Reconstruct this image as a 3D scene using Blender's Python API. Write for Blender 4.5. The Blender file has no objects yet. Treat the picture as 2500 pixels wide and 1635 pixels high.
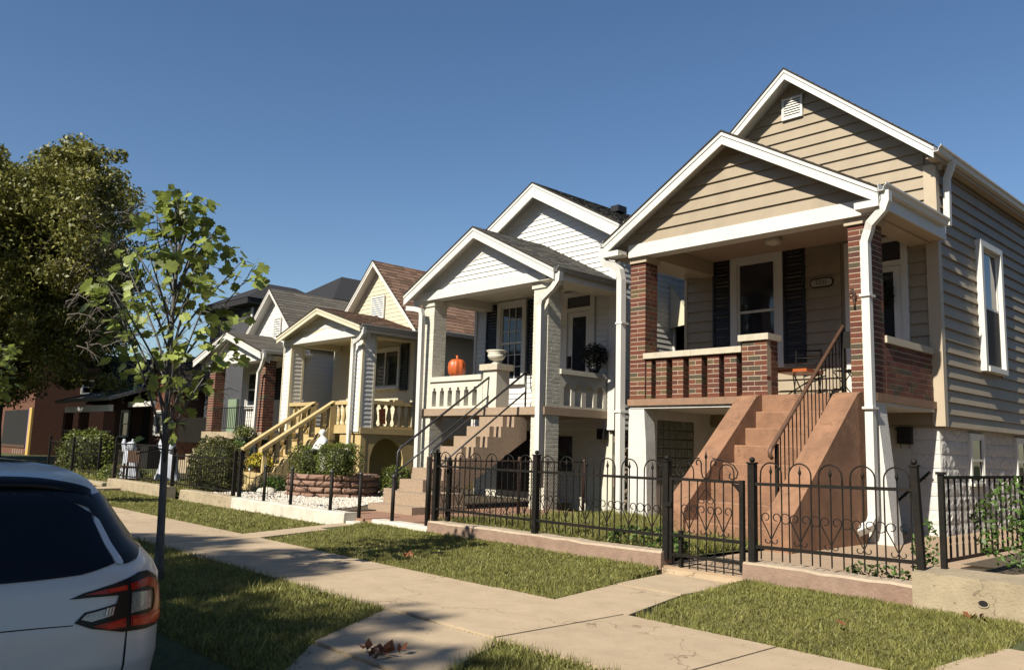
import bpy, math, random
import numpy as np
from mathutils import Matrix, Vector
R = math.radians
scene = bpy.context.scene
rng = random.Random(7)
nrg = np.random.default_rng(11)

# ---------------------------------------------------------------- camera
CAM_H = 1.12
cam_data = bpy.data.cameras.new("camera")
cam = bpy.data.objects.new("camera", cam_data)
scene.collection.objects.link(cam)
def cam_axes(yaw, pitch, roll):
    cy, sy, cp, sp = math.cos(yaw), math.sin(yaw), math.cos(pitch), math.sin(pitch)
    fwd = Vector((-sy*cp, cy*cp, sp)); right = Vector((cy, sy, 0)); up = right.cross(fwd)
    r2 = right*math.cos(roll)+up*math.sin(roll); u2 = up*math.cos(roll)-right*math.sin(roll)
    return r2, u2, fwd
r2, u2, fw = cam_axes(R(46.82), R(7.811), R(1.7146))
m = Matrix.Identity(4)
for i in range(3):
    m[i][0] = r2[i]; m[i][1] = u2[i]; m[i][2] = -fw[i]
m[2][3] = CAM_H
cam.matrix_world = m
cam_data.sensor_width = 36; cam_data.lens = 36*2018.66/2500
cam_data.clip_start = 0.05; cam_data.clip_end = 3000
scene.camera = cam

# ---------------------------------------------------------------- world, sun, exposure
SUN = Vector((0.11, -1.0, 0.845)).normalized()       # towards the sun
el = math.asin(SUN.z); az = math.atan2(SUN.x, SUN.y)
w = bpy.data.worlds.new("World"); scene.world = w; w.use_nodes = True
nt = w.node_tree; nt.nodes.clear()
sky = nt.nodes.new('ShaderNodeTexSky'); sky.sky_type = 'NISHITA'; sky.sun_disc = False
sky.sun_elevation = el; sky.sun_rotation = az
sky.air_density = 1.0; sky.dust_density = 0.3; sky.ozone_density = 1.6
bg = nt.nodes.new('ShaderNodeBackground'); bg.inputs['Strength'].default_value = 0.064
wo = nt.nodes.new('ShaderNodeOutputWorld')
hs = nt.nodes.new('ShaderNodeHueSaturation'); hs.inputs['Saturation'].default_value = 1.16; hs.inputs['Hue'].default_value = 0.503
nt.links.new(sky.outputs[0], hs.inputs['Color']); nt.links.new(hs.outputs[0], bg.inputs[0]); nt.links.new(bg.outputs[0], wo.inputs[0])
sd = bpy.data.lights.new("sun", 'SUN'); sd.energy = 5.0; sd.angle = R(0.53); sd.color = (1.0, 0.93, 0.80)
so = bpy.data.objects.new("sun", sd); scene.collection.objects.link(so)
so.rotation_mode = 'QUATERNION'; so.rotation_quaternion = SUN.to_track_quat('Z', 'Y')
so.location = (0, -20, 30)
scene.view_settings.view_transform = 'Standard'; scene.view_settings.look = 'None'
scene.view_settings.exposure = 0.80; scene.view_settings.gamma = 1.0
scene.view_settings.use_curve_mapping = False
scene.render.engine = 'CYCLES'
scene.cycles.diffuse_bounces = 2
ALB = 0.68   # paints and masonry are kept a little dark; the exposure makes up for it

# ---------------------------------------------------------------- materials
MATS = {}
def mat(name, col, rough=0.75, var=0.15, scale=6.0, bump=0.0, bscale=60.0, metal=0.0, spec=0.4,
        dirt=0.0, dirtcol=(0.10, 0.08, 0.06), rand=0.0, island=0.0, trans=0.0, coat=0.0, stretch=None, streak=0.0, cracks=0.0, specks=0.0):
    if name in MATS: return MATS[name]
    mt = bpy.data.materials.new(name); mt.use_nodes = True
    n = mt.node_tree.nodes; l = mt.node_tree.links
    b = n['Principled BSDF']; b.inputs['Roughness'].default_value = rough
    b.inputs['Metallic'].default_value = metal; b.inputs['Specular IOR Level'].default_value = spec
    if coat: b.inputs['Coat Weight'].default_value = coat; b.inputs['Coat Roughness'].default_value = 0.04
    geo = n.new('ShaderNodeNewGeometry'); pos = geo.outputs['Position']
    if stretch:
        mp = n.new('ShaderNodeVectorMath'); mp.operation = 'MULTIPLY'; mp.inputs[1].default_value = stretch
        l.new(pos, mp.inputs[0]); pos = mp.outputs[0]
    no = n.new('ShaderNodeTexNoise'); no.inputs['Scale'].default_value = scale
    no.inputs['Detail'].default_value = 8; no.inputs['Roughness'].default_value = 0.62
    l.new(pos, no.inputs['Vector'])
    mr = n.new('ShaderNodeMapRange'); mr.inputs[1].default_value = 0.3; mr.inputs[2].default_value = 0.7
    mr.inputs[3].default_value = 1-var; mr.inputs[4].default_value = 1+var
    l.new(no.outputs['Fac'], mr.inputs[0])
    val = mr.outputs[0]
    def mul(a, b2):
        q = n.new('ShaderNodeMath'); q.operation = 'MULTIPLY'; l.new(a, q.inputs[0]); l.new(b2, q.inputs[1]); return q.outputs[0]
    if rand or island:
        src = None
        if island: src = geo.outputs['Random Per Island']; amp = island
        else:
            oi = n.new('ShaderNodeObjectInfo'); src = oi.outputs['Random']; amp = rand
        m2 = n.new('ShaderNodeMapRange'); m2.inputs[3].default_value = 1-amp; m2.inputs[4].default_value = 1+amp
        l.new(src, m2.inputs[0]); val = mul(val, m2.outputs[0])
    sc = n.new('ShaderNodeVectorMath'); sc.operation = 'SCALE'; sc.inputs[0].default_value = tuple(c*ALB for c in col)
    l.new(val, sc.inputs['Scale']); cout = sc.outputs[0]
    if dirt:
        d = n.new('ShaderNodeTexNoise'); d.inputs['Scale'].default_value = scale*0.35; d.inputs['Detail'].default_value = 10
        d.inputs['Roughness'].default_value = 0.7
        if streak:
            ms = n.new('ShaderNodeVectorMath'); ms.operation = 'MULTIPLY'; ms.inputs[1].default_value = (1, 1, 1/streak)
            l.new(geo.outputs['Position'], ms.inputs[0]); l.new(ms.outputs[0], d.inputs['Vector'])
        else: l.new(geo.outputs['Position'], d.inputs['Vector'])
        dr = n.new('ShaderNodeMapRange'); dr.inputs[1].default_value = 0.48; dr.inputs[2].default_value = 0.72
        dr.inputs[3].default_value = 0; dr.inputs[4].default_value = dirt
        l.new(d.outputs['Fac'], dr.inputs[0])
        mx = n.new('ShaderNodeMix'); mx.data_type = 'RGBA'; mx.inputs[7].default_value = (*[c*ALB for c in dirtcol], 1)
        l.new(dr.outputs[0], mx.inputs[0]); l.new(cout, mx.inputs[6]); cout = mx.outputs[2]
    def darken(fac, amt):
        nonlocal cout
        mx = n.new('ShaderNodeMix'); mx.data_type = 'RGBA'; mx.blend_type = 'MULTIPLY'; mx.inputs[7].default_value = (amt, amt*.93, amt*.85, 1)
        l.new(fac, mx.inputs[0]); l.new(cout, mx.inputs[6]); cout = mx.outputs[2]
    if cracks:
        wn = n.new('ShaderNodeTexNoise'); wn.inputs['Scale'].default_value = 3; wn.inputs['Detail'].default_value = 6; l.new(geo.outputs['Position'], wn.inputs['Vector'])
        wa = n.new('ShaderNodeVectorMath'); wa.operation = 'ADD'; l.new(geo.outputs['Position'], wa.inputs[0]); l.new(wn.outputs['Color'], wa.inputs[1])
        vo = n.new('ShaderNodeTexVoronoi'); vo.feature = 'DISTANCE_TO_EDGE'; vo.inputs['Scale'].default_value = cracks; l.new(wa.outputs[0], vo.inputs['Vector'])
        cr_ = n.new('ShaderNodeMapRange'); cr_.inputs[1].default_value = 0.0; cr_.inputs[2].default_value = 0.006; cr_.inputs[3].default_value = 1; cr_.inputs[4].default_value = 0
        l.new(vo.outputs['Distance'], cr_.inputs[0]); darken(cr_.outputs[0], 0.45)
    if specks:
        sp_ = n.new('ShaderNodeTexNoise'); sp_.inputs['Scale'].default_value = 28; sp_.inputs['Detail'].default_value = 3; l.new(geo.outputs['Position'], sp_.inputs['Vector'])
        sr_ = n.new('ShaderNodeMapRange'); sr_.inputs[1].default_value = 0.66; sr_.inputs[2].default_value = 0.72; sr_.inputs[3].default_value = 0; sr_.inputs[4].default_value = specks
        l.new(sp_.outputs['Fac'], sr_.inputs[0]); darken(sr_.outputs[0], 0.5)
    l.new(cout, b.inputs['Base Color'])
    if bump:
        bn = n.new('ShaderNodeTexNoise'); bn.inputs['Scale'].default_value = bscale; bn.inputs['Detail'].default_value = 6
        l.new(pos, bn.inputs['Vector'])
        bp = n.new('ShaderNodeBump'); bp.inputs['Strength'].default_value = bump; bp.inputs['Distance'].default_value = 0.01
        l.new(bn.outputs['Fac'], bp.inputs['Height']); l.new(bp.outputs[0], b.inputs['Normal'])
    if trans:
        # thin leaves: light passes through
        tr = n.new('ShaderNodeBsdfTranslucent'); l.new(cout, tr.inputs[0])
        ms = n.new('ShaderNodeMixShader'); ms.inputs[0].default_value = trans
        l.new(b.outputs[0], ms.inputs[1]); l.new(tr.outputs[0], ms.inputs[2])
        l.new(ms.outputs[0], n['Material Output'].inputs[0])
    MATS[name] = mt
    return mt

def ramp_mat(name, cols, rough=0.85, by='object', bump=0.4, var=0.22, scale=30):
    mt = bpy.data.materials.new(name); mt.use_nodes = True
    n = mt.node_tree.nodes; l = mt.node_tree.links; b = n['Principled BSDF']; b.inputs['Roughness'].default_value = rough
    geo = n.new('ShaderNodeNewGeometry')
    if by == 'object':
        oi = n.new('ShaderNodeObjectInfo'); src = oi.outputs['Random']
    else: src = geo.outputs['Random Per Island']
    cr = n.new('ShaderNodeValToRGB'); cr.color_ramp.interpolation = 'CONSTANT'
    while len(cr.color_ramp.elements) < len(cols): cr.color_ramp.elements.new(0.5)
    for i, c in enumerate(cols):
        cr.color_ramp.elements[i].position = i/len(cols); cr.color_ramp.elements[i].color = (*[q*ALB for q in c], 1)
    l.new(src, cr.inputs[0])
    no = n.new('ShaderNodeTexNoise'); no.inputs['Scale'].default_value = scale; no.inputs['Detail'].default_value = 7
    l.new(geo.outputs['Position'], no.inputs['Vector'])
    mr = n.new('ShaderNodeMapRange'); mr.inputs[1].default_value = 0.3; mr.inputs[2].default_value = 0.7
    mr.inputs[3].default_value = 1-var; mr.inputs[4].default_value = 1+var
    l.new(no.outputs['Fac'], mr.inputs[0])
    sc = n.new('ShaderNodeVectorMath'); sc.operation = 'SCALE'; l.new(cr.outputs[0], sc.inputs[0]); l.new(mr.outputs[0], sc.inputs['Scale'])
    l.new(sc.outputs[0], b.inputs['Base Color'])
    bp = n.new('ShaderNodeBump'); bp.inputs['Strength'].default_value = bump; bp.inputs['Distance'].default_value = 0.006
    l.new(no.outputs['Fac'], bp.inputs['Height']); l.new(bp.outputs[0], b.inputs['Normal'])
    MATS[name] = mt; return mt

def glass_mat(name, col, rough=0.03, spec=0.7):
    mt = bpy.data.materials.new(name); mt.use_nodes = True
    n = mt.node_tree.nodes; l = mt.node_tree.links; b = n['Principled BSDF']
    b.inputs['Base Color'].default_value = (*col, 1); b.inputs['Roughness'].default_value = rough
    b.inputs['Specular IOR Level'].default_value = spec
    no = n.new('ShaderNodeTexNoise'); no.inputs['Scale'].default_value = 1.6
    bp = n.new('ShaderNodeBump'); bp.inputs['Strength'].default_value = 0.05; bp.inputs['Distance'].default_value = 0.05
    geo = n.new('ShaderNodeNewGeometry'); l.new(geo.outputs['Position'], no.inputs['Vector'])
    l.new(no.outputs['Fac'], bp.inputs['Height']); l.new(bp.outputs[0], b.inputs['Normal'])
    MATS[name] = mt; return mt

taupe = mat('taupe_siding', (0.40, 0.325, 0.225), 0.55, 0.07, 3, dirt=0.22, streak=5)
taupe_trim = mat('taupe_trim', (0.56, 0.46, 0.33), 0.5, 0.05, 3)
white = mat('white_paint', (0.80, 0.78, 0.72), 0.45, 0.04, 3, dirt=0.06, dirtcol=(0.45, 0.42, 0.36))
white_side = mat('white_siding', (0.86, 0.84, 0.79), 0.5, 0.03, 1.5, dirt=0.05, dirtcol=(0.5, 0.48, 0.42), streak=5)
cream_side = mat('cream_siding', (0.76, 0.69, 0.50), 0.5, 0.04, 3, dirt=0.10, dirtcol=(0.45, 0.40, 0.28), streak=5)
white_mas = mat('white_masonry', (0.74, 0.72, 0.67), 0.8, 0.08, 8, bump=0.5, bscale=30, dirt=0.18, dirtcol=(0.38, 0.35, 0.30))
cream_brick = mat('cream_painted_brick', (0.74, 0.70, 0.58), 0.7, 0.08, 10, bump=0.4, bscale=50, dirt=0.15, dirtcol=(0.35, 0.30, 0.22), rand=0.08)
cream_paint = mat('cream_paint', (0.76, 0.72, 0.60), 0.6, 0.07, 6, dirt=0.2, dirtcol=(0.35, 0.30, 0.22), bump=0.2)
stone_cap = mat('stone_cap', (0.62, 0.55, 0.42), 0.8, 0.12, 12, bump=0.3, dirt=0.25, dirtcol=(0.30, 0.26, 0.18))
terra = mat('terracotta_concrete', (0.33, 0.175, 0.10), 0.88, 0.20, 6, bump=0.9, bscale=60, dirt=0.75, dirtcol=(0.17, 0.09, 0.055), specks=0.5, cracks=0.7)
aggreg = mat('pebble_aggregate', (0.42, 0.31, 0.215), 0.9, 0.38, 70, bump=0.8, bscale=90, dirt=0.25, dirtcol=(0.2, 0.13, 0.09))
porch_slab = mat('porch_slab', (0.33, 0.20, 0.125), 0.8, 0.15, 8, bump=0.3, dirt=0.3)
iron = mat('black_iron', (0.014, 0.013, 0.011), 0.62, 0.3, 20, dirt=0.30, dirtcol=(0.07, 0.035, 0.02), bump=0.2, spec=0.18)
rust = mat('rusty_iron', (0.07, 0.036, 0.022), 0.8, 0.35, 25, dirt=0.5, dirtcol=(0.04, 0.03, 0.025))
handrail_m = mat('grey_steel', (0.05, 0.05, 0.055), 0.4, 0.15, 20, metal=0.3)
shutter_m = mat('black_shutter', (0.018, 0.019, 0.022), 0.5, 0.2, 8)
green_shutter = mat('dark_green_shutter', (0.02, 0.03, 0.02), 0.5, 0.2, 8)
mortar = mat('mortar', (0.52, 0.42, 0.30), 0.95, 0.15, 30, bump=0.5)
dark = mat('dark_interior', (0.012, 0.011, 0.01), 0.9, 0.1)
screen_m = mat('window_screen', (0.05, 0.05, 0.05), 0.75, 0.1, 5)
curtain = mat('curtain', (0.28, 0.27, 0.32), 0.9, 0.1, 5)
concrete = mat('sidewalk_concrete', (0.54, 0.415, 0.275), 0.92, 0.10, 5, bump=0.35, bscale=120, dirt=0.20, dirtcol=(0.33, 0.25, 0.16), rand=0.06, cracks=0.55, specks=0.8)
concrete2 = mat('old_concrete', (0.44, 0.36, 0.24), 0.92, 0.14, 5, bump=0.5, bscale=60, dirt=0.45, dirtcol=(0.21, 0.165, 0.11), cracks=0.8, specks=0.8)
redcurb = mat('red_kerb_concrete', (0.33, 0.225, 0.165), 0.92, 0.16, 9, bump=0.6, bscale=50, dirt=0.45, dirtcol=(0.20, 0.10, 0.075))
redcurb_top = mat('kerb_top', (0.50, 0.40, 0.29), 0.9, 0.14, 14, bump=0.5, bscale=70, dirt=0.3, dirtcol=(0.28, 0.20, 0.14))
whitewash = mat('whitewashed_concrete', (0.74, 0.68, 0.57), 0.9, 0.10, 8, bump=0.5, bscale=50, dirt=0.45, dirtcol=(0.40, 0.33, 0.24))
redpath = mat('red_path', (0.36, 0.20, 0.13), 0.9, 0.12, 6, bump=0.3, dirt=0.25)
soil = mat('soil', (0.10, 0.075, 0.045), 0.95, 0.3, 12, bump=0.6)
turf = mat('turf_base', (0.085, 0.095, 0.030), 0.95, 0.35, 14, bump=0.6)
asphalt = mat('asphalt', (0.05, 0.05, 0.05), 0.9, 0.2, 20, bump=0.5, bscale=150)
joint_m = mat('joint_gap', (0.07, 0.06, 0.035), 0.95, 0.4, 25)
grass_m = mat('grass_blades', (0.30, 0.295, 0.08), 0.55, 0.32, 6.0, island=0.40, trans=0.35, dirt=0.45, dirtcol=(0.27, 0.24, 0.09))
dry_m = mat('dry_blades', (0.34, 0.28, 0.13), 0.6, 0.2, 3, island=0.3, trans=0.3)
bark = mat('bark', (0.13, 0.10, 0.075), 0.9, 0.3, 30, bump=0.8, bscale=60, stretch=(1, 1, 0.25))
bark_g = mat('grey_young_bark', (0.13, 0.12, 0.105), 0.85, 0.35, 18, bump=0.5, bscale=60, stretch=(1, 1, 0.4))
leaf_m = mat('sapling_leaves', (0.30, 0.36, 0.08), 0.45, 0.15, 9, rand=0.45, trans=0.35)
leaf_i = mat('sapling_leaves_mass', (0.30, 0.36, 0.08), 0.45, 0.15, 9, island=0.45, trans=0.35)
oak_m = mat('big_tree_leaves', (0.22, 0.215, 0.045), 0.5, 0.3, 0.6, island=0.45, trans=0.25)
bush_m = mat('bush_leaves', (0.15, 0.18, 0.03), 0.5, 0.25, 4, island=0.45, trans=0.2)
weed_m = mat('weed_leaves', (0.11, 0.19, 0.04), 0.5, 0.2, 4, island=0.4, trans=0.3)
hedge_m = mat('vine_leaves', (0.10, 0.105, 0.022), 0.6, 0.3, 3, island=0.5, trans=0.2)
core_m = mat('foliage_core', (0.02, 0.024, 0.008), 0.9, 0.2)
yellow_m = mat('yellow_flowers', (0.62, 0.50, 0.05), 0.6, 0.1, 5, island=0.2)
pumpkin_m = mat('pumpkin_orange', (0.62, 0.135, 0.035), 0.45, 0.10, 12)
stem_m = mat('dry_stem', (0.22, 0.12, 0.05), 0.9, 0.2)
white_plaster = mat('white_plaster', (0.80, 0.80, 0.78), 0.6, 0.05, 8)
cloth_m = mat('ghost_cloth', (0.52, 0.55, 0.62), 0.8, 0.08, 6)
beige = mat('beige_painted_concrete', (0.60, 0.455, 0.215), 0.75, 0.10, 8, bump=0.35, dirt=0.25, dirtcol=(0.33, 0.23, 0.10))
pebble_m = ramp_mat('white_pebbles', [(0.74, 0.69, 0.58), (0.66, 0.60, 0.49), (0.78, 0.74, 0.66), (0.55, 0.48, 0.38)], by='island', bump=0.1)
block_m = ramp_mat('retaining_blocks', [(0.27, 0.155, 0.105), (0.23, 0.13, 0.09), (0.30, 0.18, 0.125)], bump=1.0, scale=14)
BRK = [(0.155, 0.042, 0.020), (0.12, 0.030, 0.016), (0.18, 0.064, 0.030), (0.095, 0.027, 0.016), (0.12, 0.078, 0.032), (0.165, 0.050, 0.024), (0.145, 0.038, 0.022), (0.08, 0.062, 0.036), (0.12, 0.04, 0.024), (0.15, 0.052, 0.03)]
brick_m = ramp_mat('face_bricks', BRK)
brick_i = ramp_mat('face_bricks_mass', BRK, by='island')
far_brick = mat('far_red_brick', (0.15, 0.062, 0.036), 0.9, 0.15, 5, bump=0.3)
sh_brown = ramp_mat('brown_shingles', [(0.20, 0.115, 0.07), (0.235, 0.135, 0.085), (0.165, 0.092, 0.055), (0.26, 0.155, 0.10), (0.14, 0.08, 0.05)], by='island', bump=0.5)
sh_grey = ramp_mat('grey_shingles', [(0.12, 0.115, 0.10), (0.155, 0.145, 0.125), (0.085, 0.08, 0.07), (0.18, 0.165, 0.14), (0.10, 0.09, 0.075)], by='island', bump=0.5)
sh_tan = ramp_mat('tan_shingles', [(0.135, 0.12, 0.095), (0.16, 0.14, 0.11), (0.115, 0.10, 0.08)], by='island', bump=0.4)
sh_dark = mat('dark_shingles', (0.022, 0.022, 0.025), 0.95, 0.25, 14, bump=0.5)
roof_edge = mat('shingle_edge', (0.045, 0.035, 0.025), 0.95, 0.3, 20)
grey_stucco = mat('grey_stucco', (0.075, 0.077, 0.085), 0.8, 0.1, 4)
carpaint = mat('silver_car_paint', (0.74, 0.74, 0.73), 0.33, 0.02, 2, metal=0.12, coat=0.35, dirt=0.10, dirtcol=(0.30, 0.28, 0.25))
car_black = mat('car_black_plastic', (0.010, 0.010, 0.011), 0.28, 0.1, spec=0.2)
rubber = mat('rubber', (0.02, 0.02, 0.02), 0.8, 0.1)
car_glass = glass_mat('car_tinted_glass', (0.004, 0.004, 0.005), 0.02, 0.28)
win_glass = glass_mat('window_glass', (0.018, 0.022, 0.030), 0.04)
red_lens = mat('red_lens', (0.80, 0.035, 0.015), 0.2, 0.2, 30, coat=0.12, spec=0.25)
red_dark = mat('dark_red_lens', (0.50, 0.012, 0.010), 0.2, 0.2, 30, coat=0.12, spec=0.25)
clear_lens = mat('clear_lens', (0.34, 0.31, 0.31), 0.18, 0.35, 60, coat=0.8, metal=0.3)
chrome = mat('chrome', (0.6, 0.6, 0.58), 0.2, 0.1, metal=0.9)
glass_block_m = mat('glass_blocks', (0.19, 0.20, 0.165), 0.15, 0.25, 9, bump=0.6, bscale=25, spec=0.7)
orange_top = mat('orange_tabletop', (0.50, 0.13, 0.04), 0.35, 0.12, 6)
dry_leaf = mat('dead_leaves', (0.27, 0.10, 0.04), 0.8, 0.3, 20, island=0.35)
twig_m = mat('twigs', (0.17, 0.145, 0.12), 0.9, 0.2)
purple_m = mat('purple_trim', (0.12, 0.06, 0.35), 0.6, 0.1)
yel_trim = mat('yellow_trim', (0.62, 0.42, 0.12), 0.7, 0.1)
wood_m = mat('dark_wood', (0.09, 0.05, 0.03), 0.7, 0.3, 8, stretch=(1, 1, 0.2))
brown_wood = mat('brown_handrail', (0.14, 0.075, 0.045), 0.5, 0.2, 10)
sign_m = mat('sign_face', (0.42, 0.42, 0.34), 0.5, 0.1)

# ---------------------------------------------------------------- helpers
col = scene.collection
WL = {}
def link(o, parent=None, wloc=(0, 0, 0)):
    col.objects.link(o); wloc = Vector(wloc)
    WL[o.name] = wloc
    if parent is not None:
        o.parent = parent; o.location = wloc-WL[parent.name]
    else: o.location = wloc
    return o
def thing(name, label, cat, loc, group=None):
    o = bpy.data.objects.new(name, None); o.empty_display_size = 0.2
    link(o, None, loc); o['label'] = label; o['category'] = cat
    if group: o['group'] = group
    return o
def tag(o, label, cat, group=None):
    o['label'] = label; o['category'] = cat
    if group: o['group'] = group
    return o
def kind(o, k): o['kind'] = k; return o
class MB:
    def __init__(s): s.v = []; s.f = []; s.sm = []
    def add(s, vs, fs, sm=False):
        b = len(s.v); s.v += [tuple(p) for p in vs]; s.f += [tuple(i+b for i in f) for f in fs]; s.sm += [sm]*len(fs); return s
    def box(s, x0, y0, z0, x1, y1, z1):
        if x0 > x1: x0, x1 = x1, x0
        if y0 > y1: y0, y1 = y1, y0
        if z0 > z1: z0, z1 = z1, z0
        return s.add([(x0,y0,z0),(x1,y0,z0),(x1,y1,z0),(x0,y1,z0),(x0,y0,z1),(x1,y0,z1),(x1,y1,z1),(x0,y1,z1)],
              [(0,3,2,1),(4,5,6,7),(0,1,5,4),(1,2,6,5),(2,3,7,6),(3,0,4,7)])
    def prism(s, poly, axis, a, b):
        """poly of 2D points; axis 'x': (y,z), 'y': (x,z), 'z': (x,y)"""
        def P(p, t):
            return {'x': (t, p[0], p[1]), 'y': (p[0], t, p[1]), 'z': (p[0], p[1], t)}[axis]
        n = len(poly); vs = [P(p, a) for p in poly]+[P(p, b) for p in poly]
        fs = [tuple(range(n))[::-1], tuple(range(n, 2*n))]+[(i, (i+1) % n, n+(i+1) % n, n+i) for i in range(n)]
        return s.add(vs, fs)
    def hexa(s, p): # 8 points bottom 4, top 4
        return s.add(p, [(0,3,2,1),(4,5,6,7),(0,1,5,4),(1,2,6,5),(2,3,7,6),(3,0,4,7)])
    def tube(s, pts, r, n=6, closed=False, caps=True):
        pts = [Vector(p) for p in pts]; N = len(pts); rr = r if isinstance(r, (list, tuple)) else [r]*N
        vs = []; up = None
        for i, p in enumerate(pts):
            if closed: d = pts[(i+1) % N]-pts[i-1]
            else: d = pts[min(i+1, N-1)]-pts[max(i-1, 0)]
            if d.length < 1e-9: d = Vector((0, 0, 1))
            d.normalize()
            if up is None:
                up = Vector((0, 0, 1)) if abs(d.z) < 0.9 else Vector((1, 0, 0))
            a = d.cross(up)
            if a.length < 1e-6: a = d.cross(Vector((0.3, 1, 0.2)))
            a.normalize(); b = a.cross(d); up = b
            for k in range(n):
                t = 2*math.pi*k/n+math.pi/n; vs.append(p+rr[i]*(math.cos(t)*a+math.sin(t)*b))
        fs = []
        M = N if closed else N-1
        for i in range(M):
            j = (i+1) % N
            for k in range(n):
                k2 = (k+1) % n; fs.append((i*n+k, i*n+k2, j*n+k2, j*n+k))
        if not closed and caps: fs.append(tuple(range(n))[::-1]); fs.append(tuple((N-1)*n+k for k in range(n)))
        return s.add(vs, fs, n > 4)
    def lathe(s, prof, c, n=14, sx=1, sy=1, rib=0, ribn=10):
        vs = []; fs = []
        for r, z in prof:
            for k in range(n):
                t = 2*math.pi*k/n; q = r*(1+rib*math.cos(ribn*t)); vs.append((c[0]+sx*q*math.cos(t), c[1]+sy*q*math.sin(t), c[2]+z))
        for i in range(len(prof)-1):
            for k in range(n):
                k2 = (k+1) % n; fs.append((i*n+k, i*n+k2, (i+1)*n+k2, (i+1)*n+k))
        fs.append(tuple(range(n))[::-1]); fs.append(tuple((len(prof)-1)*n+k for k in range(n)))
        return s.add(vs, fs, True)
    def build(s, name, material, parent=None, loc=None):
        me = bpy.data.meshes.new(name)
        L = Vector(loc) if loc is not None else (Vector(WL[parent.name]) if parent is not None else Vector((0, 0, 0)))
        me.from_pydata([(v[0]-L.x, v[1]-L.y, v[2]-L.z) for v in s.v], [], s.f)
        me.materials.append(material)
        if any(s.sm): me.polygons.foreach_set('use_smooth', s.sm)
        me.update()
        o = bpy.data.objects.new(name, me); link(o, parent, L)
        return o
def part(name, material, parent, *boxes):
    b = MB()
    for q in boxes: b.box(*q)
    return b.build(name, material, parent)
def inst(me, name, parent, wloc, rot=None, scale=None):
    o = bpy.data.objects.new(name, me); link(o, parent, wloc)
    if rot is not None: o.rotation_euler = rot
    if scale is not None: o.scale = scale
    return o
def mesh_of(mb, name, material):
    me = bpy.data.meshes.new(name); me.from_pydata(mb.v, [], mb.f); me.materials.append(material)
    if any(mb.sm): me.polygons.foreach_set('use_smooth', mb.sm)
    me.update(); return me
def np_mesh(name, V, F, material, parent=None, smooth=False, loc=None):
    V = np.asarray(V, dtype=np.float32); F = np.asarray(F, dtype=np.int32)
    L = Vector(loc) if loc is not None else (WL[parent.name] if parent is not None else Vector((0, 0, 0)))
    V = V-np.array(L, dtype=np.float32)
    me = bpy.data.meshes.new(name); k = F.shape[1]
    me.vertices.add(len(V)); me.vertices.foreach_set('co', V.ravel())
    me.loops.add(F.size); me.loops.foreach_set('vertex_index', F.ravel())
    me.polygons.add(len(F)); me.polygons.foreach_set('loop_start', np.arange(0, F.size, k, dtype=np.int32))
    me.polygons.foreach_set('loop_total', np.full(len(F), k, dtype=np.int32))
    if smooth: me.polygons.foreach_set('use_smooth', np.ones(len(F), dtype=bool))
    me.materials.append(material); me.update(calc_edges=True); me.validate()
    o = bpy.data.objects.new(name, me); link(o, parent, L); return o

# bricks: pooled so that the first 300 of a house are single parts, the rest one joined part
BR_W, BR_H, BR_D = 0.205, 0.060, 0.10
COURSE = 0.0725
brick_meshes = {}
def brick_mesh(sx, sy, sz):
    k = (round(sx, 3), round(sy, 3), round(sz, 3))
    if k not in brick_meshes:
        a, b, c = sx/2, sy/2, sz/2; e = 0.004
        mb = MB()
        # chamfered block: 12 side verts is plenty
        vs = [(-a,-b,-c+e),(a,-b,-c+e),(a,b,-c+e),(-a,b,-c+e),(-a,-b,c-e),(a,-b,c-e),(a,b,c-e),(-a,b,c-e),
              (-a+e,-b+e,-c),(a-e,-b+e,-c),(a-e,b-e,-c),(-a+e,b-e,-c),(-a+e,-b+e,c),(a-e,-b+e,c),(a-e,b-e,c),(-a+e,b-e,c)]
        fs = [(0,1,5,4),(1,2,6,5),(2,3,7,6),(3,0,4,7),(8,11,10,9),(12,13,14,15),(0,8,9,1),(1,9,10,2),(2,10,11,3),(3,11,8,0),
              (4,5,13,12),(5,6,14,13),(6,7,15,14),(7,4,12,15)]
        mb.add(vs, fs); brick_meshes[k] = mb
    return brick_meshes[k]
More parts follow.
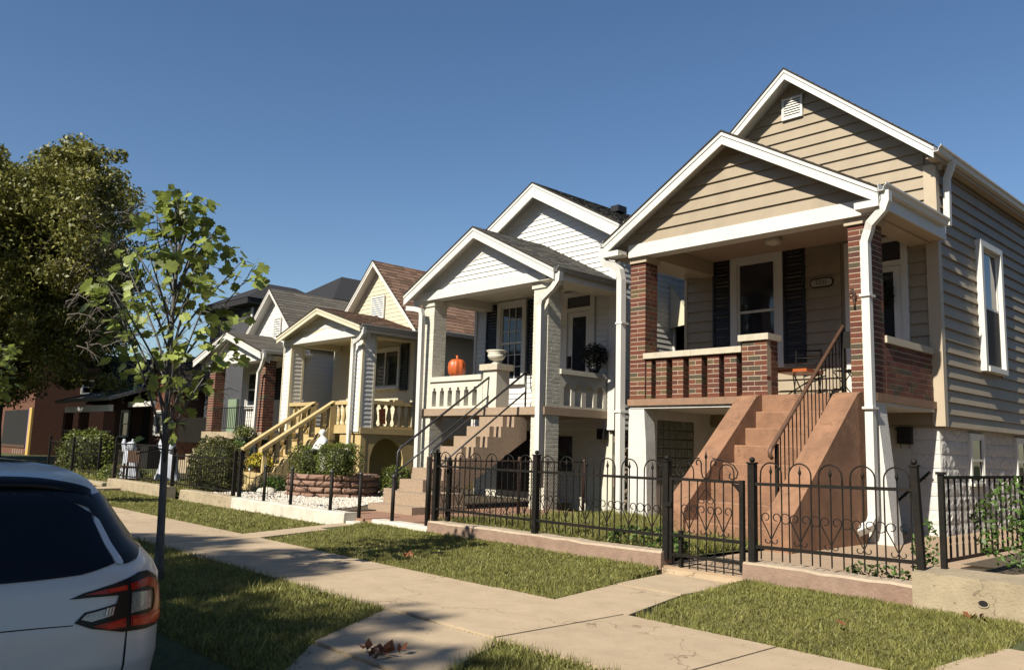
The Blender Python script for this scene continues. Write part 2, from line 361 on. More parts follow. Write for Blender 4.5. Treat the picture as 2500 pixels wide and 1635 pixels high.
class BrickPool:
    def __init__(s, parent, m_obj, m_mass, limit=300, name='brick'):
        s.items = []; s.parent = parent; s.mo = m_obj; s.mm = m_mass; s.limit = limit; s.name = name
    def add(s, cx, cy, cz, sx, sy, sz, pri): s.items.append((pri, cx, cy, cz, sx, sy, sz))
    def pillar(s, x0, y0, x1, y1, z0, z1, pri, course=COURSE, jt=0.010):
        """square pillar laid in courses; the mortar core stands 4 mm back"""
        W = x1-x0; D = y1-y0; n = max(1, round((z1-z0)/course)); h = (z1-z0)/n
        for i in range(n):
            z = z0+(i+0.5)*h
            if i % 2 == 0:  # stretcher full across the front, side pieces behind
                d = 0.098
                s.add((x0+x1)/2, y0+d/2, z, W, d, h-jt, pri)
                s.add((x0+x1)/2, y1-d/2, z, W, d, h-jt, pri+5)
                rem = D-2*d-2*jt
                if rem > 0.05:
                    s.add(x1-d/2, y0+d+jt+rem/2, z, d, rem, h-jt, pri+2)
            else:
                hw = (W-jt)/2
                s.add(x0+hw/2, y0+D/4-jt/4, z, hw, D/2-jt/2, h-jt, pri); s.add(x1-hw/2, y0+D/4-jt/4, z, hw, D/2-jt/2, h-jt, pri)
                s.add(x1-hw/2, y1-D/4+jt/4, z, hw, D/2-jt/2, h-jt, pri+2)
                s.add(x0+hw/2, y1-D/4+jt/4, z, hw, D/2-jt/2, h-jt, pri+5)
    def wall(s, axis, fixed, sign, u0, u1, z0, z1, pri, course=COURSE, jt=0.010, L=0.213, depth=0.05):
        """running-bond skin on one face; fixed = face coordinate, sign = outward direction"""
        n = max(1, round((z1-z0)/course)); h = (z1-z0)/n
        for i in range(n):
            u = u0-(L/2 if i % 2 else 0)
            while u < u1-1e-4:
                a = max(u, u0); b = min(u+L, u1); u += L
                if b-a < 0.03: continue
                c = fixed-sign*depth/2
                if axis == 'y': s.add((a+b)/2, c, z0+(i+0.5)*h, b-a-jt, depth, h-jt, pri)
                else: s.add(c, (a+b)/2, z0+(i+0.5)*h, depth, b-a-jt, h-jt, pri)
    def finish(s):
        s.items.sort(key=lambda t: t[0]); cache = {}
        for pri, cx, cy, cz, sx, sy, sz in s.items[:s.limit]:
            k = (round(sx, 3), round(sy, 3), round(sz, 3))
            if k not in cache: cache[k] = mesh_of(brick_mesh(sx, sy, sz), s.name, s.mo)
            inst(cache[k], s.name, s.parent, (cx+rng.uniform(-.001, .001), cy+rng.uniform(-.0015, .0015), cz))
        if len(s.items) > s.limit:
            mb = MB()
            for pri, cx, cy, cz, sx, sy, sz in s.items[s.limit:]:
                q = brick_mesh(sx, sy, sz); mb.add([(v[0]+cx, v[1]+cy, v[2]+cz) for v in q.v], q.f)
            kind(mb.build('brickwork', s.mm, s.parent), 'stuff')

def siding(parent, material, axis, fixed, sign, z0, z1, expo, span, holes=(), t=0.020, name='siding_board', minlen=0.04):
    """lapped boards as single parts. span(z) -> (u0,u1) ; holes = (u0,u1,z0,z1)"""
    z = z0; i = 0
    while z < z1-0.015:
        zt = min(z+expo, z1)
        a0, b0 = span(z+0.001); a1, b1 = span(zt-0.001)
        segs = [(a0, b0, a1, b1)]
        for (h0, h1, hz0, hz1) in holes:
            if hz1 > z+expo*0.45 and hz0 < zt-expo*0.45:
                ns = []
                for (p0, q0, p1, q1) in segs:
                    if h1 <= min(p0, p1) or h0 >= max(q0, q1): ns.append((p0, q0, p1, q1)); continue
                    if h0 > p0: ns.append((p0, h0, p1, h0))
                    if h1 < q0: ns.append((h1, q0, h1, q1))
                segs = ns
        if axis == 'x' and z1-z0 > 1.5:
            ns = []
            for (p0, q0, p1, q1) in segs:
                c_ = p0+rng.uniform(1.6, 3.6)
                while c_ < q0-1.0: ns.append((p0, c_-.0015, p0, c_-.0015)); p0 = p1 = c_+.0015; c_ += rng.uniform(3.2, 3.7)
                ns.append((p0, q0, p1, q1))
            segs = ns
        for (p0, q0, p1, q1) in segs:
            if q0-p0 < minlen: continue
            if q1 < p1: p1 = q1 = (p1+q1)/2
            mb = MB(); f0 = fixed+sign*t; f1 = fixed+sign*0.004; bk = fixed
            if axis == 'y':
                pts = [(p0, f0, z), (q0, f0, z), (q0, bk, z), (p0, bk, z), (p1, f1, zt), (q1, f1, zt), (q1, bk, zt), (p1, bk, zt)]
            else:
                pts = [(f0, p0, z), (f0, q0, z), (bk, q0, z), (bk, p0, z), (f1, p1, zt), (f1, q1, zt), (bk, q1, zt), (bk, p1, zt)]
            mb.hexa(pts); mb.build(name, material, parent)
        z += expo; i += 1

def shingles(parent, material, P0, eu, ev, U, V, expo=0.125, tab=0.22, lift=0.013, name='shingles', clip=None, thick=0.011):
    """P0 = lower corner, eu unit along the eave, ev unit up the slope; tabs with uneven length, joined"""
    P0 = np.array(P0, float); eu = np.array(eu, float); ev = np.array(ev, float); nv = np.cross(eu, ev); nv /= np.linalg.norm(nv)
    if nv[2] < 0: nv = -nv
    vs = []; fs = []; r = np.random.default_rng(5)
    rows = int(V/expo)+1
    for i in range(rows):
        u = -r.uniform(0, tab)
        while u < U:
            a = max(u, 0); b = min(u+tab-0.006, U); u += tab*r.choice([0.6, 0.85, 1, 1.2])
            b = min(u-0.006, U)
            if b-a < 0.01: continue
            v0 = i*expo-r.choice([0, 0.0, 0.018]); v1 = min((i+1)*expo+0.03, V)
            if v0 >= V-0.01: continue
            v0 = max(v0, -0.01)
            if clip is not None and not clip((a+b)/2, (v0+v1)/2): continue
            lf = lift+r.uniform(0, 0.003)
            p = [P0+eu*a+ev*v0+nv*lf, P0+eu*b+ev*v0+nv*lf, P0+eu*b+ev*v1+nv*0.002, P0+eu*a+ev*v1+nv*0.002]
            q = [P0+eu*a+ev*v0, P0+eu*b+ev*v0]
            k = len(vs); vs += p+q; fs += [(k, k+1, k+2, k+3), (k+4, k+5, k+1, k), (k+5, k+2, k+1, k+1), (k+4, k, k+3, k+3)]
    if not vs: return
    mb = MB(); mb.v = [tuple(p) for p in vs]; mb.f = [f if len(set(f)) == 4 else tuple(dict.fromkeys(f)) for f in fs]; mb.sm = [False]*len(mb.f)
    return kind(mb.build(name, material, parent), 'stuff')

def gable_roof(parent, xa, za, hw_l, hw_r, drop_l, drop_r, y0, y1, m_sh, th=0.10, rake_h=0.2, rake_t=0.03, m_trim=None, sides='lr', shr=True, expo=0.125, tab=0.22, soffit_y=None, m_wall=None):
    """ridge along y at (xa, za). left eave at xa-hw_l, za-drop_l ; y0 front, y1 back. Deck, rake boards, shingles."""
    m_trim = m_trim or white
    for sgn, hw, dr in ((-1, hw_l, drop_l), (1, hw_r, drop_r)):
        xe = xa+sgn*hw; ze = za-dr
        # roof deck
        MB().prism([(xa, za-0.012), (xe, ze-0.012), (xe, ze-0.012-0.05), (xa, za-0.012-0.05)][::(1 if sgn > 0 else -1)], 'y', y0+0.004, y1).build('roof_deck', roof_edge, parent)
        # rake board (front)
        poly = [(xa, za-0.03), (xe, ze-0.03), (xe, ze-0.03-rake_h), (xa, za-0.03-rake_h)]
        MB().prism(poly[::(1 if sgn > 0 else -1)], 'y', y0-rake_t, y0).build('rake_board', m_trim, parent)
        # crown strip under shingle edge
        poly = [(xa, za-0.032), (xe, ze-0.032), (xe, ze-0.032-0.05), (xa, za-0.032-0.05)]
        MB().prism(poly[::(1 if sgn > 0 else -1)], 'y', y0-rake_t-0.014, y0-rake_t-0.001).build('rake_trim', m_trim, parent)
        if soffit_y is not None:
            poly = [(xa, za-0.064), (xe, ze-0.064), (xe-sgn*0.02, ze-0.30), (xa, za-0.50)]
            MB().prism(poly[::(1 if sgn > 0 else -1)], 'y', soffit_y+0.030+0.002*sgn, soffit_y+0.046+0.002*sgn).build('frieze', m_wall or m_trim, parent)
            poly = [(xa, za-0.066), (xe, ze-0.066), (xe, ze-0.066-0.02), (xa, za-0.066-0.02)]
            MB().prism(poly[::(1 if sgn > 0 else -1)], 'y', y0+0.001, soffit_y+0.029).build('soffit', m_trim, parent)
        # dark drip edge / shingle overhang
        poly = [(xa, za+0.004), (xe, ze+0.004), (xe, ze-0.022), (xa, za-0.022)]
        MB().prism(poly[::(1 if sgn > 0 else -1)], 'y', y0-rake_t-0.025, y0+0.003).build('shingle_edge', roof_edge, parent)
        if shr:
            L = math.hypot(hw, dr)
            ev = ((xa-xe)/L, 0, (za-ze)/L)
            P0 = (xe, y0-rake_t-0.02, ze-0.008)
            shingles(parent, m_sh, P0, (0, 1, 0), ev, (y1-y0)+rake_t+0.02, L, expo=expo, tab=tab)
def gutter(parent, xg, ztop, y0, y1, sgn=1, material=None, w=0.11, h=0.10):
    """K-style gutter profile along y, hung outside x = xg"""
    p = [(xg, ztop), (xg, ztop-h), (xg+sgn*w*0.6, ztop-h), (xg+sgn*w*0.75, ztop-h*0.45), (xg+sgn*w, ztop-h*0.25), (xg+sgn*w, ztop), (xg+sgn*(w-0.008), ztop), (xg+sgn*(w-0.008), ztop-h*0.2), (xg+sgn*w*0.7, ztop-h*0.4), (xg+sgn*w*0.55, ztop-h+0.008), (xg+sgn*0.008, ztop-h+0.008), (xg+sgn*0.008, ztop)]
    return MB().prism(p if sgn < 0 else p[::-1], 'y', y0, y1).build('gutter', material or white, parent)
def downspout(parent, pts, w=0.075, d=0.06, material=None, name='downspout'):
    mb = MB(); mb.tube(pts, w/2*1.25, 8)
    for v in range(len(mb.v)): pass
    return mb.build(name, material or white, parent)
def leafcards(centers, size, rg, up=0.3, aspect=0.6, fold=True, sizevar=0.35):
    """numpy: a folded two-quad leaf at each centre -> V, F(quads)"""
    n = len(centers); c = np.asarray(centers)
    d = rg.normal(size=(n, 3)); d[:, 2] -= up*0.5; d /= np.linalg.norm(d, axis=1)[:, None]
    t = rg.normal(size=(n, 3)); t[:, 2] += up; s = np.cross(d, t); s /= np.linalg.norm(s, axis=1)[:, None]
    nn = np.cross(s, d)
    L = (size*(1+rg.uniform(-sizevar, sizevar, n)))[:, None]; W = L*aspect/2
    a = c-d*L/2; b = c+d*L/2; l = c-s*W+nn*W*0.35; r = c+s*W+nn*W*0.35
    V = np.stack([a, r, b, l], axis=1).reshape(-1, 3)
    F = np.arange(4*n).reshape(n, 4)
    return V, F

def abox(axis, fixed, sign, u0, u1, z0, z1, d0, d1):
    a, b = fixed+sign*d0, fixed+sign*d1
    if axis == 'y': return (u0, min(a, b), z0, u1, max(a, b), z1)
    return (min(a, b), u0, z0, max(a, b), u1, z1)
def window(parent, axis, fixed, sign, u0, u1, z0, z1, cas=0.08, m_c=None, rec=-0.012, out=0.06, mid=True, grid=None, sash=0.045, glass=None, behind=None, lower_screen=False, name='window', inner=None, split=None):
    """u0..u1,z0..z1 = outside of the casing"""
    m_c = m_c or white
    A = lambda *q: abox(axis, fixed, sign, *q)
    fr = part(name, m_c, parent, A(u0, u0+cas, z0, z1, -rec-0.04, out), A(u1-cas, u1, z0, z1, -rec-0.04, out),
              A(u0+cas, u1-cas, z1-cas, z1, -rec-0.04, out), A(u0+cas, u1-cas, z0, z0+cas*0.8, -rec-0.04, out+0.02))
    a0, a1, b0, b1 = u0+cas, u1-cas, z0+cas*0.8, z1-cas
    zm = (b0+b1)/2
    bx = [A(a0, a0+sash, b0, b1, -rec-0.03, -rec+0.012), A(a1-sash, a1, b0, b1, -rec-0.03, -rec+0.012),
          A(a0+sash, a1-sash, b0, b0+sash, -rec-0.03, -rec+0.012), A(a0+sash, a1-sash, b1-sash, b1, -rec-0.03, -rec+0.012)]
    if mid: bx.append(A(a0+sash, a1-sash, zm-0.02, zm+0.02, -rec-0.03, -rec+0.018))
    if split: bx.append(A((a0+a1)/2-0.02, (a0+a1)/2+0.02, b0+sash, b1-sash, -rec-0.03, -rec+0.014))
    part('sash', m_c, fr, *bx)
    if mid:
        part('pane', glass or win_glass, fr, A(a0+sash, a1-sash, b0+sash, zm-0.02, -rec-0.022, -rec-0.012))
        part('pane', glass or win_glass, fr, A(a0+sash, a1-sash, zm+0.02, b1-sash, -rec-0.016, -rec-0.006))
    else: part('pane', glass or win_glass, fr, A(a0+sash, a1-sash, b0+sash, b1-sash, -rec-0.02, -rec-0.01))
    if lower_screen: part('insect_screen', screen_m, fr, A(a0+sash*0.6, a1-sash*0.6, b0+sash, zm-0.02, -rec+0.013, -rec+0.016))
    if grid:
        g = []
        for i in range(1, grid[0]):
            u = a0+sash+(a1-a0-2*sash)*i/grid[0]; g.append(A(u-0.008, u+0.008, b0+sash, b1-sash, -rec-0.005, -rec+0.006))
        for j in range(1, grid[1]):
            z = b0+sash+(b1-b0-2*sash)*j/grid[1]; g.append(A(a0+sash, a1-sash, z-0.008, z+0.008, -rec-0.004, -rec+0.007))
        part('glazing_bars', m_c, fr, *g)
    return fr
def louver_vent(parent, x0, x1, z0, z1, y, n=8, material=None):
    v = part('gable_vent', material or white, parent, (x0, y-0.04, z0, x0+0.04, y, z1), (x1-0.04, y-0.04, z0, x1, y, z1), (x0+0.04, y-0.04, z1-0.04, x1-0.04, y, z1), (x0+0.04, y-0.04, z0, x1-0.04, y, z0+0.04))
    part('vent_back', dark, v, (x0+0.04, y-0.012, z0+0.04, x1-0.04, y-0.006, z1-0.04))
    h = (z1-z0-0.08)/n
    for i in range(n):
        z = z0+0.04+i*h
        MB().hexa([(x0+0.04, y-0.035, z), (x1-0.04, y-0.035, z), (x1-0.04, y-0.029, z), (x0+0.04, y-0.029, z),
                   (x0+0.04, y-0.018, z+h*0.72), (x1-0.04, y-0.018, z+h*0.72), (x1-0.04, y-0.012, z+h*0.72), (x0+0.04, y-0.012, z+h*0.72)]).build('louver', material or white, v)
def rock_block(u0, u1, z0, z1, fixed, sign, d, seed, axis='x'):
    """rock faced block: split face with random relief"""
    r = random.Random(seed); mb = MB(); nu, nz = 7, 4; vs = []; g = 0.005; d *= r.uniform(.8, 1.5)
    for j in range(nz+1):
        for i in range(nu+1):
            edge = i in (0, nu) or j in (0, nz)
            o = d*r.uniform(.25, .4) if edge else d*r.uniform(0.3, 1.3)
            u = u0+g+(u1-u0-2*g)*(i/nu+(0 if edge else r.uniform(-.06, .06))); z = z0+g+(z1-z0-2*g)*(j/nz+(0 if edge else r.uniform(-.08, .08)))
            vs.append((fixed+sign*o, u, z) if axis == 'x' else (u, fixed+sign*o, z))
    fs = [(j*(nu+1)+i, j*(nu+1)+i+1, (j+1)*(nu+1)+i+1, (j+1)*(nu+1)+i) for j in range(nz) for i in range(nu)]
    mb.add(vs, fs)
    # return sides into the wall
    b = -0.03
    rim = [(u0+g, z0+g), (u1-g, z0+g), (u1-g, z1-g), (u0+g, z1-g)]
    V = [((fixed+sign*d*.33, u, z) if axis == 'x' else (u, fixed+sign*d*.33, z)) for u, z in rim]+[((fixed+sign*b, u, z) if axis == 'x' else (u, fixed+sign*b, z)) for u, z in rim]
    mb.add(V, [(0,1,5,4),(1,2,6,5),(2,3,7,6),(3,0,4,7)])
    return mb

# ================================================================ GROUND AND STREET
def struct(o): return kind(o, 'structure')
GY = 0.0
g = MB(); g.add([(-400, 3.43, -0.13), (60, 3.43, -0.13), (60, 400, -0.13), (-400, 400, -0.13)], [(0, 1, 2, 3)])
struct(g.build('ground', turf))
# planting strip between pavement and kerb, falling to the street
def strip_z(y): return float(np.interp(y, [1.9, 2.25, 2.7, 3.43], [-0.24, -0.10, -0.03, -0.012]))
g = MB(); ys = [1.95, 2.1, 2.25, 2.5, 2.7, 3.0, 3.425]
for a, b in zip(ys[:-1], ys[1:]):
    g.add([(-400, a, strip_z(a)-0.02), (60, a, strip_z(a)-0.02), (60, b, strip_z(b)-0.02), (-400, b, strip_z(b)-0.02)], [(0, 1, 2, 3)])
struct(g.build('planting_strip', turf))
g = MB(); g.add([(-400, -400, -0.45), (60, -400, -0.45), (60, 1.80, -0.45), (-400, 1.80, -0.45)], [(0, 1, 2, 3)]); struct(g.build('road', asphalt))
g = MB(); g.box(-400, 1.80, -0.5, 60, 1.948, -0.25); struct(g.build('kerb', concrete2))
g = MB(); g.box(-400, -12.0, -0.5, 60, -7.2, -0.30); struct(g.build('far_pavement', concrete2))
# pavement: base strip with single slabs on it
sw = bpy.data.objects.new('pavement', None); link(sw, None, (-7, 4.0, 0)); kind(sw, 'structure')
part('joint_bed', joint_m, sw, (-60, 3.45, -0.12, 8, 4.70, -0.022))
xs = [2.9, 1.55, 0.2, -1.15, -2.62, -3.78, -5.12, -6.48, -7.85, -9.2, -10.62, -11.95, -13.3, -14.6]
while xs[-1] > -42: xs.append(xs[-1]-1.35)
for a, b in zip(xs[1:], xs[:-1]):
    j = rng.uniform(-0.004, 0.004); s = rng.uniform(-0.05, 0.05); w0 = 3.47+rng.uniform(-.02, .02); w1 = 4.70
    e = 0.007
    if a+e > -4.3 and b < 0 and False: pass
    MB().hexa([(a+e, w0, -0.10), (b-e, w0, -0.10), (b-e+s*0, w1, -0.10), (a+e, w1, -0.10),
               (a+e, w0, j), (b-e, w0, j), (b-e, w1, j+rng.uniform(-.003, .003)), (a+e, w1, j)]).build('slab', concrete, sw)
# gate walk, carriage walk and the apron at the right
def slab_poly(pts, z, parent=sw, m_=concrete, t=0.08, name='slab'):
    return MB().prism(pts, 'z', z-t, z).build(name, m_, parent)
slab_poly([(-4.47, 4.712), (-3.76, 4.712), (-4.02, 5.70), (-4.68, 5.70)], -0.002)
slab_poly([(-4.683, 5.712), (-4.023, 5.712), (-4.0, 6.60), (-4.80, 6.60)], 0.004)
cw = [(-4.88, 3.455), (-3.70, 3.455), (-3.30, 2.60), (-4.35, 2.60)]
slab_poly(cw, -0.004, t=0.1)
MB().hexa([(-4.35, 2.585, -0.16), (-3.30, 2.585, -0.16), (-2.95, 1.96, -0.40), (-4.0, 1.96, -0.40), (-4.35, 2.585, -0.02), (-3.30, 2.585, -0.02), (-2.95, 1.96, -0.225), (-4.0, 1.96, -0.225)]).build('slab', concrete, sw)
slab_poly([(-1.85, 4.712), (0.4, 4.712), (0.4, 6.50), (-1.72, 6.50)], -0.001)
# small path to the white front step, between the lawns
slab_poly([(-9.70, 4.712), (-9.25, 4.712), (-9.95, 6.54), (-10.40, 6.54)], 0.0)
slab_poly([(-15.3, 2.62), (-14.75, 2.62), (-13.2, 3.45), (-13.9, 3.45)], -0.01, t=0.05)
slab_poly([(-19.6, 4.712), (-18.9, 4.712), (-19.4, 6.5), (-20.1, 6.5)], 0.0)

# lawn banks rising slightly from the pavement to the walls
bk = MB()
for (a, b, c, d, z1, z2) in [(-3.72, 3.0, -4.0, 3.0, 0, .045), (-9.25, -4.45, -9.9, -4.86, 0, .03), (-60, -9.69, -60, -10.38, -.05, -.08)]:
    bk.add([(a, 4.705, -.03), (b, 4.705, -.03), (d, 5.9, z1), (c, 5.9, z1), (d, 6.62, z2), (c, 6.62, z2)], [(0, 1, 2, 3), (3, 2, 4, 5)])
struct(bk.build('lawn_bank', turf))
# ---- low front walls
t = thing('low_retaining_wall', 'low red concrete kerb wall under the iron fence, left of the gate', 'low wall', (-6.6, 6.65, 0), 'red kerb walls under the fence')
def wobbly_wall(parent, x0, x1, y0, y1, z0, z1, m1, m2, n=14, seed=1, cap=0.02):
    r = random.Random(seed); mb = MB(); mt = MB()
    prev = None
    for i in range(n+1):
        x = x0+(x1-x0)*i/n; dz = r.uniform(-.008, .008); dy = r.uniform(-.012, .012); dx = 0 if i in (0, n) else r.uniform(-.02, .02)
        cur = (x+dx, y0+dy, z1+dz, y0+dy*0.3+0.016)
        if prev:
            (xa, ya, za, ca), (xb, yb, zb, cb) = prev, cur
            mb.hexa([(xa, ya-0.012, z0), (xb, yb-0.012, z0), (xb, y1, z0), (xa, y1, z0), (xa, ya, za-cap), (xb, yb, zb-cap), (xb, y1, zb-cap), (xa, y1, za-cap)])
            mt.hexa([(xa, ya, za-cap+0.001), (xb, yb, zb-cap+0.001), (xb, y1, zb-cap+0.001), (xa, y1, za-cap+0.001), (xa, ca, za), (xb, cb, zb), (xb, y1-0.01, zb), (xa, y1-0.01, za)])
        prev = cur
    mb.build('wall_body', m1, parent); mt.build('wall_top', m2, parent)
wobbly_wall(t, -8.47, -4.86, 6.58, 6.80, -0.1, 0.19, redcurb, redcurb_top, 18, 3)
t = thing('low_retaining_wall', 'low red concrete kerb wall between the gate and the grey concrete block', 'low wall', (-3.3, 6.65, 0), 'red kerb walls under the fence')
wobbly_wall(t, -3.99, -2.55, 6.58, 6.80, -0.1, 0.20, redcurb, redcurb_top, 8, 5)
t = thing('concrete_block_wall', 'thick tan concrete wall with a round drain hole at the right edge', 'concrete wall', (-1.0, 6.7, 0))
mb = MB()
mb.hexa([(-2.54, 6.53, -0.1), (3.0, 6.53, -0.1), (3.0, 6.95, -0.1), (-2.54, 6.95, -0.1), (-2.54, 6.53, 0.305), (3.0, 6.53, 0.325), (3.0, 6.95, 0.335), (-2.54, 6.95, 0.315)])
mb.build('wall_body', concrete2, t)
mb = MB(); n = 14; mb.add([(-2.06+0.032*math.cos(2*math.pi*k/n), 6.527, 0.145+0.022*math.sin(2*math.pi*k/n)) for k in range(n)], [tuple(range(n))[::-1]])
mb.build('drain_hole', dark, t)
mb = MB(); n = 14; mb.tube([(-2.06+0.036*math.cos(2*math.pi*k/n), 6.527, 0.145+0.026*math.sin(2*math.pi*k/n)) for k in range(n)], 0.006, 4, closed=True)
mb.build('drain_rim', concrete2, t)
slab_poly([(-2.3, 6.96), (3.0, 6.96), (3.0, 9.2), (-1.7, 9.2)], 0.25, m_=concrete, name='yard_slab')
t = thing('low_retaining_wall', 'white painted kerb wall in front of the pebble garden', 'low wall', (-12.2, 6.65, 0), 'white painted kerb walls')
wobbly_wall(t, -14.05, -10.42, 6.58, 6.82, -0.15, 0.135, whitewash, whitewash, 16, 7)
wobbly_wall(t, -10.41, -9.72, 6.60, 6.80, -0.15, 0.03, whitewash, whitewash, 3, 8)
t = thing('low_retaining_wall', 'short white painted kerb wall in front of the speckled stair', 'low wall', (-9.1, 6.65, 0), 'white painted kerb walls')
wobbly_wall(t, -9.71, -8.48, 6.58, 6.80, -0.15, 0.105, whitewash, whitewash, 6, 9)
t = thing('low_retaining_wall', 'plain tan concrete wall under the hedge fence beyond the pebble garden', 'low wall', (-15.2, 6.65, 0), 'tan concrete walls further along')
wobbly_wall(t, -16.35, -14.06, 6.58, 6.80, -0.15, 0.14, concrete2, concrete2, 8, 11)
t = thing('low_retaining_wall', 'tan concrete wall left of the hedge, under the railings by the ghosts', 'low wall', (-18.5, 6.65, 0), 'tan concrete walls further along')
wobbly_wall(t, -20.6, -17.1, 6.58, 6.80, -0.15, 0.16, concrete2, concrete2, 8, 12)
t = thing('low_retaining_wall', 'farthest low tan concrete edging beside the dark porch house', 'low wall', (-23.0, 6.65, 0), 'tan concrete walls further along')
wobbly_wall(t, -25.0, -20.9, 6.58, 6.80, -0.15, 0.04, concrete2, concrete2, 6, 13)

# yards
g = MB(); g.add([(-8.9, 6.79, 0.09), (-5.0, 6.79, 0.09), (-5.0, 24, 0.09), (-8.9, 24, 0.09)], [(0, 1, 2, 3)]); struct(g.build('front_lawn', turf))
yd = bpy.data.objects.new('yard_paving', None); link(yd, None, (-4, 9, 0)); kind(yd, 'structure')
for (a, b, c, d) in [(-5.0, 6.62, -3.72, 7.9), (-5.0, 7.91, -3.72, 9.2), (-3.71, 6.79, -2.56, 7.9), (-3.71, 7.91, -2.4, 9.2), (-6.6, 9.21, -3.1, 12.75), (-8.2, 10.5, -6.61, 12.75), (-4.9, 12.76, -3.1, 16.0), (-4.9, 16.01, -3.1, 22.0)]:
    slab_poly([(a+.004, b+.004), (c-.004, b+.004), (c-.004, d-.004), (a+.004, d-.004)], 0.062+rng.uniform(0, .004)+(0.036 if a < -6.6 else 0), yd, mat('yard_concrete', (0.46, 0.33, 0.215), 0.92, 0.10, 5, bump=0.3, dirt=0.25, dirtcol=(0.27, 0.18, 0.11)), name='paving_slab')
g = MB(); g.box(-5.0, 6.60, -0.1, -3.95, 6.79, 0.045); struct(g.build('gate_sill', concrete))
g = MB(); g.box(-11.4, 6.79, -0.1, -8.48, 7.9, 0.06); g.box(-11.4, 7.9, -0.1, -8.9, 10.9, 0.064); struct(g.build('garden_path', redpath))
g = MB(); g.add([(-16.2, 6.8, 0.075), (-11.4, 6.8, 0.075), (-11.4, 16, 0.075), (-16.2, 16, 0.075)], [(0, 1, 2, 3)]); struct(g.build('gravel_bed', soil))
g = MB(); g.add([(-60, 6.79, -.03), (-16.2, 6.79, -.03), (-16.2, 24, -.03), (-60, 24, -.03)], [(0, 1, 2, 3)]); struct(g.build('far_lawn', turf))
g = MB(); g.add([(-3.09, 9.2, 0.10), (4, 9.2, 0.16), (4, 30, 0.2), (-3.09, 30, 0.12)], [(0, 1, 2, 3)]); g.add([(-2.4, 7.6, 0.08), (-2.3, 9.2, 0.1), (-3.1, 9.2, .07)], [(0, 1, 2)]); struct(g.build('side_yard', soil))

struct(MB().box(-2.55, 6.952, -.1, -1.5, 9.5, .19).build('flower_bed', soil))
# ================================================================ HOUSE 1 (taupe, brick porch)
H = thing('brick_porch_house', 'taupe sided house with red brick porch pillars and terracotta stair', 'house', (-6.6, 14, 0), 'small gabled houses along the street')
ZS = 1.97
part('wall', taupe, H, (-8.82, 12.72, 1.60, -4.43, 24, 5.60))
part('foundation', white_mas, H, (-8.78, 12.76, -0.05, -4.50, 24, 1.62))
MB().prism([(-8.82, 5.601), (-4.43, 5.601), (-6.626, 7.44)], 'y', 12.72, 24).build('gable_wall', taupe, H)
def h1span(z): # main gable, right of the ridge etc
    k = max(0.0, (7.50-z)/0.837); return (max(-8.82, -6.626-k), min(-4.555, -6.626+k))
holes = [(-7.87, -6.87, 2.6, 4.7), (-5.88, -4.83, 1.9, 4.57), (-6.84, -6.455, 6.86, 7.25)]
siding(H, taupe, 'y', 12.72, -1, 1.64, 7.45, 0.187, h1span, holes, t=0.036)
part('corner_board', taupe_trim, H, (-4.56, 12.672, 1.62, -4.405, 12.70, 5.52), (-4.42, 12.675, 1.62, -4.385, 12.80, 5.50))
part('corner_board', taupe_trim, H, (-8.86, 12.68, 1.62, -8.80, 12.80, 5.52))
sidew = (14.34, 15.41, 2.56, 4.69)
siding(H, taupe, 'x', -4.43, +1, 1.62, 5.5, 0.182, lambda z: (12.80, 24.0), [sidew], t=0.036)
louver_vent(H, -6.84, -6.46, 6.86, 7.245, 12.70, 7)
window(H, 'x', -4.43, 1, 14.34, 15.41, 2.56, 4.69, cas=0.10, out=0.115, rec=-0.035, m_c=white, lower_screen=True)
part('curtain', curtain, H, (-4.408, 14.50, 3.66, -4.4045, 14.80, 4.54))
gable_roof(H, -6.626, 7.66, 2.33, 2.33, 1.95, 1.95, 12.40, 24.2, sh_grey, rake_h=0.17, soffit_y=12.69, m_wall=taupe, sides='r', shr=True)
part('eave_fascia', taupe_trim, H, (-4.325, 12.42, 5.54, -4.30, 24.2, 5.66)); part('eave_soffit', taupe_trim, H, (-4.42, 12.42, 5.535, -4.326, 24.2, 5.545))
gutter(H, -4.299, 5.70, 12.38, 24.2, 1, white, 0.11, 0.10)
mb = MB(); mb.tube([(-4.24, 12.98, 5.62), (-4.27, 12.98, 5.5), (-4.33, 12.98, 5.35), (-4.345, 12.98, 4.62)], 0.062, 4); mb.build('downspout', white, H)
# foundation blocks on the street-side corner and the side
k = 0; wins = [(13.88, 14.50), (16.15, 16.75)]
for r_ in range(8):
    z = 0.02+r_*0.2; u = 12.78-(0.2 if r_ % 2 else 0)
    while u < 19:
        a, b = max(u, 12.78), u+0.4; u += 0.4
        for (p, q) in wins:
            if z+0.1 > 0.72 and z+0.2 < 1.70:
                if a < q and b > p:
                    if a < p: b = min(b, p)
                    elif b > q: a = max(a, q)
                    else: a = b
        if b-a > 0.05: rock_block(a, b, z, z+0.2, -4.50, 1, 0.013, k).build('foundation_block', white_mas, H); k += 1
for r_ in range(8):
    rock_block(-4.90, -4.50, 0.02+r_*0.2, 0.22+r_*0.2, 12.755, -1, 0.006, 100+r_, 'y').build('foundation_block', white_mas, H)
for p, q in wins: window(H, 'x', -4.50, 1, p, q, 0.76, 1.56, cas=0.05, out=0.05, rec=-0.03, glass=car_glass)
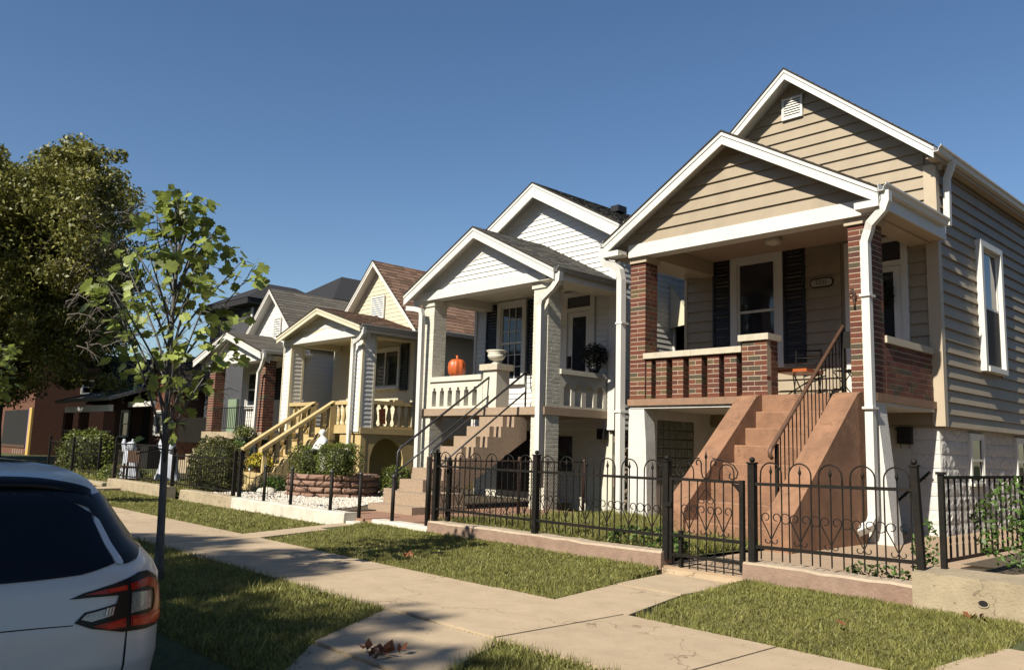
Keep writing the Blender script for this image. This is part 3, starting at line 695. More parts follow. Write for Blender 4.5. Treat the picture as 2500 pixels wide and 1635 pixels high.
# front window, shutters, door
window(H, 'y', 12.70, -1, -7.87, -6.87, 2.60, 4.60, cas=0.13, out=0.05)
def shutter(parent, x0, x1, z0, z1, y, m_, n=26):
    s = part('shutter', m_, parent, (x0, y-0.03, z0, x0+0.045, y, z1), (x1-0.045, y-0.03, z0, x1, y, z1), (x0+.045, y-.03, z0, x1-.045, y, z0+.06), (x0+.045, y-.03, z1-.06, x1-.045, y, z1), (x0+.045, y-.03, (z0+z1)/2-.03, x1-.045, y, (z0+z1)/2+.03))
    mb = MB(); h = (z1-z0-.12)/n
    for i in range(n):
        z = z0+.06+i*h; mb.hexa([(x0+.045, y-.026, z), (x1-.045, y-.026, z), (x1-.045, y-.018, z), (x0+.045, y-.018, z), (x0+.045, y-.012, z+h*.8), (x1-.045, y-.012, z+h*.8), (x1-.045, y-.004, z+h*.8), (x0+.045, y-.004, z+h*.8)])
    kind(mb.build('shutter_slats', m_, s), 'stuff'); return s
shutter(H, -8.24, -7.875, 2.66, 4.58, 12.695, shutter_m); shutter(H, -6.865, -6.48, 2.66, 4.58, 12.695, shutter_m)
d = part('door', white, H, (-5.80, 12.66, ZS, -5.72, 12.74, 4.52), (-4.93, 12.66, ZS, -4.835, 12.74, 4.52), (-5.72, 12.665, 4.44, -4.93, 12.74, 4.52), (-5.72, 12.665, 4.06, -4.93, 12.74, 4.14))
part('door_leaf', white, d, (-5.715, 12.675, ZS+.01, -5.60, 12.715, 4.055), (-5.05, 12.675, ZS+.01, -4.935, 12.715, 4.055), (-5.60, 12.677, ZS+.01, -5.05, 12.715, 2.25), (-5.60, 12.677, 3.97, -5.05, 12.715, 4.055))
part('door_pane', win_glass, d, (-5.60, 12.695, 2.25, -5.05, 12.708, 3.97)); part('transom_pane', win_glass, d, (-5.72, 12.69, 4.14, -4.93, 12.705, 4.44))
mb = MB(); mb.tube([(-5.60, 12.69, 3.0), (-5.60, 12.655, 3.0), (-5.60, 12.655, 3.12), (-5.60, 12.69, 3.12)], 0.008, 5); mb.build('door_handle', iron, d)
# porch roof
gable_roof(H, -6.58, 5.95, 2.29, 2.29, 1.36, 1.36, 10.40, 12.70, sh_grey, rake_h=0.185, soffit_y=10.63, m_wall=taupe)
MB().prism([(-8.62, 4.50), (-4.54, 4.50), (-6.58, 5.715)], 'y', 10.66, 10.75).build('porch_gable_wall', taupe, H)
def pspan(z):
    k = max(0, (5.86-z)/0.594); return (-6.58-k+0.12, -6.58+k-0.12)
siding(H, taupe, 'y', 10.66, -1, 4.53, 5.75, 0.187, pspan, t=0.036)
mb = MB(); mb.box(-8.52, 10.60, 4.315, -4.49, 10.86, 4.525); mb.build('porch_beam', white, H)
part('porch_beam', taupe_trim, H, (-4.80, 10.861, 4.315, -4.51, 12.69, 4.56)); part('porch_beam', taupe_trim, H, (-8.51, 10.861, 4.315, -8.22, 12.69, 4.56))
part('porch_ceiling', mat('porch_ceiling', (0.52, 0.40, 0.31), 0.7, 0.05, 3), H, (-8.22, 10.86, 4.565, -4.80, 12.70, 4.585))
part('eave_soffit', taupe_trim, H, (-4.509, 10.42, 4.345, -4.31, 12.70, 4.36)); part('eave_soffit', taupe_trim, H, (-8.86, 10.42, 4.345, -8.521, 12.70, 4.36))
part('eave_fascia', white, H, (-4.309, 10.42, 4.34, -4.285, 12.72, 4.56)); part('eave_fascia', white, H, (-8.875, 10.42, 4.34, -8.851, 12.72, 4.56))
part('eave_return', white, H, (-4.60, 10.365, 4.33, -4.286, 10.595, 4.42)); part('eave_return', white, H, (-8.874, 10.365, 4.33, -8.55, 10.595, 4.42))
gutter(H, -4.284, 4.62, 10.36, 12.60, 1, white); gutter(H, -8.876, 4.62, 10.36, 12.60, -1, white)
mb = MB(); mb.tube([(-4.22, 10.46, 4.53), (-4.22, 10.46, 4.40), (-4.26, 10.46, 4.30), (-4.44, 10.49, 4.15), (-4.48, 10.52, 4.07), (-4.535, 10.53, 3.92), (-4.545, 10.56, 0.42), (-4.57, 10.52, 0.30), (-4.70, 10.40, 0.22)], 0.072, 4); mb.build('downspout', white, H)
mb = MB(); mb.tube([(-8.94, 10.44, 4.53), (-8.94, 10.44, 4.36), (-8.88, 10.45, 4.25), (-8.72, 10.48, 4.20), (-8.62, 10.5, 4.10), (-8.60, 10.52, 3.95), (-8.60, 10.54, 0.12)], 0.078, 4); mb.build('downspout', white, H)
for x in (-4.54, -8.60):
    for z in (3.2, 1.75): part('spout_bracket', white, H, (x-0.07, 10.46, z, x+0.07, 10.64, z+0.03))
lt = MB().lathe([(0.03, 0), (0.11, 0.03), (0.14, 0.07), (0.12, 0.10), (0.14, 0.12)], (-6.55, 11.8, 4.445), 16); lt.build('porch_light', cream_paint, H)
# porch slab, piers
part('porch_slab', porch_slab, H, (-8.54, 10.64, 1.865, -4.49, 12.755, ZS))
part('porch_soffit', white_mas, H, (-8.52, 10.68, 1.82, -4.52, 12.75, 1.864))
MB().prism([(-4.86, 0.0), (-4.35, 0.0), (-4.38, 0.35), (-4.50, 1.60), (-4.52, 1.82), (-4.86, 1.82)], 'y', 10.70, 10.98).build('pier', white_mas, H)
MB().prism([(-8.55, 0.0), (-8.16, 0.0), (-8.20, 1.30), (-8.24, 1.82), (-8.55, 1.82)], 'y', 10.69, 10.94).build('pier', white_mas, H)
part('under_porch_wall', white_mas, H, (-8.48, 10.941, 0, -8.32, 12.758, 0.60), (-8.48, 10.941, 1.66, -8.32, 12.758, 1.819), (-8.48, 10.941, 0.60, -8.32, 11.15, 1.66), (-8.48, 12.20, 0.60, -8.32, 12.758, 1.66))
gbf = part('glass_block_window', mat('block_grout', (0.10, 0.10, 0.085), 0.9, 0.1), H, (-8.42, 11.15, 0.60, -8.335, 12.20, 1.66))
gm = MB(); a, b, c = 0.02, 0.081, 0.070
gm.add([(-a,-b,-c),(-a,b,-c),(-a,b,c),(-a,-b,c),(0,-b,-c),(0,b,-c),(0,b,c),(0,-b,c),(0.012,-b*.75,-c*.75),(0.012,b*.75,-c*.75),(0.012,b*.75,c*.75),(0.012,-b*.75,c*.75)],
       [(0,4,5,1),(1,5,6,2),(2,6,7,3),(3,7,4,0),(4,8,9,5),(5,9,10,6),(6,10,11,7),(7,11,8,4),(8,11,10,9)])
gme = mesh_of(gm, 'glass_block', glass_block_m)
for i in range(6):
    for j in range(7): inst(gme, 'glass_block', gbf, (-8.325, 11.15+0.0875+i*0.175, 0.60+0.0757+j*0.1514))
# brick pillars and balustrade
BP = BrickPool(H, brick_m, brick_i)
def bcore(x0, y0, x1, y1, z0, z1): part('mortar_core', mortar, H, (x0+.004, y0+.004, z0, x1-.004, y1-.004, z1))
for (x0, x1) in ((-4.845, -4.525), (-8.545, -8.235)):
    bcore(x0, 10.70, x1, 11.02, ZS, 4.225); BP.pillar(x0, 10.70, x1, 11.02, ZS+.001, 4.225, 0 if x0 > -5 else 1)
    part('pillar_cap', taupe_trim, H, (x0-.035, 10.665, 4.225, x1+.035, 11.05, 4.314))
PB = [(-8.232, -8.13), (-8.04, -7.833), (-7.723, -7.516), (-7.41, -7.18), (-7.079, -6.872), (-6.785, -6.575)]
for i, (x0, x1) in enumerate(PB):
    bcore(x0, 10.73, x1, 10.93, ZS, 2.62)
    n = 9; h = (2.62-ZS)/n
    for c in range(n):
        z = ZS+(c+.5)*h; D = 0.2
        if x1-x0 < 0.15:
            BP.add((x0+x1)/2, 10.73+.05, z, x1-x0, .1, h-.01, 0)
        elif c % 2 == 0:
            BP.add((x0+x1)/2, 10.73+.05, z, x1-x0, .1, h-.01, 0)
            BP.add((x0+x1)/2, 10.88, z, x1-x0, .1, h-.01, 4)
        else:
            w_ = (x1-x0-.01)/2
            for s in (0, 1): BP.add(x0+w_/2+s*(w_+.01), 10.83, z, w_, .2, h-.01, 0)
x0, x1 = -6.47, -6.06
bcore(x0, 10.70, x1, 11.0, ZS, 2.775)
n = 11; h = (2.775-ZS)/n
for c in range(n):
    z = ZS+(c+.5)*h
    us = [0, .205, .41] if c % 2 == 0 else [0, .10, .31, .41]
    for a, b in zip(us[:-1], us[1:]):
        BP.add(x0+(a+b)/2, 10.75, z, b-a-.009, .1, h-.01, 0)
    for (q0, q1) in ([(0.11, 0.30)] if c % 2 == 0 else [(0.11, 0.20), (0.21, 0.30)]): BP.add(x1-.05, 10.70+(q0+q1)/2, z, .1, q1-q0, h-.01, 2)
part('rail_cap', stone_cap, H, (-8.262, 10.68, 2.621, -7.35, 10.98, 2.712), (-7.346, 10.68, 2.621, -6.472, 10.98, 2.712))
part('pillar_cap', stone_cap, H, (-6.51, 10.66, 2.776, -6.02, 11.04, 2.868))
for fx, sg, x_ in ((-4.525, 1, -4.62), (-8.545, -1, -8.45)):
    part('mortar_core', mortar, H, (min(fx-sg*.004, x_-sg*.1), 11.021, ZS, max(fx-sg*.004, x_-sg*.1), 12.66, 2.655))
    BP.wall('x', fx, sg, 11.03, 12.65, ZS, 2.655, 1.5 if sg > 0 else 6)
    part('rail_cap', stone_cap, H, (min(fx+sg*.03, fx-sg*.27), 11.021, 2.656, max(fx+sg*.03, fx-sg*.27), 12.67, 2.75))
BP.finish()
# stair
for k in range(1, 8):
    y = 8.75+.28*(k-1); z = 0.07+.2375*k
    MB().prism([(y, 0.0), (y, z-.018), (y+.006, z-.006), (y+.018, z), (y+.275, z+.001), (y+.275, 0.0)], 'x', -6.09, -4.99).build('step', terra, H)
part('step', terra, H, (-6.09, 10.60, 0, -4.99, 10.638, 1.975))
prof = [(8.70, 0.0), (8.70, 0.38), (8.73, 0.46), (8.82, 0.53), (10.36, 1.86), (10.46, 1.945), (10.56, 1.975), (10.638, 1.975), (10.638, 0.0)]
MB().prism(prof, 'x', -4.988, -4.66).build('stair_side_wall', terra, H)
MB().prism(prof, 'x', -6.40, -6.092).build('stair_side_wall', terra, H)
# stair railing
rl = part('stair_railing', iron, H, (-5.055, 10.86, 1.97, -5.01, 10.905, 2.86), (-5.009, 10.86, 2.60, -4.85, 10.90, 2.82)); part('newel', iron, rl, (-5.05, 9.06, .30, -5.015, 9.10, 1.27))
mb = MB(); mb.tube([(-5.033, 8.97, 1.10), (-5.033, 8.93, 1.12), (-5.033, 8.92, 1.17), (-5.033, 8.96, 1.22), (-5.033, 10.90, 2.90)], 0.026, 6); mb.build('handrail', brown_wood, rl)
mb = MB(); mb.tube([(-5.033, 9.07, .46), (-5.033, 10.62, 2.03), (-5.033, 10.88, 2.04)], 0.014, 4); mb.build('bottom_rail', iron, rl)
for i in range(17):
    y = 9.17+i*0.10; mb = MB(); zt = 1.22+(y-8.96)*(1.68/1.94); zb = .46+(y-9.07)*(1.57/1.55) if y < 10.62 else 2.03
    mb.tube([(-5.033, y, zb), (-5.033, y, zt)], 0.0075, 4); mb.build('baluster', iron, rl)
for y in (9.6, 9.95, 10.3, 10.6):
    z = .46+(y-9.07)*1.013; part('foot_plate', iron, rl, (-5.06, y-.03, z-.05, -4.99, y+.03, z-.01))
# separate small things at house 1
s = thing('house_number_sign', 'oval number plate 5231 on the taupe wall beside the front door', 'sign', (-6.19, 12.66, 3.94))
def stadium(cx, cz, w_, h_, y0, y1, n=8):
    pts = []
    for k in range(n+1): t_ = -math.pi/2+math.pi*k/n; pts.append((cx+w_/2-h_/2+h_/2*math.cos(t_), cz+h_/2*math.sin(t_)))
    for k in range(n+1): t_ = math.pi/2+math.pi*k/n; pts.append((cx-w_/2+h_/2+h_/2*math.cos(t_), cz+h_/2*math.sin(t_)))
    return MB().prism(pts, 'y', y0, y1)
stadium(-6.19, 3.94, .40, .155, 12.670, 12.69).build('plate_border', shutter_m, s); stadium(-6.19, 3.94, .36, .115, 12.664, 12.671).build('plate_face', sign_m, s)
fc = bpy.data.curves.new('house_number', 'FONT'); fc.body = '5231'; fc.size = .10; fc.align_x = 'CENTER'; fc.align_y = 'CENTER'; fc.extrude = .002
fo = bpy.data.objects.new('house_number_text', fc); col.objects.link(fo); bpy.context.view_layer.update()
fm = bpy.data.meshes.new_from_object(fo.evaluated_get(bpy.context.evaluated_depsgraph_get())); bpy.data.objects.remove(fo); fm.materials.clear(); fm.materials.append(shutter_m)
inst(fm, 'house_number', s, (-6.19, 12.6635, 3.94), (R(90), 0, 0))
s = thing('mailbox', 'black wall mailbox on the white wall under the brick porch', 'mailbox', (-4.97, 12.7, 1.36))
MB().prism([(-5.07, 1.36), (-4.87, 1.36), (-4.87, 1.60), (-5.07, 1.60)], 'y', 12.66, 12.755).build('box', shutter_m, s); MB().hexa([(-5.085, 12.64, 1.56), (-4.855, 12.64, 1.56), (-4.855, 12.754, 1.60), (-5.085, 12.754, 1.60), (-5.085, 12.64, 1.58), (-4.855, 12.64, 1.58), (-4.855, 12.754, 1.625), (-5.085, 12.754, 1.625)]).build('lid', shutter_m, s)
for x in (-5.03, -4.91):
    mb = MB(); mb.tube([(x, 12.70, 1.36), (x, 12.69, 1.31), (x+.02, 12.66, 1.29), (x+.02, 12.65, 1.32)], .005, 4); mb.build('newspaper_hook', iron, s)
s = thing('wall_handrail', 'short black handrail sloping down the white basement wall', 'handrail', (-5.0, 12.6, .5))
mb = MB(); mb.tube([(-5.12, 12.62, .42), (-5.12, 12.62, .48), (-4.60, 12.62, .97)], .02, 6); mb.tube([(-5.0, 12.62, .60), (-5.0, 12.75, .60)], .008, 4); mb.tube([(-4.72, 12.62, .86), (-4.72, 12.75, .86)], .008, 4); mb.build('rail', iron, s)
s = MB()
for (x, z, r_) in ((-4.80, 3.345, .022), (-4.815, 3.285, .026)): s.tube([(x+r_*math.cos(k*.7), 10.685, z+r_*math.sin(k*.7)) for k in range(9)], .006, 4, closed=True)
s.tube([(-4.79, 10.685, 3.33), (-4.765, 10.68, 3.30), (-4.755, 10.68, 3.25), (-4.75, 10.685, 3.20)], [.012, .02, .016, .008], 6); s.tube([(-4.80, 10.685, 3.25), (-4.785, 10.685, 3.19)], .007, 5); s.tube([(-4.77, 10.685, 3.22), (-4.77, 10.685, 3.09)], [.012, .014], 6)
tag(s.build('pillar_ornament', rust, None, loc=(-4.78, 10.69, 3.2)), 'small metal ornament on the front brick pillar beside the downspout', 'ornament')
# wreath
def wreath(name, label, c, R0, r0, n, m_, rg, axis='y'):
    cs = []
    for i in range(n):
        t_ = rg.uniform(0, 2*math.pi); q = r0*math.sqrt(rg.uniform()); p = rg.uniform(0, 2*math.pi)
        rr = R0+q*math.cos(p); cs.append((c[0]+rr*math.cos(t_), c[1]+q*math.sin(p), c[2]+rr*math.sin(t_)))
    V, F = leafcards(cs, .05, rg)
    o = np_mesh(name, V, F, m_, None, loc=c); return tag(o, label, 'wreath')
wreath('wreath', 'dark leafy wreath on the glass door behind the brick pillar', (-5.22, 12.62, 3.62), .15, .07, 500, core_m, nrg)
# bistro set
def folding_chair(name, label, x, y, z, rz, group):
    t_ = thing(name, label, 'chair', (x, y, z), group)
    def rot(p): c_, s_ = math.cos(rz), math.sin(rz); return (x+p[0]*c_-p[1]*s_, y+p[0]*s_+p[1]*c_, z+p[2])
    for s_ in (-.19, .19):
        mb = MB(); mb.tube([rot((s_, .20, 0)), rot((s_, -.16, .44)), rot((s_, -.22, .86))], .009, 5); mb.build('leg', iron, t_)
        mb = MB(); mb.tube([rot((s_, -.20, 0)), rot((s_, .19, .44))], .009, 5); mb.build('leg', iron, t_)
    for zz, yy in ((.84, -.217), (.72, -.20), (.62, -.185)):
        mb = MB(); mb.tube([rot((-.19, yy, zz)), rot((.19, yy, zz))], .012, 5); mb.build('back_slat', iron, t_)
    mb = MB()
    for k in range(6): mb.tube([rot((-.19, -.14+k*.06, .44)), rot((.19, -.14+k*.06, .44))], .012, 4)
    mb.build('seat', iron, t_)
    return t_
s = thing('bistro_table', 'small bistro table with an orange top on the brick porch', 'table', (-5.98, 11.75, ZS))
MB().box(-6.36, 11.45, 2.375, -5.85, 11.98, 2.42).build('table_top', orange_top, s)
for (a, b, c, d_) in ((-6.3, 11.5, -5.9, 11.93), (-5.9, 11.5, -6.3, 11.93)):
    mb = MB(); mb.tube([(a, b, ZS), (c, d_, 2.37)], .010, 5); mb.build('leg', iron, s)
mb = MB(); mb.tube([(-6.3, 11.5, 2.1), (-5.9, 11.5, 2.1)], .008, 4); mb.tube([(-6.3, 11.93, 2.1), (-5.9, 11.93, 2.1)], .008, 4); mb.build('crossbar', iron, s)
folding_chair('folding_chair', 'black folding chair behind the stair railing, right of the orange table', -5.45, 12.05, ZS, R(80), 'folding chairs on the brick porch')
folding_chair('folding_chair', 'black folding chair between the orange table and the short brick pier', -6.25, 12.25, ZS, R(200), 'folding chairs on the brick porch')
s = MB(); s.lathe([(.02, 0), (.16, .0), (.18, .06), (.12, .16), (.05, .24), (.05, .27), (.0, .30)], (-8.05, 12.1, 2.55), 12)
s.tube([(-8.05, 12.1, ZS), (-8.05, 12.1, 2.56)], .02, 6); tag(s.build('porch_lamp', glass_mat('jar_glass', (.25, .25, .22), .1), None, loc=(-8.05, 12.1, ZS)), 'clear glass lantern above the left brick balustrade', 'lantern')

# ================================================================ HOUSE 2 (white siding, cream painted brick porch)
H = thing('cream_porch_house', 'white sided house with cream painted porch and speckled stone stair', 'house', (-12.3, 14, 0), 'small gabled houses along the street')
Z2 = 1.89
part('wall', white_side, H, (-14.42, 12.42, 1.53, -10.28, 24, 5.45))
part('foundation', cream_paint, H, (-14.40, 12.46, -.05, -10.36, 24, 1.54))
MB().prism([(-14.42, 5.451), (-10.28, 5.451), (-12.35, 6.58)], 'y', 12.42, 24).build('gable_wall', white_side, H)
def s2(z):
    k = max(0.0, (6.62-z)/0.546); return (max(-14.42, -12.35-k), min(-10.42, -12.35+k))
siding(H, white_side, 'y', 12.42, -1, 1.55, 6.55, 0.108, s2, [(-14.06, -13.69, 2.7, 4.45), (-13.68, -12.72, 2.45, 4.5), (-12.72, -12.36, 2.7, 4.45), (-11.66, -10.78, 1.7, 4.45)], t=0.022)
siding(H, white_side, 'x', -10.28, 1, 1.55, 5.35, 0.108, lambda z: (12.50, 24), [(14.28, 15.3, 3.1, 4.75)], t=0.015)
part('corner_board', white, H, (-10.42, 12.37, 1.53, -10.25, 12.40, 5.3), (-10.28, 12.401, 1.53, -10.252, 12.50, 5.3))
part('corner_board', white, H, (-14.46, 12.37, 1.53, -14.40, 12.50, 5.3))
gable_roof(H, -12.35, 6.83, 2.42, 2.42, 1.33, 1.33, 12.10, 24.1, sh_grey, rake_h=0.30, rake_t=.035, soffit_y=12.40)
part('ridge_vent', shutter_m, H, (-11.95, 14.2, 6.56, -11.72, 14.5, 6.70)); part('ridge_vent', shutter_m, H, (-11.95, 15.2, 6.58, -11.75, 15.45, 6.70))
part('eave_fascia', white, H, (-9.97, 12.12, 5.32, -9.95, 24.1, 5.46)); gutter(H, -9.949, 5.50, 12.08, 24.1, 1, white)
for b0 in range(0, 7):
    for c in range(6):
        a = 12.50+c*.42-(.2 if b0 % 2 else 0)
        if a < 12.45: continue
        rock_block(a, a+.42, .02+b0*.21, .23+b0*.21, -10.36, 1, .05, 300+b0*10+c).build('foundation_block', mat('brown_rock_face', (0.26, 0.20, 0.14), 0.9, 0.3, 10, bump=0.8), H)
shutter(H, -14.06, -13.695, 2.72, 4.33, 12.40, shutter_m, 22); shutter(H, -12.715, -12.37, 2.72, 4.33, 12.40, shutter_m, 22)
window(H, 'y', 12.40, -1, -13.66, -12.735, 2.5, 4.36, cas=.11, grid=(3, 6))
d = part('door', white, H, (-11.64, 12.36, Z2, -11.53, 12.43, 4.34), (-10.90, 12.36, Z2, -10.79, 12.43, 4.34), (-11.53, 12.36, 4.24, -10.90, 12.43, 4.34), (-11.53, 12.36, 3.93, -10.90, 12.43, 4.01))
part('door_leaf', white, d, (-11.525, 12.395, Z2, -11.40, 12.42, 3.925), (-11.03, 12.395, Z2, -10.905, 12.42, 3.925), (-11.40, 12.396, Z2, -11.03, 12.42, 2.10), (-11.40, 12.396, 3.82, -11.03, 12.42, 3.925))
part('door_pane', win_glass, d, (-11.40, 12.405, 2.10, -11.03, 12.412, 3.82)); part('transom_pane', win_glass, d, (-11.53, 12.39, 4.01, -10.90, 12.40, 4.24))
part('door_lock', iron, d, (-11.50, 12.36, 2.78, -11.42, 12.394, 3.02))
# awning window in the side wall
window(H, 'x', -10.28, 1, 14.28, 15.28, 3.12, 4.70, cas=.06, mid=True)
aw = MB(); p = [(-10.27, 4.66), (-9.75, 3.85), (-9.75, 3.80), (-10.27, 4.62)]
for i in range(8):
    y = 14.20+i*.145; z = .012 if i % 2 else 0
    aw.prism([(-10.26, 4.68+z), (-9.72, 3.90+z), (-9.72, 3.885+z), (-10.26, 4.665+z)], 'y', y, y+.143)
aw.build('awning', cream_side, H)
MB().prism([(-10.26, 4.66), (-9.74, 3.90), (-9.74, 3.78), (-10.26, 3.72)], 'y', 14.18, 14.195).build('awning_side', cream_side, H); MB().prism([(-10.26, 4.66), (-9.74, 3.90), (-9.74, 3.78), (-10.26, 3.72)], 'y', 15.365, 15.38).build('awning_side', cream_side, H)
# porch roof
gable_roof(H, -12.27, 5.48, 2.25, 2.25, 1.13, 1.13, 10.40, 12.41, sh_grey, rake_h=0.20, soffit_y=10.62)
MB().prism([(-14.28, 4.375), (-10.30, 4.375), (-12.28, 5.33)], 'y', 10.67, 10.75).build('porch_gable_wall', white_side, H)
siding(H, white_side, 'y', 10.67, -1, 4.40, 5.36, 0.097, lambda z: (-12.27-max(0, (5.40-z)/.502), -12.27+max(0, (5.40-z)/.502)), (), t=0.022)
part('porch_beam', white, H, (-14.20, 10.60, 4.20, -10.43, 10.88, 4.385)); part('porch_beam', cream_paint, H, (-10.80, 10.881, 4.20, -10.45, 12.41, 4.40)); part('porch_beam', cream_paint, H, (-14.18, 10.881, 4.20, -13.86, 12.41, 4.40))
part('porch_ceiling', cream_paint, H, (-13.86, 10.881, 4.385, -10.80, 12.41, 4.40))
part('eave_fascia', white, H, (-10.04, 10.42, 4.14, -10.02, 12.42, 4.32)); part('eave_soffit', cream_paint, H, (-10.429, 10.42, 4.145, -10.041, 12.4, 4.155))
gutter(H, -10.019, 4.36, 10.37, 12.40, 1, mat('grey_gutter', (.42, .41, .38), .5, .1), .11, .10)
mb = MB(); mb.tube([(-9.96, 10.46, 4.26), (-9.97, 10.46, 4.12), (-10.10, 10.47, 4.0), (-10.42, 10.52, 3.84), (-10.50, 10.55, 3.72), (-10.50, 10.58, .72), (-10.50, 10.55, .60)], .072, 4); mb.build('downspout', white, H)
mb = MB(); mb.tube([(-14.48, 10.46, 4.06), (-14.20, 10.46, 4.02), (-14.02, 10.48, 3.97), (-14.0, 10.5, 3.86), (-14.03, 10.56, .10)], .07, 4); mb.build('downspout', white, H)
# slab, columns
part('porch_slab', aggreg, H, (-14.20, 10.64, 1.745, -10.43, 12.44, Z2))
BP = BrickPool(H, cream_brick, cream_brick, 240, 'painted_brick')
for (x0, x1) in ((-10.83, -10.45), (-14.19, -13.84)):
    for (z0, z1) in ((Z2, 4.08), (0.0, 1.744)):
        part('column_core', cream_paint, H, (x0+.003, 10.703, z0, x1-.003, 11.037, z1)); BP.pillar(x0, 10.70, x1, 11.04, z0+.001, z1, (0 if x0 > -12 else 1)+(0 if z0 > 1 else .5), jt=.008)
    part('column_cap', cream_paint, H, (x0-.03, 10.67, 4.081, x1+.03, 11.06, 4.199))
BP.finish()
bal = [(-13.86, 10.70, Z2, -12.20, 10.90, 1.94), (-13.86, 10.70, 2.32, -12.20, 10.90, 2.449)]
part('balustrade_rail', cream_paint, H, *bal)
xs_ = [-13.86]+[v for k in range(6) for v in (-13.80+.259*k, -13.66+.259*k)]+[-12.20]
for a, b in zip(xs_[0::2], xs_[1::2]):
    part('baluster', cream_paint, H, (a, 10.70, 1.941, b, 10.90, 2.26), (a-.035 if a > -13.85 else a, 10.70, 2.2601, b+.035 if b < -12.25 else b, 10.90, 2.319))
part('rail_cap', cream_paint, H, (-13.88, 10.66, 2.45, -12.225, 10.94, 2.55))
part('pedestal', cream_paint, H, (-12.19, 10.70, Z2, -11.80, 11.04, 2.62)); part('pedestal_cap', stone_cap, H, (-12.26, 10.65, 2.621, -11.74, 11.09, 2.74))
part('balustrade_rail', cream_paint, H, (-10.64, 11.041, Z2, -10.45, 12.39, 1.935), (-10.64, 11.041, 2.34, -10.45, 12.39, 2.509))
ys_ = [11.041, 11.16, 11.36, 11.465, 11.656, 11.776, 11.987, 12.095, 12.28, 12.39]
for a, b in zip(ys_[0::2], ys_[1::2]): part('baluster', cream_paint, H, (-10.64, a, 1.9351, -10.45, b, 2.28), (-10.64, a-.04 if a > 11.1 else a, 2.2801, -10.45, b+.04 if b < 12.35 else b, 2.339))
part('rail_cap', cream_paint, H, (-10.68, 11.041, 2.51, -10.41, 12.40, 2.60))
part('basement_door', dark, H, (-13.6, 12.44, 0.1, -12.6, 12.455, 1.5)); part('basement_window', win_glass, H, (-12.2, 12.44, .7, -11.4, 12.455, 1.4))
part('wall_lantern', iron, H, (-10.95, 11.10, 1.25, -10.84, 11.22, 1.50)); part('wall_lantern', iron, H, (-10.62, 12.30, 1.35, -10.44, 12.43, 1.55))
# stair with metal pipe rails
for k in range(9):
    y = 7.80+.32*k; z = .175+.1905*k
    if k == 0: x0, x1 = -11.64, -10.44
    elif k == 1: x0, x1 = -11.68, -10.50
    elif k == 2: x0, x1 = -11.68, -11.03
    else: x0, x1 = -11.70-.022*k, -11.22
    yb = y+.36 if k > 1 else 8.9
    zb = 0 if k < 4 else z-.32
    MB().prism([(y, zb), (y, z), (yb, z), (yb, zb)], 'x', x0, x1).build('step', aggreg, H)
for k in range(2, 9):
    y = 7.80+.32*k+.10; z = .175+.1905*(k); zb0 = max(0.0, .175+.1905*(k-2)-.22); zb1 = max(0.0, zb0+.19)
    MB().prism([(y, zb0), (y, z+.0), (y+.322, z+.0), (y+.322, zb1)], 'x', -11.215, -11.02).build('stair_side', aggreg, H)
    if k > 2: MB().prism([(y, zb0), (y, z-.10), (y+.322, z-.10), (y+.322, zb1)], 'x', -11.92, -11.895).build('stair_side', aggreg, H)
def pipe_rail(x, name='pipe_handrail'):
    rr = MB(); rr.tube([(x, 8.62, .30), (x, 8.62, 1.00), (x, 8.68, 1.08), (x, 10.80, 2.55)], .021, 6); o = rr.build(name, handrail_m, H)
    q = MB(); q.tube([(x, 8.62, .66), (x, 10.80, 2.18)], .018, 6); q.build('lower_rail', handrail_m, o)
    q = MB(); q.tube([(x, 10.79, 1.75), (x, 10.79, 2.54)], .018, 6); q.build('rail_post', handrail_m, o)
pipe_rail(-12.02); pipe_rail(-11.08)
part('garden_step_wall', aggreg, H, (-12.6, 8.76, 0, -11.93, 8.84, .35))
# things on porch 2
def pumpkin(name, label, c, rx, h, group=None):
    s_ = thing(name, label, 'pumpkin', c, group)
    prof = [(0.02*rx/.2, 0.0), (rx*.62, .0), (rx*.92, h*.18), (rx, h*.5), (rx*.93, h*.8), (rx*.6, h*.98), (rx*.2, h*.93)]
    mb = MB(); mb.lathe(prof, c, 40, rib=.07, ribn=8); mb.build('pumpkin_shell', pumpkin_m, s_)
    mb = MB(); mb.tube([(c[0], c[1], c[2]+h*.9), (c[0]+.01, c[1], c[2]+h*1.05), (c[0]-.01, c[1], c[2]+h*1.2)], [.035, .022, .026], 6); mb.build('pumpkin_stem', pumpkin_m, s_)
pumpkin('pumpkin', 'tall bright orange pumpkin standing on the cream balustrade', (-13.14, 10.80, 2.55), .175, .36)
s = thing('stone_urn', 'cream fluted urn on the square pedestal beside the pumpkin', 'urn', (-12.0, 10.86, 2.74))
mb = MB(); mb.lathe([(.10, 0), (.10, .02), (.07, .035), (.05, .06), (.07, .08), (.13, .10), (.165, .15), (.17, .19)], (-12.0, 10.86, 2.741), 40, rib=.035, ribn=20); mb.build('urn_bowl', cream_paint, s)
mb = MB(); mb.lathe([(.165, .19), (.17, .21), (.16, .225), (.20, .26), (.205, .275), (.19, .28), (.15, .22)], (-12.0, 10.86, 2.741), 32); mb.build('urn_rim', cream_paint, s)
folding_chair('metal_chair', 'open metal chair on the cream porch behind the stair rails', -11.45, 11.6, Z2, R(30), None)
s = thing('potted_plant', 'dark bushy potted plant on the cream side balustrade by the white door', 'potted plant', (-10.56, 12.12, 2.6))
MB().lathe([(.08, 0), (.10, .02), (.13, .16), (.12, .16)], (-10.56, 12.12, 2.601), 12).build('pot', shutter_m, s)
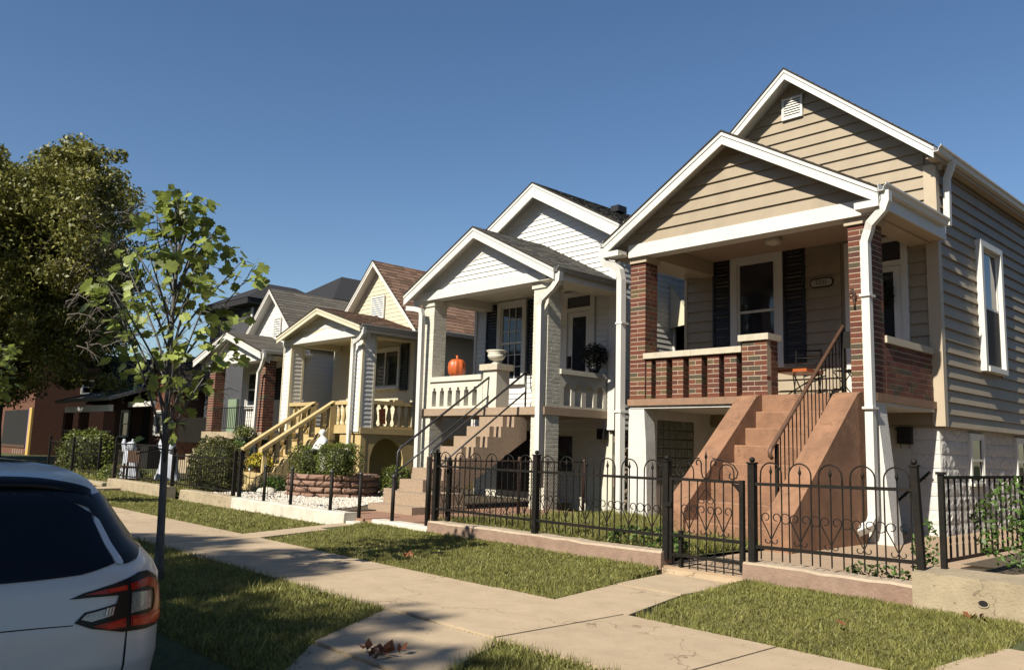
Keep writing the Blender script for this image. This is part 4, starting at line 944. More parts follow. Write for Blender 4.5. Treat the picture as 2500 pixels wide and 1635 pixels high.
th = nrg.normal(size=(1500, 3)); th /= np.linalg.norm(th, axis=1)[:, None]; cs = np.array([-10.56, 12.12, 2.95])+th*np.array([.24, .26, .25])*nrg.uniform(.5, 1.08, (1500, 1))
V, F = leafcards(cs, .045, nrg); kind(np_mesh('leaves', V, F, mat('dark_plant', (.02, .026, .012), .7, .3, 5, island=.4), s), 'stuff')

# ================================================================ HOUSE 3 (cream siding, brown shingles, beige balustrades)
H = thing('brown_roof_house', 'cream sided house with brown shingle roof and beige balustrade stair', 'house', (-18.2, 14, 0), 'small gabled houses along the street')
Z3 = 1.50
part('wall', cream_side, H, (-20.30, 12.22, 1.3, -16.50, 24, 3.98)); part('foundation', beige, H, (-20.28, 12.26, -.05, -16.52, 24, 1.3))
MB().prism([(-20.30, 3.981), (-16.50, 3.981), (-18.40+.2, 5.72)], 'y', 12.22, 24).build('gable_wall', cream_side, H)
siding(H, cream_side, 'y', 12.22, -1, 1.32, 5.75, 0.110, lambda z: (max(-20.30, -18.2-max(0, (5.80-z)/.985)), min(-16.62, -18.2+max(0, (5.80-z)/.985))), [(-18.42, -16.7, 2.46, 3.70), (-18.50, -17.87, 4.38, 5.03), (-19.5, -18.62, 1.4, 3.6)], t=0.014)
siding(H, cream_side, 'x', -16.50, 1, 1.32, 3.95, 0.110, lambda z: (12.28, 24), (), t=0.014)
part('corner_board', cream_side, H, (-16.62, 12.17, 1.3, -16.47, 12.20, 3.9))
louver_vent(H, -18.50, -17.90, 4.40, 5.01, 12.20, 9)
gable_roof(H, -18.2, 5.95, 2.03, 2.03, 2.0, 2.0, 11.98, 24.1, sh_brown, rake_h=.13, soffit_y=12.2, expo=.14, tab=.30)
gutter(H, -16.15, 3.98, 12.0, 24, 1, white)
window(H, 'y', 12.20, -1, -18.40, -17.07, 2.52, 3.60, cas=.07, mid=False, split=True); shutter(H, -17.05, -16.75, 2.48, 3.66, 12.20, green_shutter, 16)
d = part('door', cream_side, H, (-19.48, 12.17, Z3, -19.40, 12.23, 3.55), (-18.72, 12.17, Z3, -18.64, 12.23, 3.55), (-19.40, 12.17, 3.47, -18.72, 12.23, 3.55)); part('door_leaf', cream_side, d, (-19.395, 12.20, Z3, -18.725, 12.24, 3.465))
MB().prism([(-19.05+.10*math.cos(k*.52), 2.86+.12*math.sin(k*.52)) for k in range(12)], 'y', 12.17, 12.198).build('door_ornament', dark, d)
part('letter_box', white, H, (-19.18, 12.12, 2.28, -18.85, 12.198, 2.50))
gable_roof(H, -18.19, 4.47, 2.0, 2.0, .60, .60, 10.40, 12.21, sh_brown, rake_h=.145, soffit_y=10.62, m_trim=cream_side, expo=.12, tab=.28)
MB().prism([(-19.9, 3.80), (-16.45, 3.80), (-18.19, 4.33)], 'y', 10.66, 10.75).build('porch_gable_wall', white_side, H)
siding(H, white_side, 'y', 10.66, -1, 3.81, 4.36, .16, lambda z: (-18.19-max(0, (4.36-z)/.3), -18.19+max(0, (4.36-z)/.3)), (), t=.016)
part('porch_beam', white, H, (-20.25, 10.60, 3.655, -16.44, 11.0, 3.80)); part('porch_beam', cream_side, H, (-16.8, 11.001, 3.66, -16.45, 12.2, 3.80)); part('porch_beam', cream_side, H, (-20.25, 11.001, 3.66, -19.9, 12.2, 3.80))
part('porch_ceiling', cream_side, H, (-19.9, 11.001, 3.80, -16.8, 12.2, 3.815))
part('eave_fascia', white, H, (-16.22, 10.42, 3.70, -16.20, 12.2, 3.84)); gutter(H, -16.199, 3.87, 10.37, 12.25, 1, MATS['grey_gutter'])
mb = MB(); mb.tube([(-16.13, 10.45, 3.80), (-16.14, 10.45, 3.66), (-16.28, 10.46, 3.56), (-16.62, 10.52, 3.48), (-16.70, 10.55, 3.36), (-16.72, 10.57, .1)], .055, 4); mb.build('downspout', white, H)
for (x0, x1) in ((-20.28, -19.84), (-16.97, -16.44)):
    part('column', cream_side, H, (x0+.02, 10.67, 1.40, x1-.02, 11.03, 3.654))
    siding(H, white_side, 'y', 10.67, -1, 1.40, 3.65, .105, lambda z: (x0+.04, x1-.06), (), t=.014)
    siding(H, white_side, 'x', x1-.02, 1, 1.40, 3.65, .105, lambda z: (10.72, 10.98), (), t=.016)
    part('corner_board', cream_side, H, (x1-.06, 10.645, 1.40, x1-.001, 10.669, 3.65), (x1-.02, 10.67, 1.40, x1+.0, 10.72, 3.65)); part('corner_board', cream_side, H, (x1-.02, 10.98, 1.40, x1+.0, 11.04, 3.65)); part('corner_board', cream_side, H, (x0, 10.645, 1.40, x0+.04, 10.669, 3.65))
part('porch_slab', beige, H, (-20.30, 10.68, 1.36, -16.42, 12.22, Z3))
# arched base wall, front and side
def arch_wall(axis, fixed0, fixed1, u0, u1, z1, arcs, name='arched_wall'):
    """solid panel with round-headed openings, made from strips"""
    mb = MB(); cuts = sorted(arcs); segs = []; u = u0
    def bx(a, b, zlo, zhi):
        if axis == 'y': mb.box(a, fixed0, zlo, b, fixed1, zhi)
        else: mb.box(fixed0, a, zlo, fixed1, b, zhi)
    for (a, b, zs) in cuts:
        bx(u, a, 0, z1); u = b
        r_ = (b-a)/2; n = 12
        for i in range(n):
            p, q = a+(b-a)*i/n, a+(b-a)*(i+1)/n; zp = [zs+math.sqrt(max(0, r_*r_-(v-(a+b)/2)**2)) for v in (p, q)]
            if axis == 'y': P8 = [(p, fixed0, zp[0]), (q, fixed0, zp[1]), (q, fixed1, zp[1]), (p, fixed1, zp[0]), (p, fixed0, z1), (q, fixed0, z1), (q, fixed1, z1), (p, fixed1, z1)]
            else: P8 = [(fixed1, p, zp[0]), (fixed1, q, zp[1]), (fixed0, q, zp[1]), (fixed0, p, zp[0]), (fixed1, p, z1), (fixed1, q, z1), (fixed0, q, z1), (fixed0, p, z1)]
            mb.hexa(P8)
    bx(u, u1, 0, z1)
    return mb.build(name, beige, H)
arch_wall('y', 10.72, 10.86, -17.35, -16.44, 1.359, [(-17.1, -16.72, .98)]); arch_wall('x', -16.60, -16.45, 10.861, 12.25, 1.359, [(11.0, 11.95, .80)])
bp = MB()
bp.lathe([(.045, 0), (.05, .03), (.03, .05), (.038, .10), (.055, .18), (.05, .24), (.03, .38), (.028, .44), (.045, .47), (.045, .50)], (0, 0, 0), 10)
bme = mesh_of(bp, 'turned_baluster', beige)
for (x0, x1) in ((-19.84, -18.70), (-17.64, -16.98)):
    part('balustrade_rail', beige, H, (x0, 10.68, 2.045, x1, 10.88, 2.13)); part('balustrade_rail', beige, H, (x0, 10.69, 1.501, x1, 10.87, 1.56))
    n = max(2, int((x1-x0)/.2))
    for i in range(n): inst(bme, 'turned_baluster', H, (x0+(i+.5)*(x1-x0)/n, 10.78, 1.555), scale=(1, 1, .98))
part('balustrade_rail', beige, H, (-16.66, 11.041, 2.06, -16.44, 12.20, 2.15)); part('balustrade_rail', beige, H, (-16.62, 11.041, 1.501, -16.46, 12.20, 1.56))
for i in range(6): inst(bme, 'turned_baluster', H, (-16.55, 11.15+i*.2, 1.555), scale=(1.25, 1.25, 1.0))
part('balustrade_post', beige, H, (-16.66, 11.62, 2.151, -16.44, 11.86, 2.20))
for k in range(8):
    y = 9.02+.215*k; z = .19+.1875*k if k < 7 else 1.49
    part('step', beige, H, (-18.50, y, max(0, z-.40), -17.74, y+.25, z))
part('stair_base', beige, H, (-18.68, 8.86, 0, -17.56, 9.30, .40))
part('stair_vent', mat('stair_vent', (.30, .24, .10), .8, .1), H, (-18.50, 8.845, .14, -18.22, 8.859, .34))
for xa in (-18.66, -17.74):
    st = MB()
    for k in range(8):
        y = 9.0+.215*k; z = .42+.155*k
        st.prism([(y, max(0, z-.50)), (y-.01, z-.05), (y+.05, z), (y+.16, z+.005), (y+.216, z+.10), (y+.216, max(0, z-.34))], 'x', xa, xa+.16)
    st.build('stair_stringer', beige, H)
    MB().hexa([(xa-.01, 8.86, .87), (xa+.17, 8.86, .87), (xa+.17, 10.68, 2.06), (xa-.01, 10.68, 2.06), (xa-.01, 8.86, .95), (xa+.17, 8.86, .95), (xa+.17, 10.68, 2.14), (xa-.01, 10.68, 2.14)]).build('stair_rail', beige, H)
    part('newel_post', beige, H, (xa-.01, 10.56, Z3-.3, xa+.17, 10.72, 2.06))
    for i in range(6):
        y = 8.98+i*.29; z0 = .42+.155*((y-9.0)/.215); z0 = max(.40, z0); z1 = .88+(y-8.86)*.654
        MB().prism([(xa+.03, z0), (xa+.13, z0), (xa+.15, z0+.08), (xa+.11, z1-.1), (xa+.14, z1), (xa+.02, z1), (xa+.05, z1-.1), (xa+.01, z0+.08)], 'y', y-.045, y+.045).build('stair_baluster', beige, H)
s = thing('flower_pot', 'round pot of yellow flowers at the foot of the beige stair', 'flower pot', (-17.66, 9.05, .40))
MB().lathe([(.10, 0), (.13, .02), (.17, .16), (.15, .16)], (-18.12, 9.10, .401), 12).build('pot', mat('brown_pot', (.10, .05, .03), .7, .2), s)
th = nrg.normal(size=(1300, 3)); th[:, 2] = np.abs(th[:, 2]); th /= np.linalg.norm(th, axis=1)[:, None]
V, F = leafcards(np.array([-18.12, 9.10, .56])+th*np.array([.36, .30, .30])*nrg.uniform(.8, 1.03, (1300, 1)), .042, nrg); kind(np_mesh('flower_heads', V, F, yellow_m, s), 'stuff')
V, F = leafcards(np.array([-18.12, 9.10, .52])+th*np.array([.33, .28, .26])*nrg.uniform(.4, .97, (1300, 1)), .05, nrg); kind(np_mesh('leaves', V, F, bush_m, s), 'stuff')
# string lights of flags on the side of porch 3
s = MB(); s.hexa([(-16.50, 11.25, 1.62), (-16.49, 11.42, 1.60), (-16.485, 11.42, 1.60), (-16.495, 11.25, 1.62), (-16.50, 11.22, 1.95), (-16.49, 11.40, 1.98), (-16.485, 11.40, 1.98), (-16.495, 11.22, 1.95)])
tag(s.build('porch_flag', mat('orange_cloth', (.6, .16, .06), .8, .1), None, loc=(-16.49, 11.3, 1.6)), 'small orange cloth hanging behind the beige side balusters', 'flag')

# ================================================================ HOUSE 4 (white gable, brick pillars, iron rail)
H = thing('tan_roof_house', 'white gabled house with tan roof, brick pillar and iron porch railing', 'house', (-23.1, 14, 0), 'small gabled houses along the street')
part('wall', white_side, H, (-25.1, 11.82, 1.2, -21.15, 24, 3.85)); part('foundation', grey_stucco, H, (-25.08, 11.86, -.05, -21.17, 24, 1.2))
MB().prism([(-25.1, 3.851), (-21.15, 3.851), (-23.1, 5.52)], 'y', 11.82, 24).build('gable_wall', white_side, H)
siding(H, white_side, 'y', 11.82, -1, 1.25, 5.5, .12, lambda z: (max(-25.1, -23.1-max(0, (5.55-z)/.95)), min(-21.2, -23.1+max(0, (5.55-z)/.95))), [(-23.15, -22.70, 4.15, 4.85), (-22.9, -22.0, 1.3, 3.4), (-24.7, -23.6, 2.1, 3.4)], t=.014)
siding(H, white_side, 'x', -21.15, 1, 1.25, 3.8, .12, lambda z: (11.85, 24), (), t=.014)
louver_vent(H, -23.15, -22.72, 4.17, 4.83, 11.80, 8)
gable_roof(H, -23.1, 5.72, 2.1, 2.1, 1.93, 1.93, 11.55, 24, sh_tan, rake_h=.13, soffit_y=11.8, expo=.14, tab=.5)
gable_roof(H, -23.3, 4.28, 2.25, 2.25, .72, .72, 10.4, 11.81, sh_tan, rake_h=.19, soffit_y=10.62, expo=.14, tab=.5)
MB().prism([(-25.3, 3.5), (-21.3, 3.5), (-23.3, 4.12)], 'y', 10.66, 10.75).build('porch_gable_wall', white_side, H)
siding(H, white_side, 'y', 10.66, -1, 3.51, 4.12, .12, lambda z: (-23.3-max(0, (4.14-z)/.32), -23.3+max(0, (4.14-z)/.32)), (), t=.014)
part('porch_beam', white, H, (-25.2, 10.6, 3.35, -21.25, 10.9, 3.5)); part('porch_ceiling', cream_paint, H, (-25.1, 10.9, 3.48, -21.3, 11.8, 3.5)); gutter(H, -21.05, 3.6, 10.4, 11.9, 1, white)
mb = MB(); mb.tube([(-20.98, 10.45, 3.5), (-20.98, 10.45, 3.4), (-21.2, 10.5, 3.15), (-21.45, 10.55, 3.0), (-21.62, 10.6, .1)], .055, 4); mb.build('downspout', white, H)
for (x0, x1) in ((-21.72, -21.35), (-25.0, -24.6)):
    part('mortar_core', mortar, H, (x0+.004, 10.704, 1.36, x1-.004, 11.016, 3.35))
BP = BrickPool(H, brick_m, brick_i, 250)
for (x0, x1) in ((-21.72, -21.35), (-25.0, -24.6)): BP.pillar(x0, 10.70, x1, 11.02, 1.361, 3.349, 0)
BP.finish()
part('porch_slab', concrete2, H, (-25.2, 10.66, 1.16, -21.25, 11.85, 1.36)); part('porch_base', grey_stucco, H, (-24.9, 10.8, 0, -21.4, 11.7, 1.159))
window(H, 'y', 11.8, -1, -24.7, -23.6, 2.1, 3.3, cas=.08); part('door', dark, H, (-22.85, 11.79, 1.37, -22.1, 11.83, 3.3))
rl = part('porch_railing', iron, H, (-24.55, 10.74, 2.05, -21.75, 10.77, 2.08)); part('bottom_rail', iron, rl, (-24.55, 10.74, 1.45, -21.75, 10.77, 1.47))
for i in range(24): part('baluster', iron, rl, (-24.5+i*.118, 10.748, 1.47, -24.486+i*.118, 10.762, 2.05))
for k in range(7): part('step', concrete2, H, (-24.4, 9.3+.2*k, 0, -23.3, 9.5+.2*k, .17+.17*k))
pumpkin('pumpkin', 'small pumpkin behind the iron porch railing of the tan roof house', (-22.35, 11.2, 1.361), .2, .36)
s = thing('hanging_basket', 'dark hanging basket on the downspout between the hedge and beige stair', 'hanging basket', (-21.55, 10.3, 1.0))
MB().lathe([(.05, 0), (.16, .05), (.22, .20), (.2, .2)], (-21.55, 10.3, 1.0), 12).build('basket', shutter_m, s)
th = nrg.normal(size=(900, 3)); th /= np.linalg.norm(th, axis=1)[:, None]; V, F = leafcards(np.array([-21.55, 10.3, 1.3])+th*np.array([.3, .3, .25])*nrg.uniform(.4, 1.1, (900, 1)), .06, nrg); kind(np_mesh('leaves', V, F, bush_m, s), 'stuff')

# ================================================================ HOUSE 5 (tall grey, dark hip roofs)
H = thing('grey_hip_roof_house', 'tall grey house with dark hipped roofs behind the young tree', 'house', (-29.8, 15, 0))
part('wall', grey_stucco, H, (-31.6, 13.4, 0, -28.0, 16.5, 6.1)); part('wall', grey_stucco, H, (-32.2, 16.51, 0, -27.4, 26, 6.4))
def hip(x0, x1, y0, y1, ze, zr, yr0, yr1, th_=.22):
    xm = (x0+x1)/2; mb = MB()
    mb.add([(x0, y0, ze), (x1, y0, ze), (x1, y1, ze), (x0, y1, ze), (xm, yr0, zr), (xm, yr1, zr)], [(0, 1, 4), (1, 2, 5, 4), (2, 3, 5), (3, 0, 4, 5)])
    mb.box(x0+.02, y0+.02, ze-th_, x1-.02, y1-.02, ze-.002); mb.build('hip_roof', sh_dark, H)
hip(-32.05, -27.6, 12.95, 17, 6.2, 7.22, 14.8, 16.0); hip(-32.8, -26.9, 16.0, 26.5, 6.5, 8.05, 18.1, 24)
part('corner_board', white, H, (-28.12, 13.36, 0, -27.98, 13.395, 5.9))
window(H, 'y', 13.38, -1, -30.9, -29.9, 3.6, 5.0, cas=.07); window(H, 'y', 13.38, -1, -30.9, -29.9, .9, 2.4, cas=.07)
window(H, 'x', -28.0, 1, 14.4, 15.3, 3.7, 4.9, cas=.07); window(H, 'x', -28.0, 1, 14.4, 15.3, 1.2, 2.4, cas=.07)
part('porch_panel', mat('pale_green', (.25, .33, .22), .6, .1), H, (-29.3, 13.3, .3, -28.6, 13.39, 2.6)); part('porch_rail', iron, H, (-31.5, 12.4, 1.0, -28.2, 12.44, 1.9))

# ================================================================ HOUSE 6 (dark brick, low porch roof) and 6b
H = thing('dark_porch_house', 'low brick house with pale grey roof and deep dark porch by the ghosts', 'house', (-38, 14, 0))
part('wall', far_brick, H, (-41.4, 12.92, 0, -34.6, 22, 3.3))
gable_roof(H, -39.6, 4.75, 2.6, 2.6, 2.1, 2.1, 12.2, 22, sh_tan, rake_h=.12, shr=False)
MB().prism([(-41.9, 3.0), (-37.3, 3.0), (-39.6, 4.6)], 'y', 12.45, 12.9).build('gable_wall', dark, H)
MB().hexa([(-40.8, 10.55, 2.50), (-33.6, 10.55, 2.50), (-34.6, 12.95, 3.25), (-40.4, 12.95, 3.25), (-40.8, 10.5, 2.62), (-33.6, 10.5, 2.62), (-34.6, 12.95, 3.38), (-40.4, 12.95, 3.38)]).build('porch_roof', mat('pale_roofing', (.30, .295, .28), .8, .15, 4), H)
part('porch_beam', white, H, (-40.0, 10.75, 2.1, -34.2, 10.9, 2.35)); part('porch_floor', concrete2, H, (-40.2, 10.7, 0, -34.0, 12.9, .62))
for x in (-40.0, -37.8, -34.6): part('porch_post', far_brick, H, (x-.16, 10.75, .62, x+.16, 11.07, 2.1))
part('rail_cap', concrete2, H, (-39.8, 10.72, 1.28, -34.4, 10.95, 1.36)); part('porch_wall', far_brick, H, (-39.8, 10.76, .62, -34.4, 10.92, 1.28))
for k in range(5): part('step', concrete2, H, (-37.6, 9.7+.2*k, 0, -36.4, 9.9+.2*k, .12+.12*k))
window(H, 'y', 12.9, -1, -39.2, -38.2, 1.1, 2.3, cas=.07); part('door', dark, H, (-36.6, 12.88, .63, -35.8, 12.915, 2.4))
H = thing('orange_brick_cottage', 'cottage with orange brick gable half hidden behind the young tree', 'house', (-33, 14, 0))
part('wall', far_brick, H, (-34.4, 12.4, 0, -32.1, 22, 3.1)); MB().prism([(-34.5, 3.1), (-32.1, 3.1), (-33.3, 4.3)], 'y', 12.3, 12.5).build('gable_wall', far_brick, H)
gable_roof(H, -33.3, 4.45, 1.5, 1.5, 1.45, 1.45, 12.05, 22, sh_tan, rake_h=.14, shr=False)
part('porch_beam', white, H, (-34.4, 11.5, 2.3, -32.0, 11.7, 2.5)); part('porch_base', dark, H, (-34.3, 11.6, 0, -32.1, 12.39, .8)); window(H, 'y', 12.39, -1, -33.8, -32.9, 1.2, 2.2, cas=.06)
# ================================================================ HOUSE 7 (red brick corner building)
H = thing('red_brick_building', 'red brick building with yellow and purple shopfront trim far left', 'building', (-57, 16, 0))
part('wall', far_brick, H, (-62, 12.4, -.3, -52, 30, 5.35)); part('parapet', wood_m, H, (-62.1, 12.3, 5.351, -51.9, 30.1, 5.5))
window(H, 'x', -52, 1, 14.7, 15.45, 3.5, 4.35, cas=.08)
part('pilaster', yel_trim, H, (-52.55, 12.3, -.2, -52.02, 12.395, 2.6)); part('pilaster_strip', purple_m, H, (-52.75, 12.32, .2, -52.56, 12.395, 2.6))
part('shop_window', dark, H, (-58.5, 12.36, .5, -52.78, 12.398, 2.5)); part('shop_sill', wood_m, H, (-58.5, 12.28, .35, -52.78, 12.398, .5)); part('shop_panel', far_brick, H, (-58.5, 12.33, -.2, -52.78, 12.398, .349))
for i in range(5): part('panel_mark', white, H, (-53.4-i*.5, 12.315, .0, -53.36-i*.5, 12.329, .25))

# ================================================================ unseen houses behind the camera, added to block bright low sky
dk_brick = mat('dark_brick_opposite', (0.17, 0.075, 0.05), 0.9, 0.15, 5)
first = None
for i, (x, hh) in enumerate([(-52, 8.4), (-43.5, 7.8), (-35, 8.6), (-26.5, 8.0), (-18, 8.8), (-9.5, 8.2), (-1, 8.6), (7.5, 8.0), (16, 8.8)]):
    H = thing('added_brick_house', 'unseen two storey brick house across the street, added to block low sky', 'house', (x, -21, -.3), 'unseen brick houses added across the street')
    part('wall', dk_brick, H, (x-3.6, -28, -.35, x+3.6, -17.5, hh-1.8))
    MB().prism([(x-3.9, hh-1.9), (x+3.9, hh-1.9), (x+2.2, hh+.4), (x-2.2, hh+.4)], 'y', -28.2, -17.2).build('roof', sh_dark, H)
    for wx in (-2.2, .9):
        for wz in (1.0, 4.1): window(H, 'y', -17.5, 1, x+wx, x+wx+1.2, wz, wz+1.7, cas=.1, out=.05)

H = thing('added_neighbour_house', 'unseen dark brick house added right of the taupe house to block sky light', 'house', (4.6, 16, 0))  # unseen house, added to keep sky light off the right-facing walls
part('wall', dk_brick, H, (2.2, 11.5, -.1, 7.4, 26, 6.6)); MB().prism([(1.9, 6.5), (7.7, 6.5), (4.8, 8.9)], 'y', 11.2, 26.2).build('roof', sh_dark, H)
for wy in (13, 16.5, 20): window(H, 'x', 2.2, -1, wy, wy+1, 2.2, 4.0, cas=.09)
window(H, 'y', 11.5, -1, 3.0, 4.2, 2.0, 3.8, cas=.1)

# ================================================================ IRON FENCE AND GATE
def spiral_scroll():
    mb = MB(); pts = []
    for k in range(19):
        a = -math.pi*0.15+k*(math.pi*2.0/18); r_ = .041*(1-k/18*0.45)
        pts.append((.050+r_*math.cos(a+math.pi*1.0-0*a), 0, .0+r_*math.sin(a+math.pi)))
    return pts
def scroll_mesh():
    """heart half: V arm from the centre foot, curling over at the top"""
    mb = MB(); pts = [(.004, 0, -.17), (.03, 0, -.115), (.06, 0, -.06), (.086, 0, -.015)]
    for k in range(14):
        a = -0.25+k*0.40; r_ = .040-.0012*k; pts.append((.050+r_*math.cos(a), 0, .012+r_*math.sin(a)))
    mb.tube(pts, .0052, 4); return mesh_of(mb, 'scroll', iron)
def foot_mesh():
    mb = MB(); pts = [(.004, 0, .0)]
    for k in range(10):
        a = math.pi*1.05+k*0.42; r_ = .024-.0006*k; pts.append((.034+r_*math.cos(a)*1.15, 0, -.002+r_*math.sin(a)))
    mb.tube(pts, .0048, 4); return mesh_of(mb, 'foot_scroll', iron)
def arch_mesh(w_=.2, h=.175):
    mb = MB(); r_ = w_/2; pts = [(-r_, 0, 0), (-r_, 0, h-r_)]
    for k in range(1, 12): a = math.pi-k*math.pi/12; pts.append((r_*math.cos(a), 0, h-r_+r_*math.sin(a)))
    pts += [(r_, 0, h-r_), (r_, 0, 0)]; mb.tube(pts, .0068, 5); return mesh_of(mb, 'hoop', iron)
def ring_mesh(r_=.042):
    mb = MB(); mb.tube([(r_*math.cos(k*math.pi/7), 0, r_*math.sin(k*math.pi/7)) for k in range(14)], .0048, 4, closed=True); return mesh_of(mb, 'ring', iron)
def finial_mesh():
    mb = MB(); mb.lathe([(.005, 0), (.014, .022), (.016, .03), (.009, .048), (.002, .085)], (0, 0, 0), 6); return mesh_of(mb, 'finial', iron)
SCR, FOOT, ARCH, RING, FIN = scroll_mesh(), foot_mesh(), arch_mesh(), ring_mesh(), finial_mesh()
def bar(name, parent, p, q, r_=.0065, m_=iron, n=4):
    mb = MB(); mb.tube([p, q], r_, n); return mb.build(name, m_, parent)
def post(parent, x, y, z0, z1, w_=.058, cap=True, lean=0, m_=iron):
    h = w_/2; o = MB(); o.hexa([(x-h, y-h, z0), (x+h, y-h, z0), (x+h, y+h, z0), (x-h, y+h, z0), (x-h-lean, y-h, z1), (x+h-lean, y-h, z1), (x+h-lean, y+h, z1), (x-h-lean, y+h, z1)]); o = o.build('fence_post', m_, parent)
    if cap:
        c = MB(); c.box(x-lean-h-.008, y-h-.008, z1, x-lean+h+.008, y+h+.008, z1+.014); c.lathe([(.012, 0), (.024, .012), (.026, .024), (.018, .040), (.006, .046)], (x-lean, y, z1+.014), 10); c.build('post_cap', m_, o)
    return o
def fence_run(parent, x0, n, per, y, ztop, zbot, zfoot, ring=True):
    for i in range(n):
        cx = x0+per*(i+.5); jit = rng.uniform(-.004, .004)
        inst(ARCH, 'hoop', parent, (cx, y, ztop+.004), (0, rng.uniform(-.02, .02), 0))
        for k, dx in enumerate((-.1, 0, .1)):
            bar('picket', parent, (cx+dx, y, zfoot), (cx+dx+jit*.5, y, ztop if k != 1 else ztop+.075))
        inst(FIN, 'finial', parent, (cx, y, ztop+.075))
        for s_ in (1, -1):
            inst(SCR, 'scroll', parent, (cx, y-.004, zbot+.235), scale=(s_, 1, 1)); inst(FOOT, 'foot_scroll', parent, (cx, y-.004, zbot+.052), scale=(s_, 1, 1))
        if i < n-1 and ring: inst(RING, 'ring', parent, (cx+per/2, y-.004, zbot+.245))
FY = 6.66
t = thing('iron_fence', 'ornate black iron fence with hoops and scrolls, left of the gate', 'iron fence', (-6.6, FY, .19), 'ornate iron fence panels')
for x, z1 in ((-8.43, 1.03), (-6.63, 1.05), (-4.85, 1.04)): post(t, x, FY, .12, z1, .062)
post(t, -8.29, FY+.10, .12, .93, .05)
for (a, b) in ((-8.40, -6.66), (-6.60, -4.88)):
    part('top_rail', iron, t, (a, FY-.014, .858, b, FY+.014, .884)); part('bottom_rail', iron, t, (a, FY-.014, .325, b, FY+.014, .352))
    fence_run(t, a, 6, (b-a)/6, FY, .872, .338, .235)
t = thing('iron_fence', 'ornate black iron fence panel right of the gate, up to the leaning post', 'iron fence', (-3.2, FY, .19), 'ornate iron fence panels')
post(t, -3.93, FY, .10, 1.05, .062); post(t, -2.515, FY, .30, 1.075, .052, lean=.03)
MB().hexa([(-3.90, FY-.014, .862), (-2.56, FY-.014, .885), (-2.56, FY+.014, .885), (-3.90, FY+.014, .862), (-3.90, FY-.014, .888), (-2.56, FY-.014, .911), (-2.56, FY+.014, .911), (-3.90, FY+.014, .888)]).build('top_rail', iron, t)
MB().hexa([(-3.90, FY-.014, .322), (-2.52, FY-.014, .345), (-2.52, FY+.014, .345), (-3.90, FY+.014, .322), (-3.90, FY-.014, .35), (-2.52, FY-.014, .373), (-2.52, FY+.014, .373), (-3.90, FY+.014, .35)]).build('bottom_rail', iron, t)
fence_run(t, -3.885, 5, .268, FY, .885, .35, .235, ring=True)
g_ = thing('iron_gate', 'narrow ornate black iron gate at the end of the front walk', 'gate', (-4.4, FY-.02, .1))
GYY = FY-.015
part('hinge_stile', iron, g_, (-4.045, GYY-.02, .10, -4.005, GYY+.02, .90)); part('latch_stile', iron, g_, (-4.80, GYY-.014, .10, -4.772, GYY+.014, .90))
part('top_rail', iron, g_, (-4.771, GYY-.014, .868, -4.046, GYY+.014, .894)); part('middle_rail', iron, g_, (-4.771, GYY-.014, .345, -4.046, GYY+.014, .372)); part('bottom_rail', iron, g_, (-4.771, GYY-.014, .165, -4.046, GYY+.014, .192))
for i in range(7): bar('picket', g_, (-4.675+i*.092, GYY, .05), (-4.675+i*.092, GYY, .868), .0065)
for i in range(3):
    cx = -4.583+i*.184
    for s_ in (1, -1): inst(SCR, 'scroll', g_, (cx, GYY-.004, .60), scale=(s_*.95, 1, 1)); inst(FOOT, 'foot_scroll', g_, (cx, GYY-.004, .415), scale=(s_, 1, 1))
for s_ in (1, -1): inst(SCR, 'scroll', g_, (-4.40, GYY-.004, .70), (0, R(180), 0), (s_*.9, 1, .6))
for s_ in (-1, 1):
    mb = MB(); cx = -4.40; p = [(cx, GYY, .895), (cx+s_*.035, GYY, .91), (cx+s_*.05, GYY, .96), (cx+s_*.052, GYY, 1.03)]
    for k in range(9): a = math.pi-k*.55; p.append((cx+s_*(.085+(.033-.002*k)*math.cos(a)), GYY, 1.04+(.033-.002*k)*math.sin(a)))
    mb.tube(p, .007, 5); mb.build('lyre_scroll', iron, g_)
    mb = MB(); p = [(cx+s_*.07, GYY, 1.085), (cx+s_*.2, GYY, 1.065), (cx+s_*.29, GYY, 1.03), (cx+s_*.335, GYY, .97), (cx+s_*.32, GYY, .92)]
    for k in range(7): a = -.6-k*.6*1; p.append((cx+s_*(.275+.03*math.cos(a)), GYY, .93+.028*math.sin(a)))
    mb.tube(p, .006, 5); mb.build('top_scroll', iron, g_)
    mb = MB(); p = [(cx+s_*.215+.075*math.cos(math.pi-k*math.pi/8), GYY+.006, .96+.075*math.sin(math.pi-k*math.pi/8)) for k in range(9)]; p = [(p[0][0], GYY+.006, .895)]+p+[(p[-1][0], GYY+.006, .895)]; mb.tube(p, .006, 5); mb.build('hoop', iron, g_)
bar('spear', g_, (-4.40, GYY, .895), (-4.40, GYY, 1.07)); inst(FIN, 'finial', g_, (-4.40, GYY, 1.07))
MB().hexa([(-4.046, GYY-.006, .86), (-4.046, GYY+.006, .86), (-4.14, GYY+.006, .868), (-4.14, GYY-.006, .868), (-4.046, GYY-.006, .78), (-4.046, GYY+.006, .78), (-4.12, GYY+.006, .868), (-4.12, GYY-.006, .868)]).build('corner_brace', iron, g_)
part('gate_stop', iron, g_, (-4.72, GYY+.02, .05, -4.68, GYY+.05, .40)); part('latch', iron, g_, (-4.84, GYY-.03, .62, -4.77, GYY-.012, .66))
# little wire mesh under the gate
mb = MB()
for i in range(9): mb.tube([(-4.76+i*.085, GYY+.03, .048), (-4.76+i*.085, GYY+.25, .05)], .003, 3)
for j in range(4): mb.tube([(-4.76, GYY+.03+j*.07, .05), (-4.06, GYY+.03+j*.07, .05)], .003, 3)
o = mb.build('wire_mesh', iron, g_); kind(o, 'stuff')
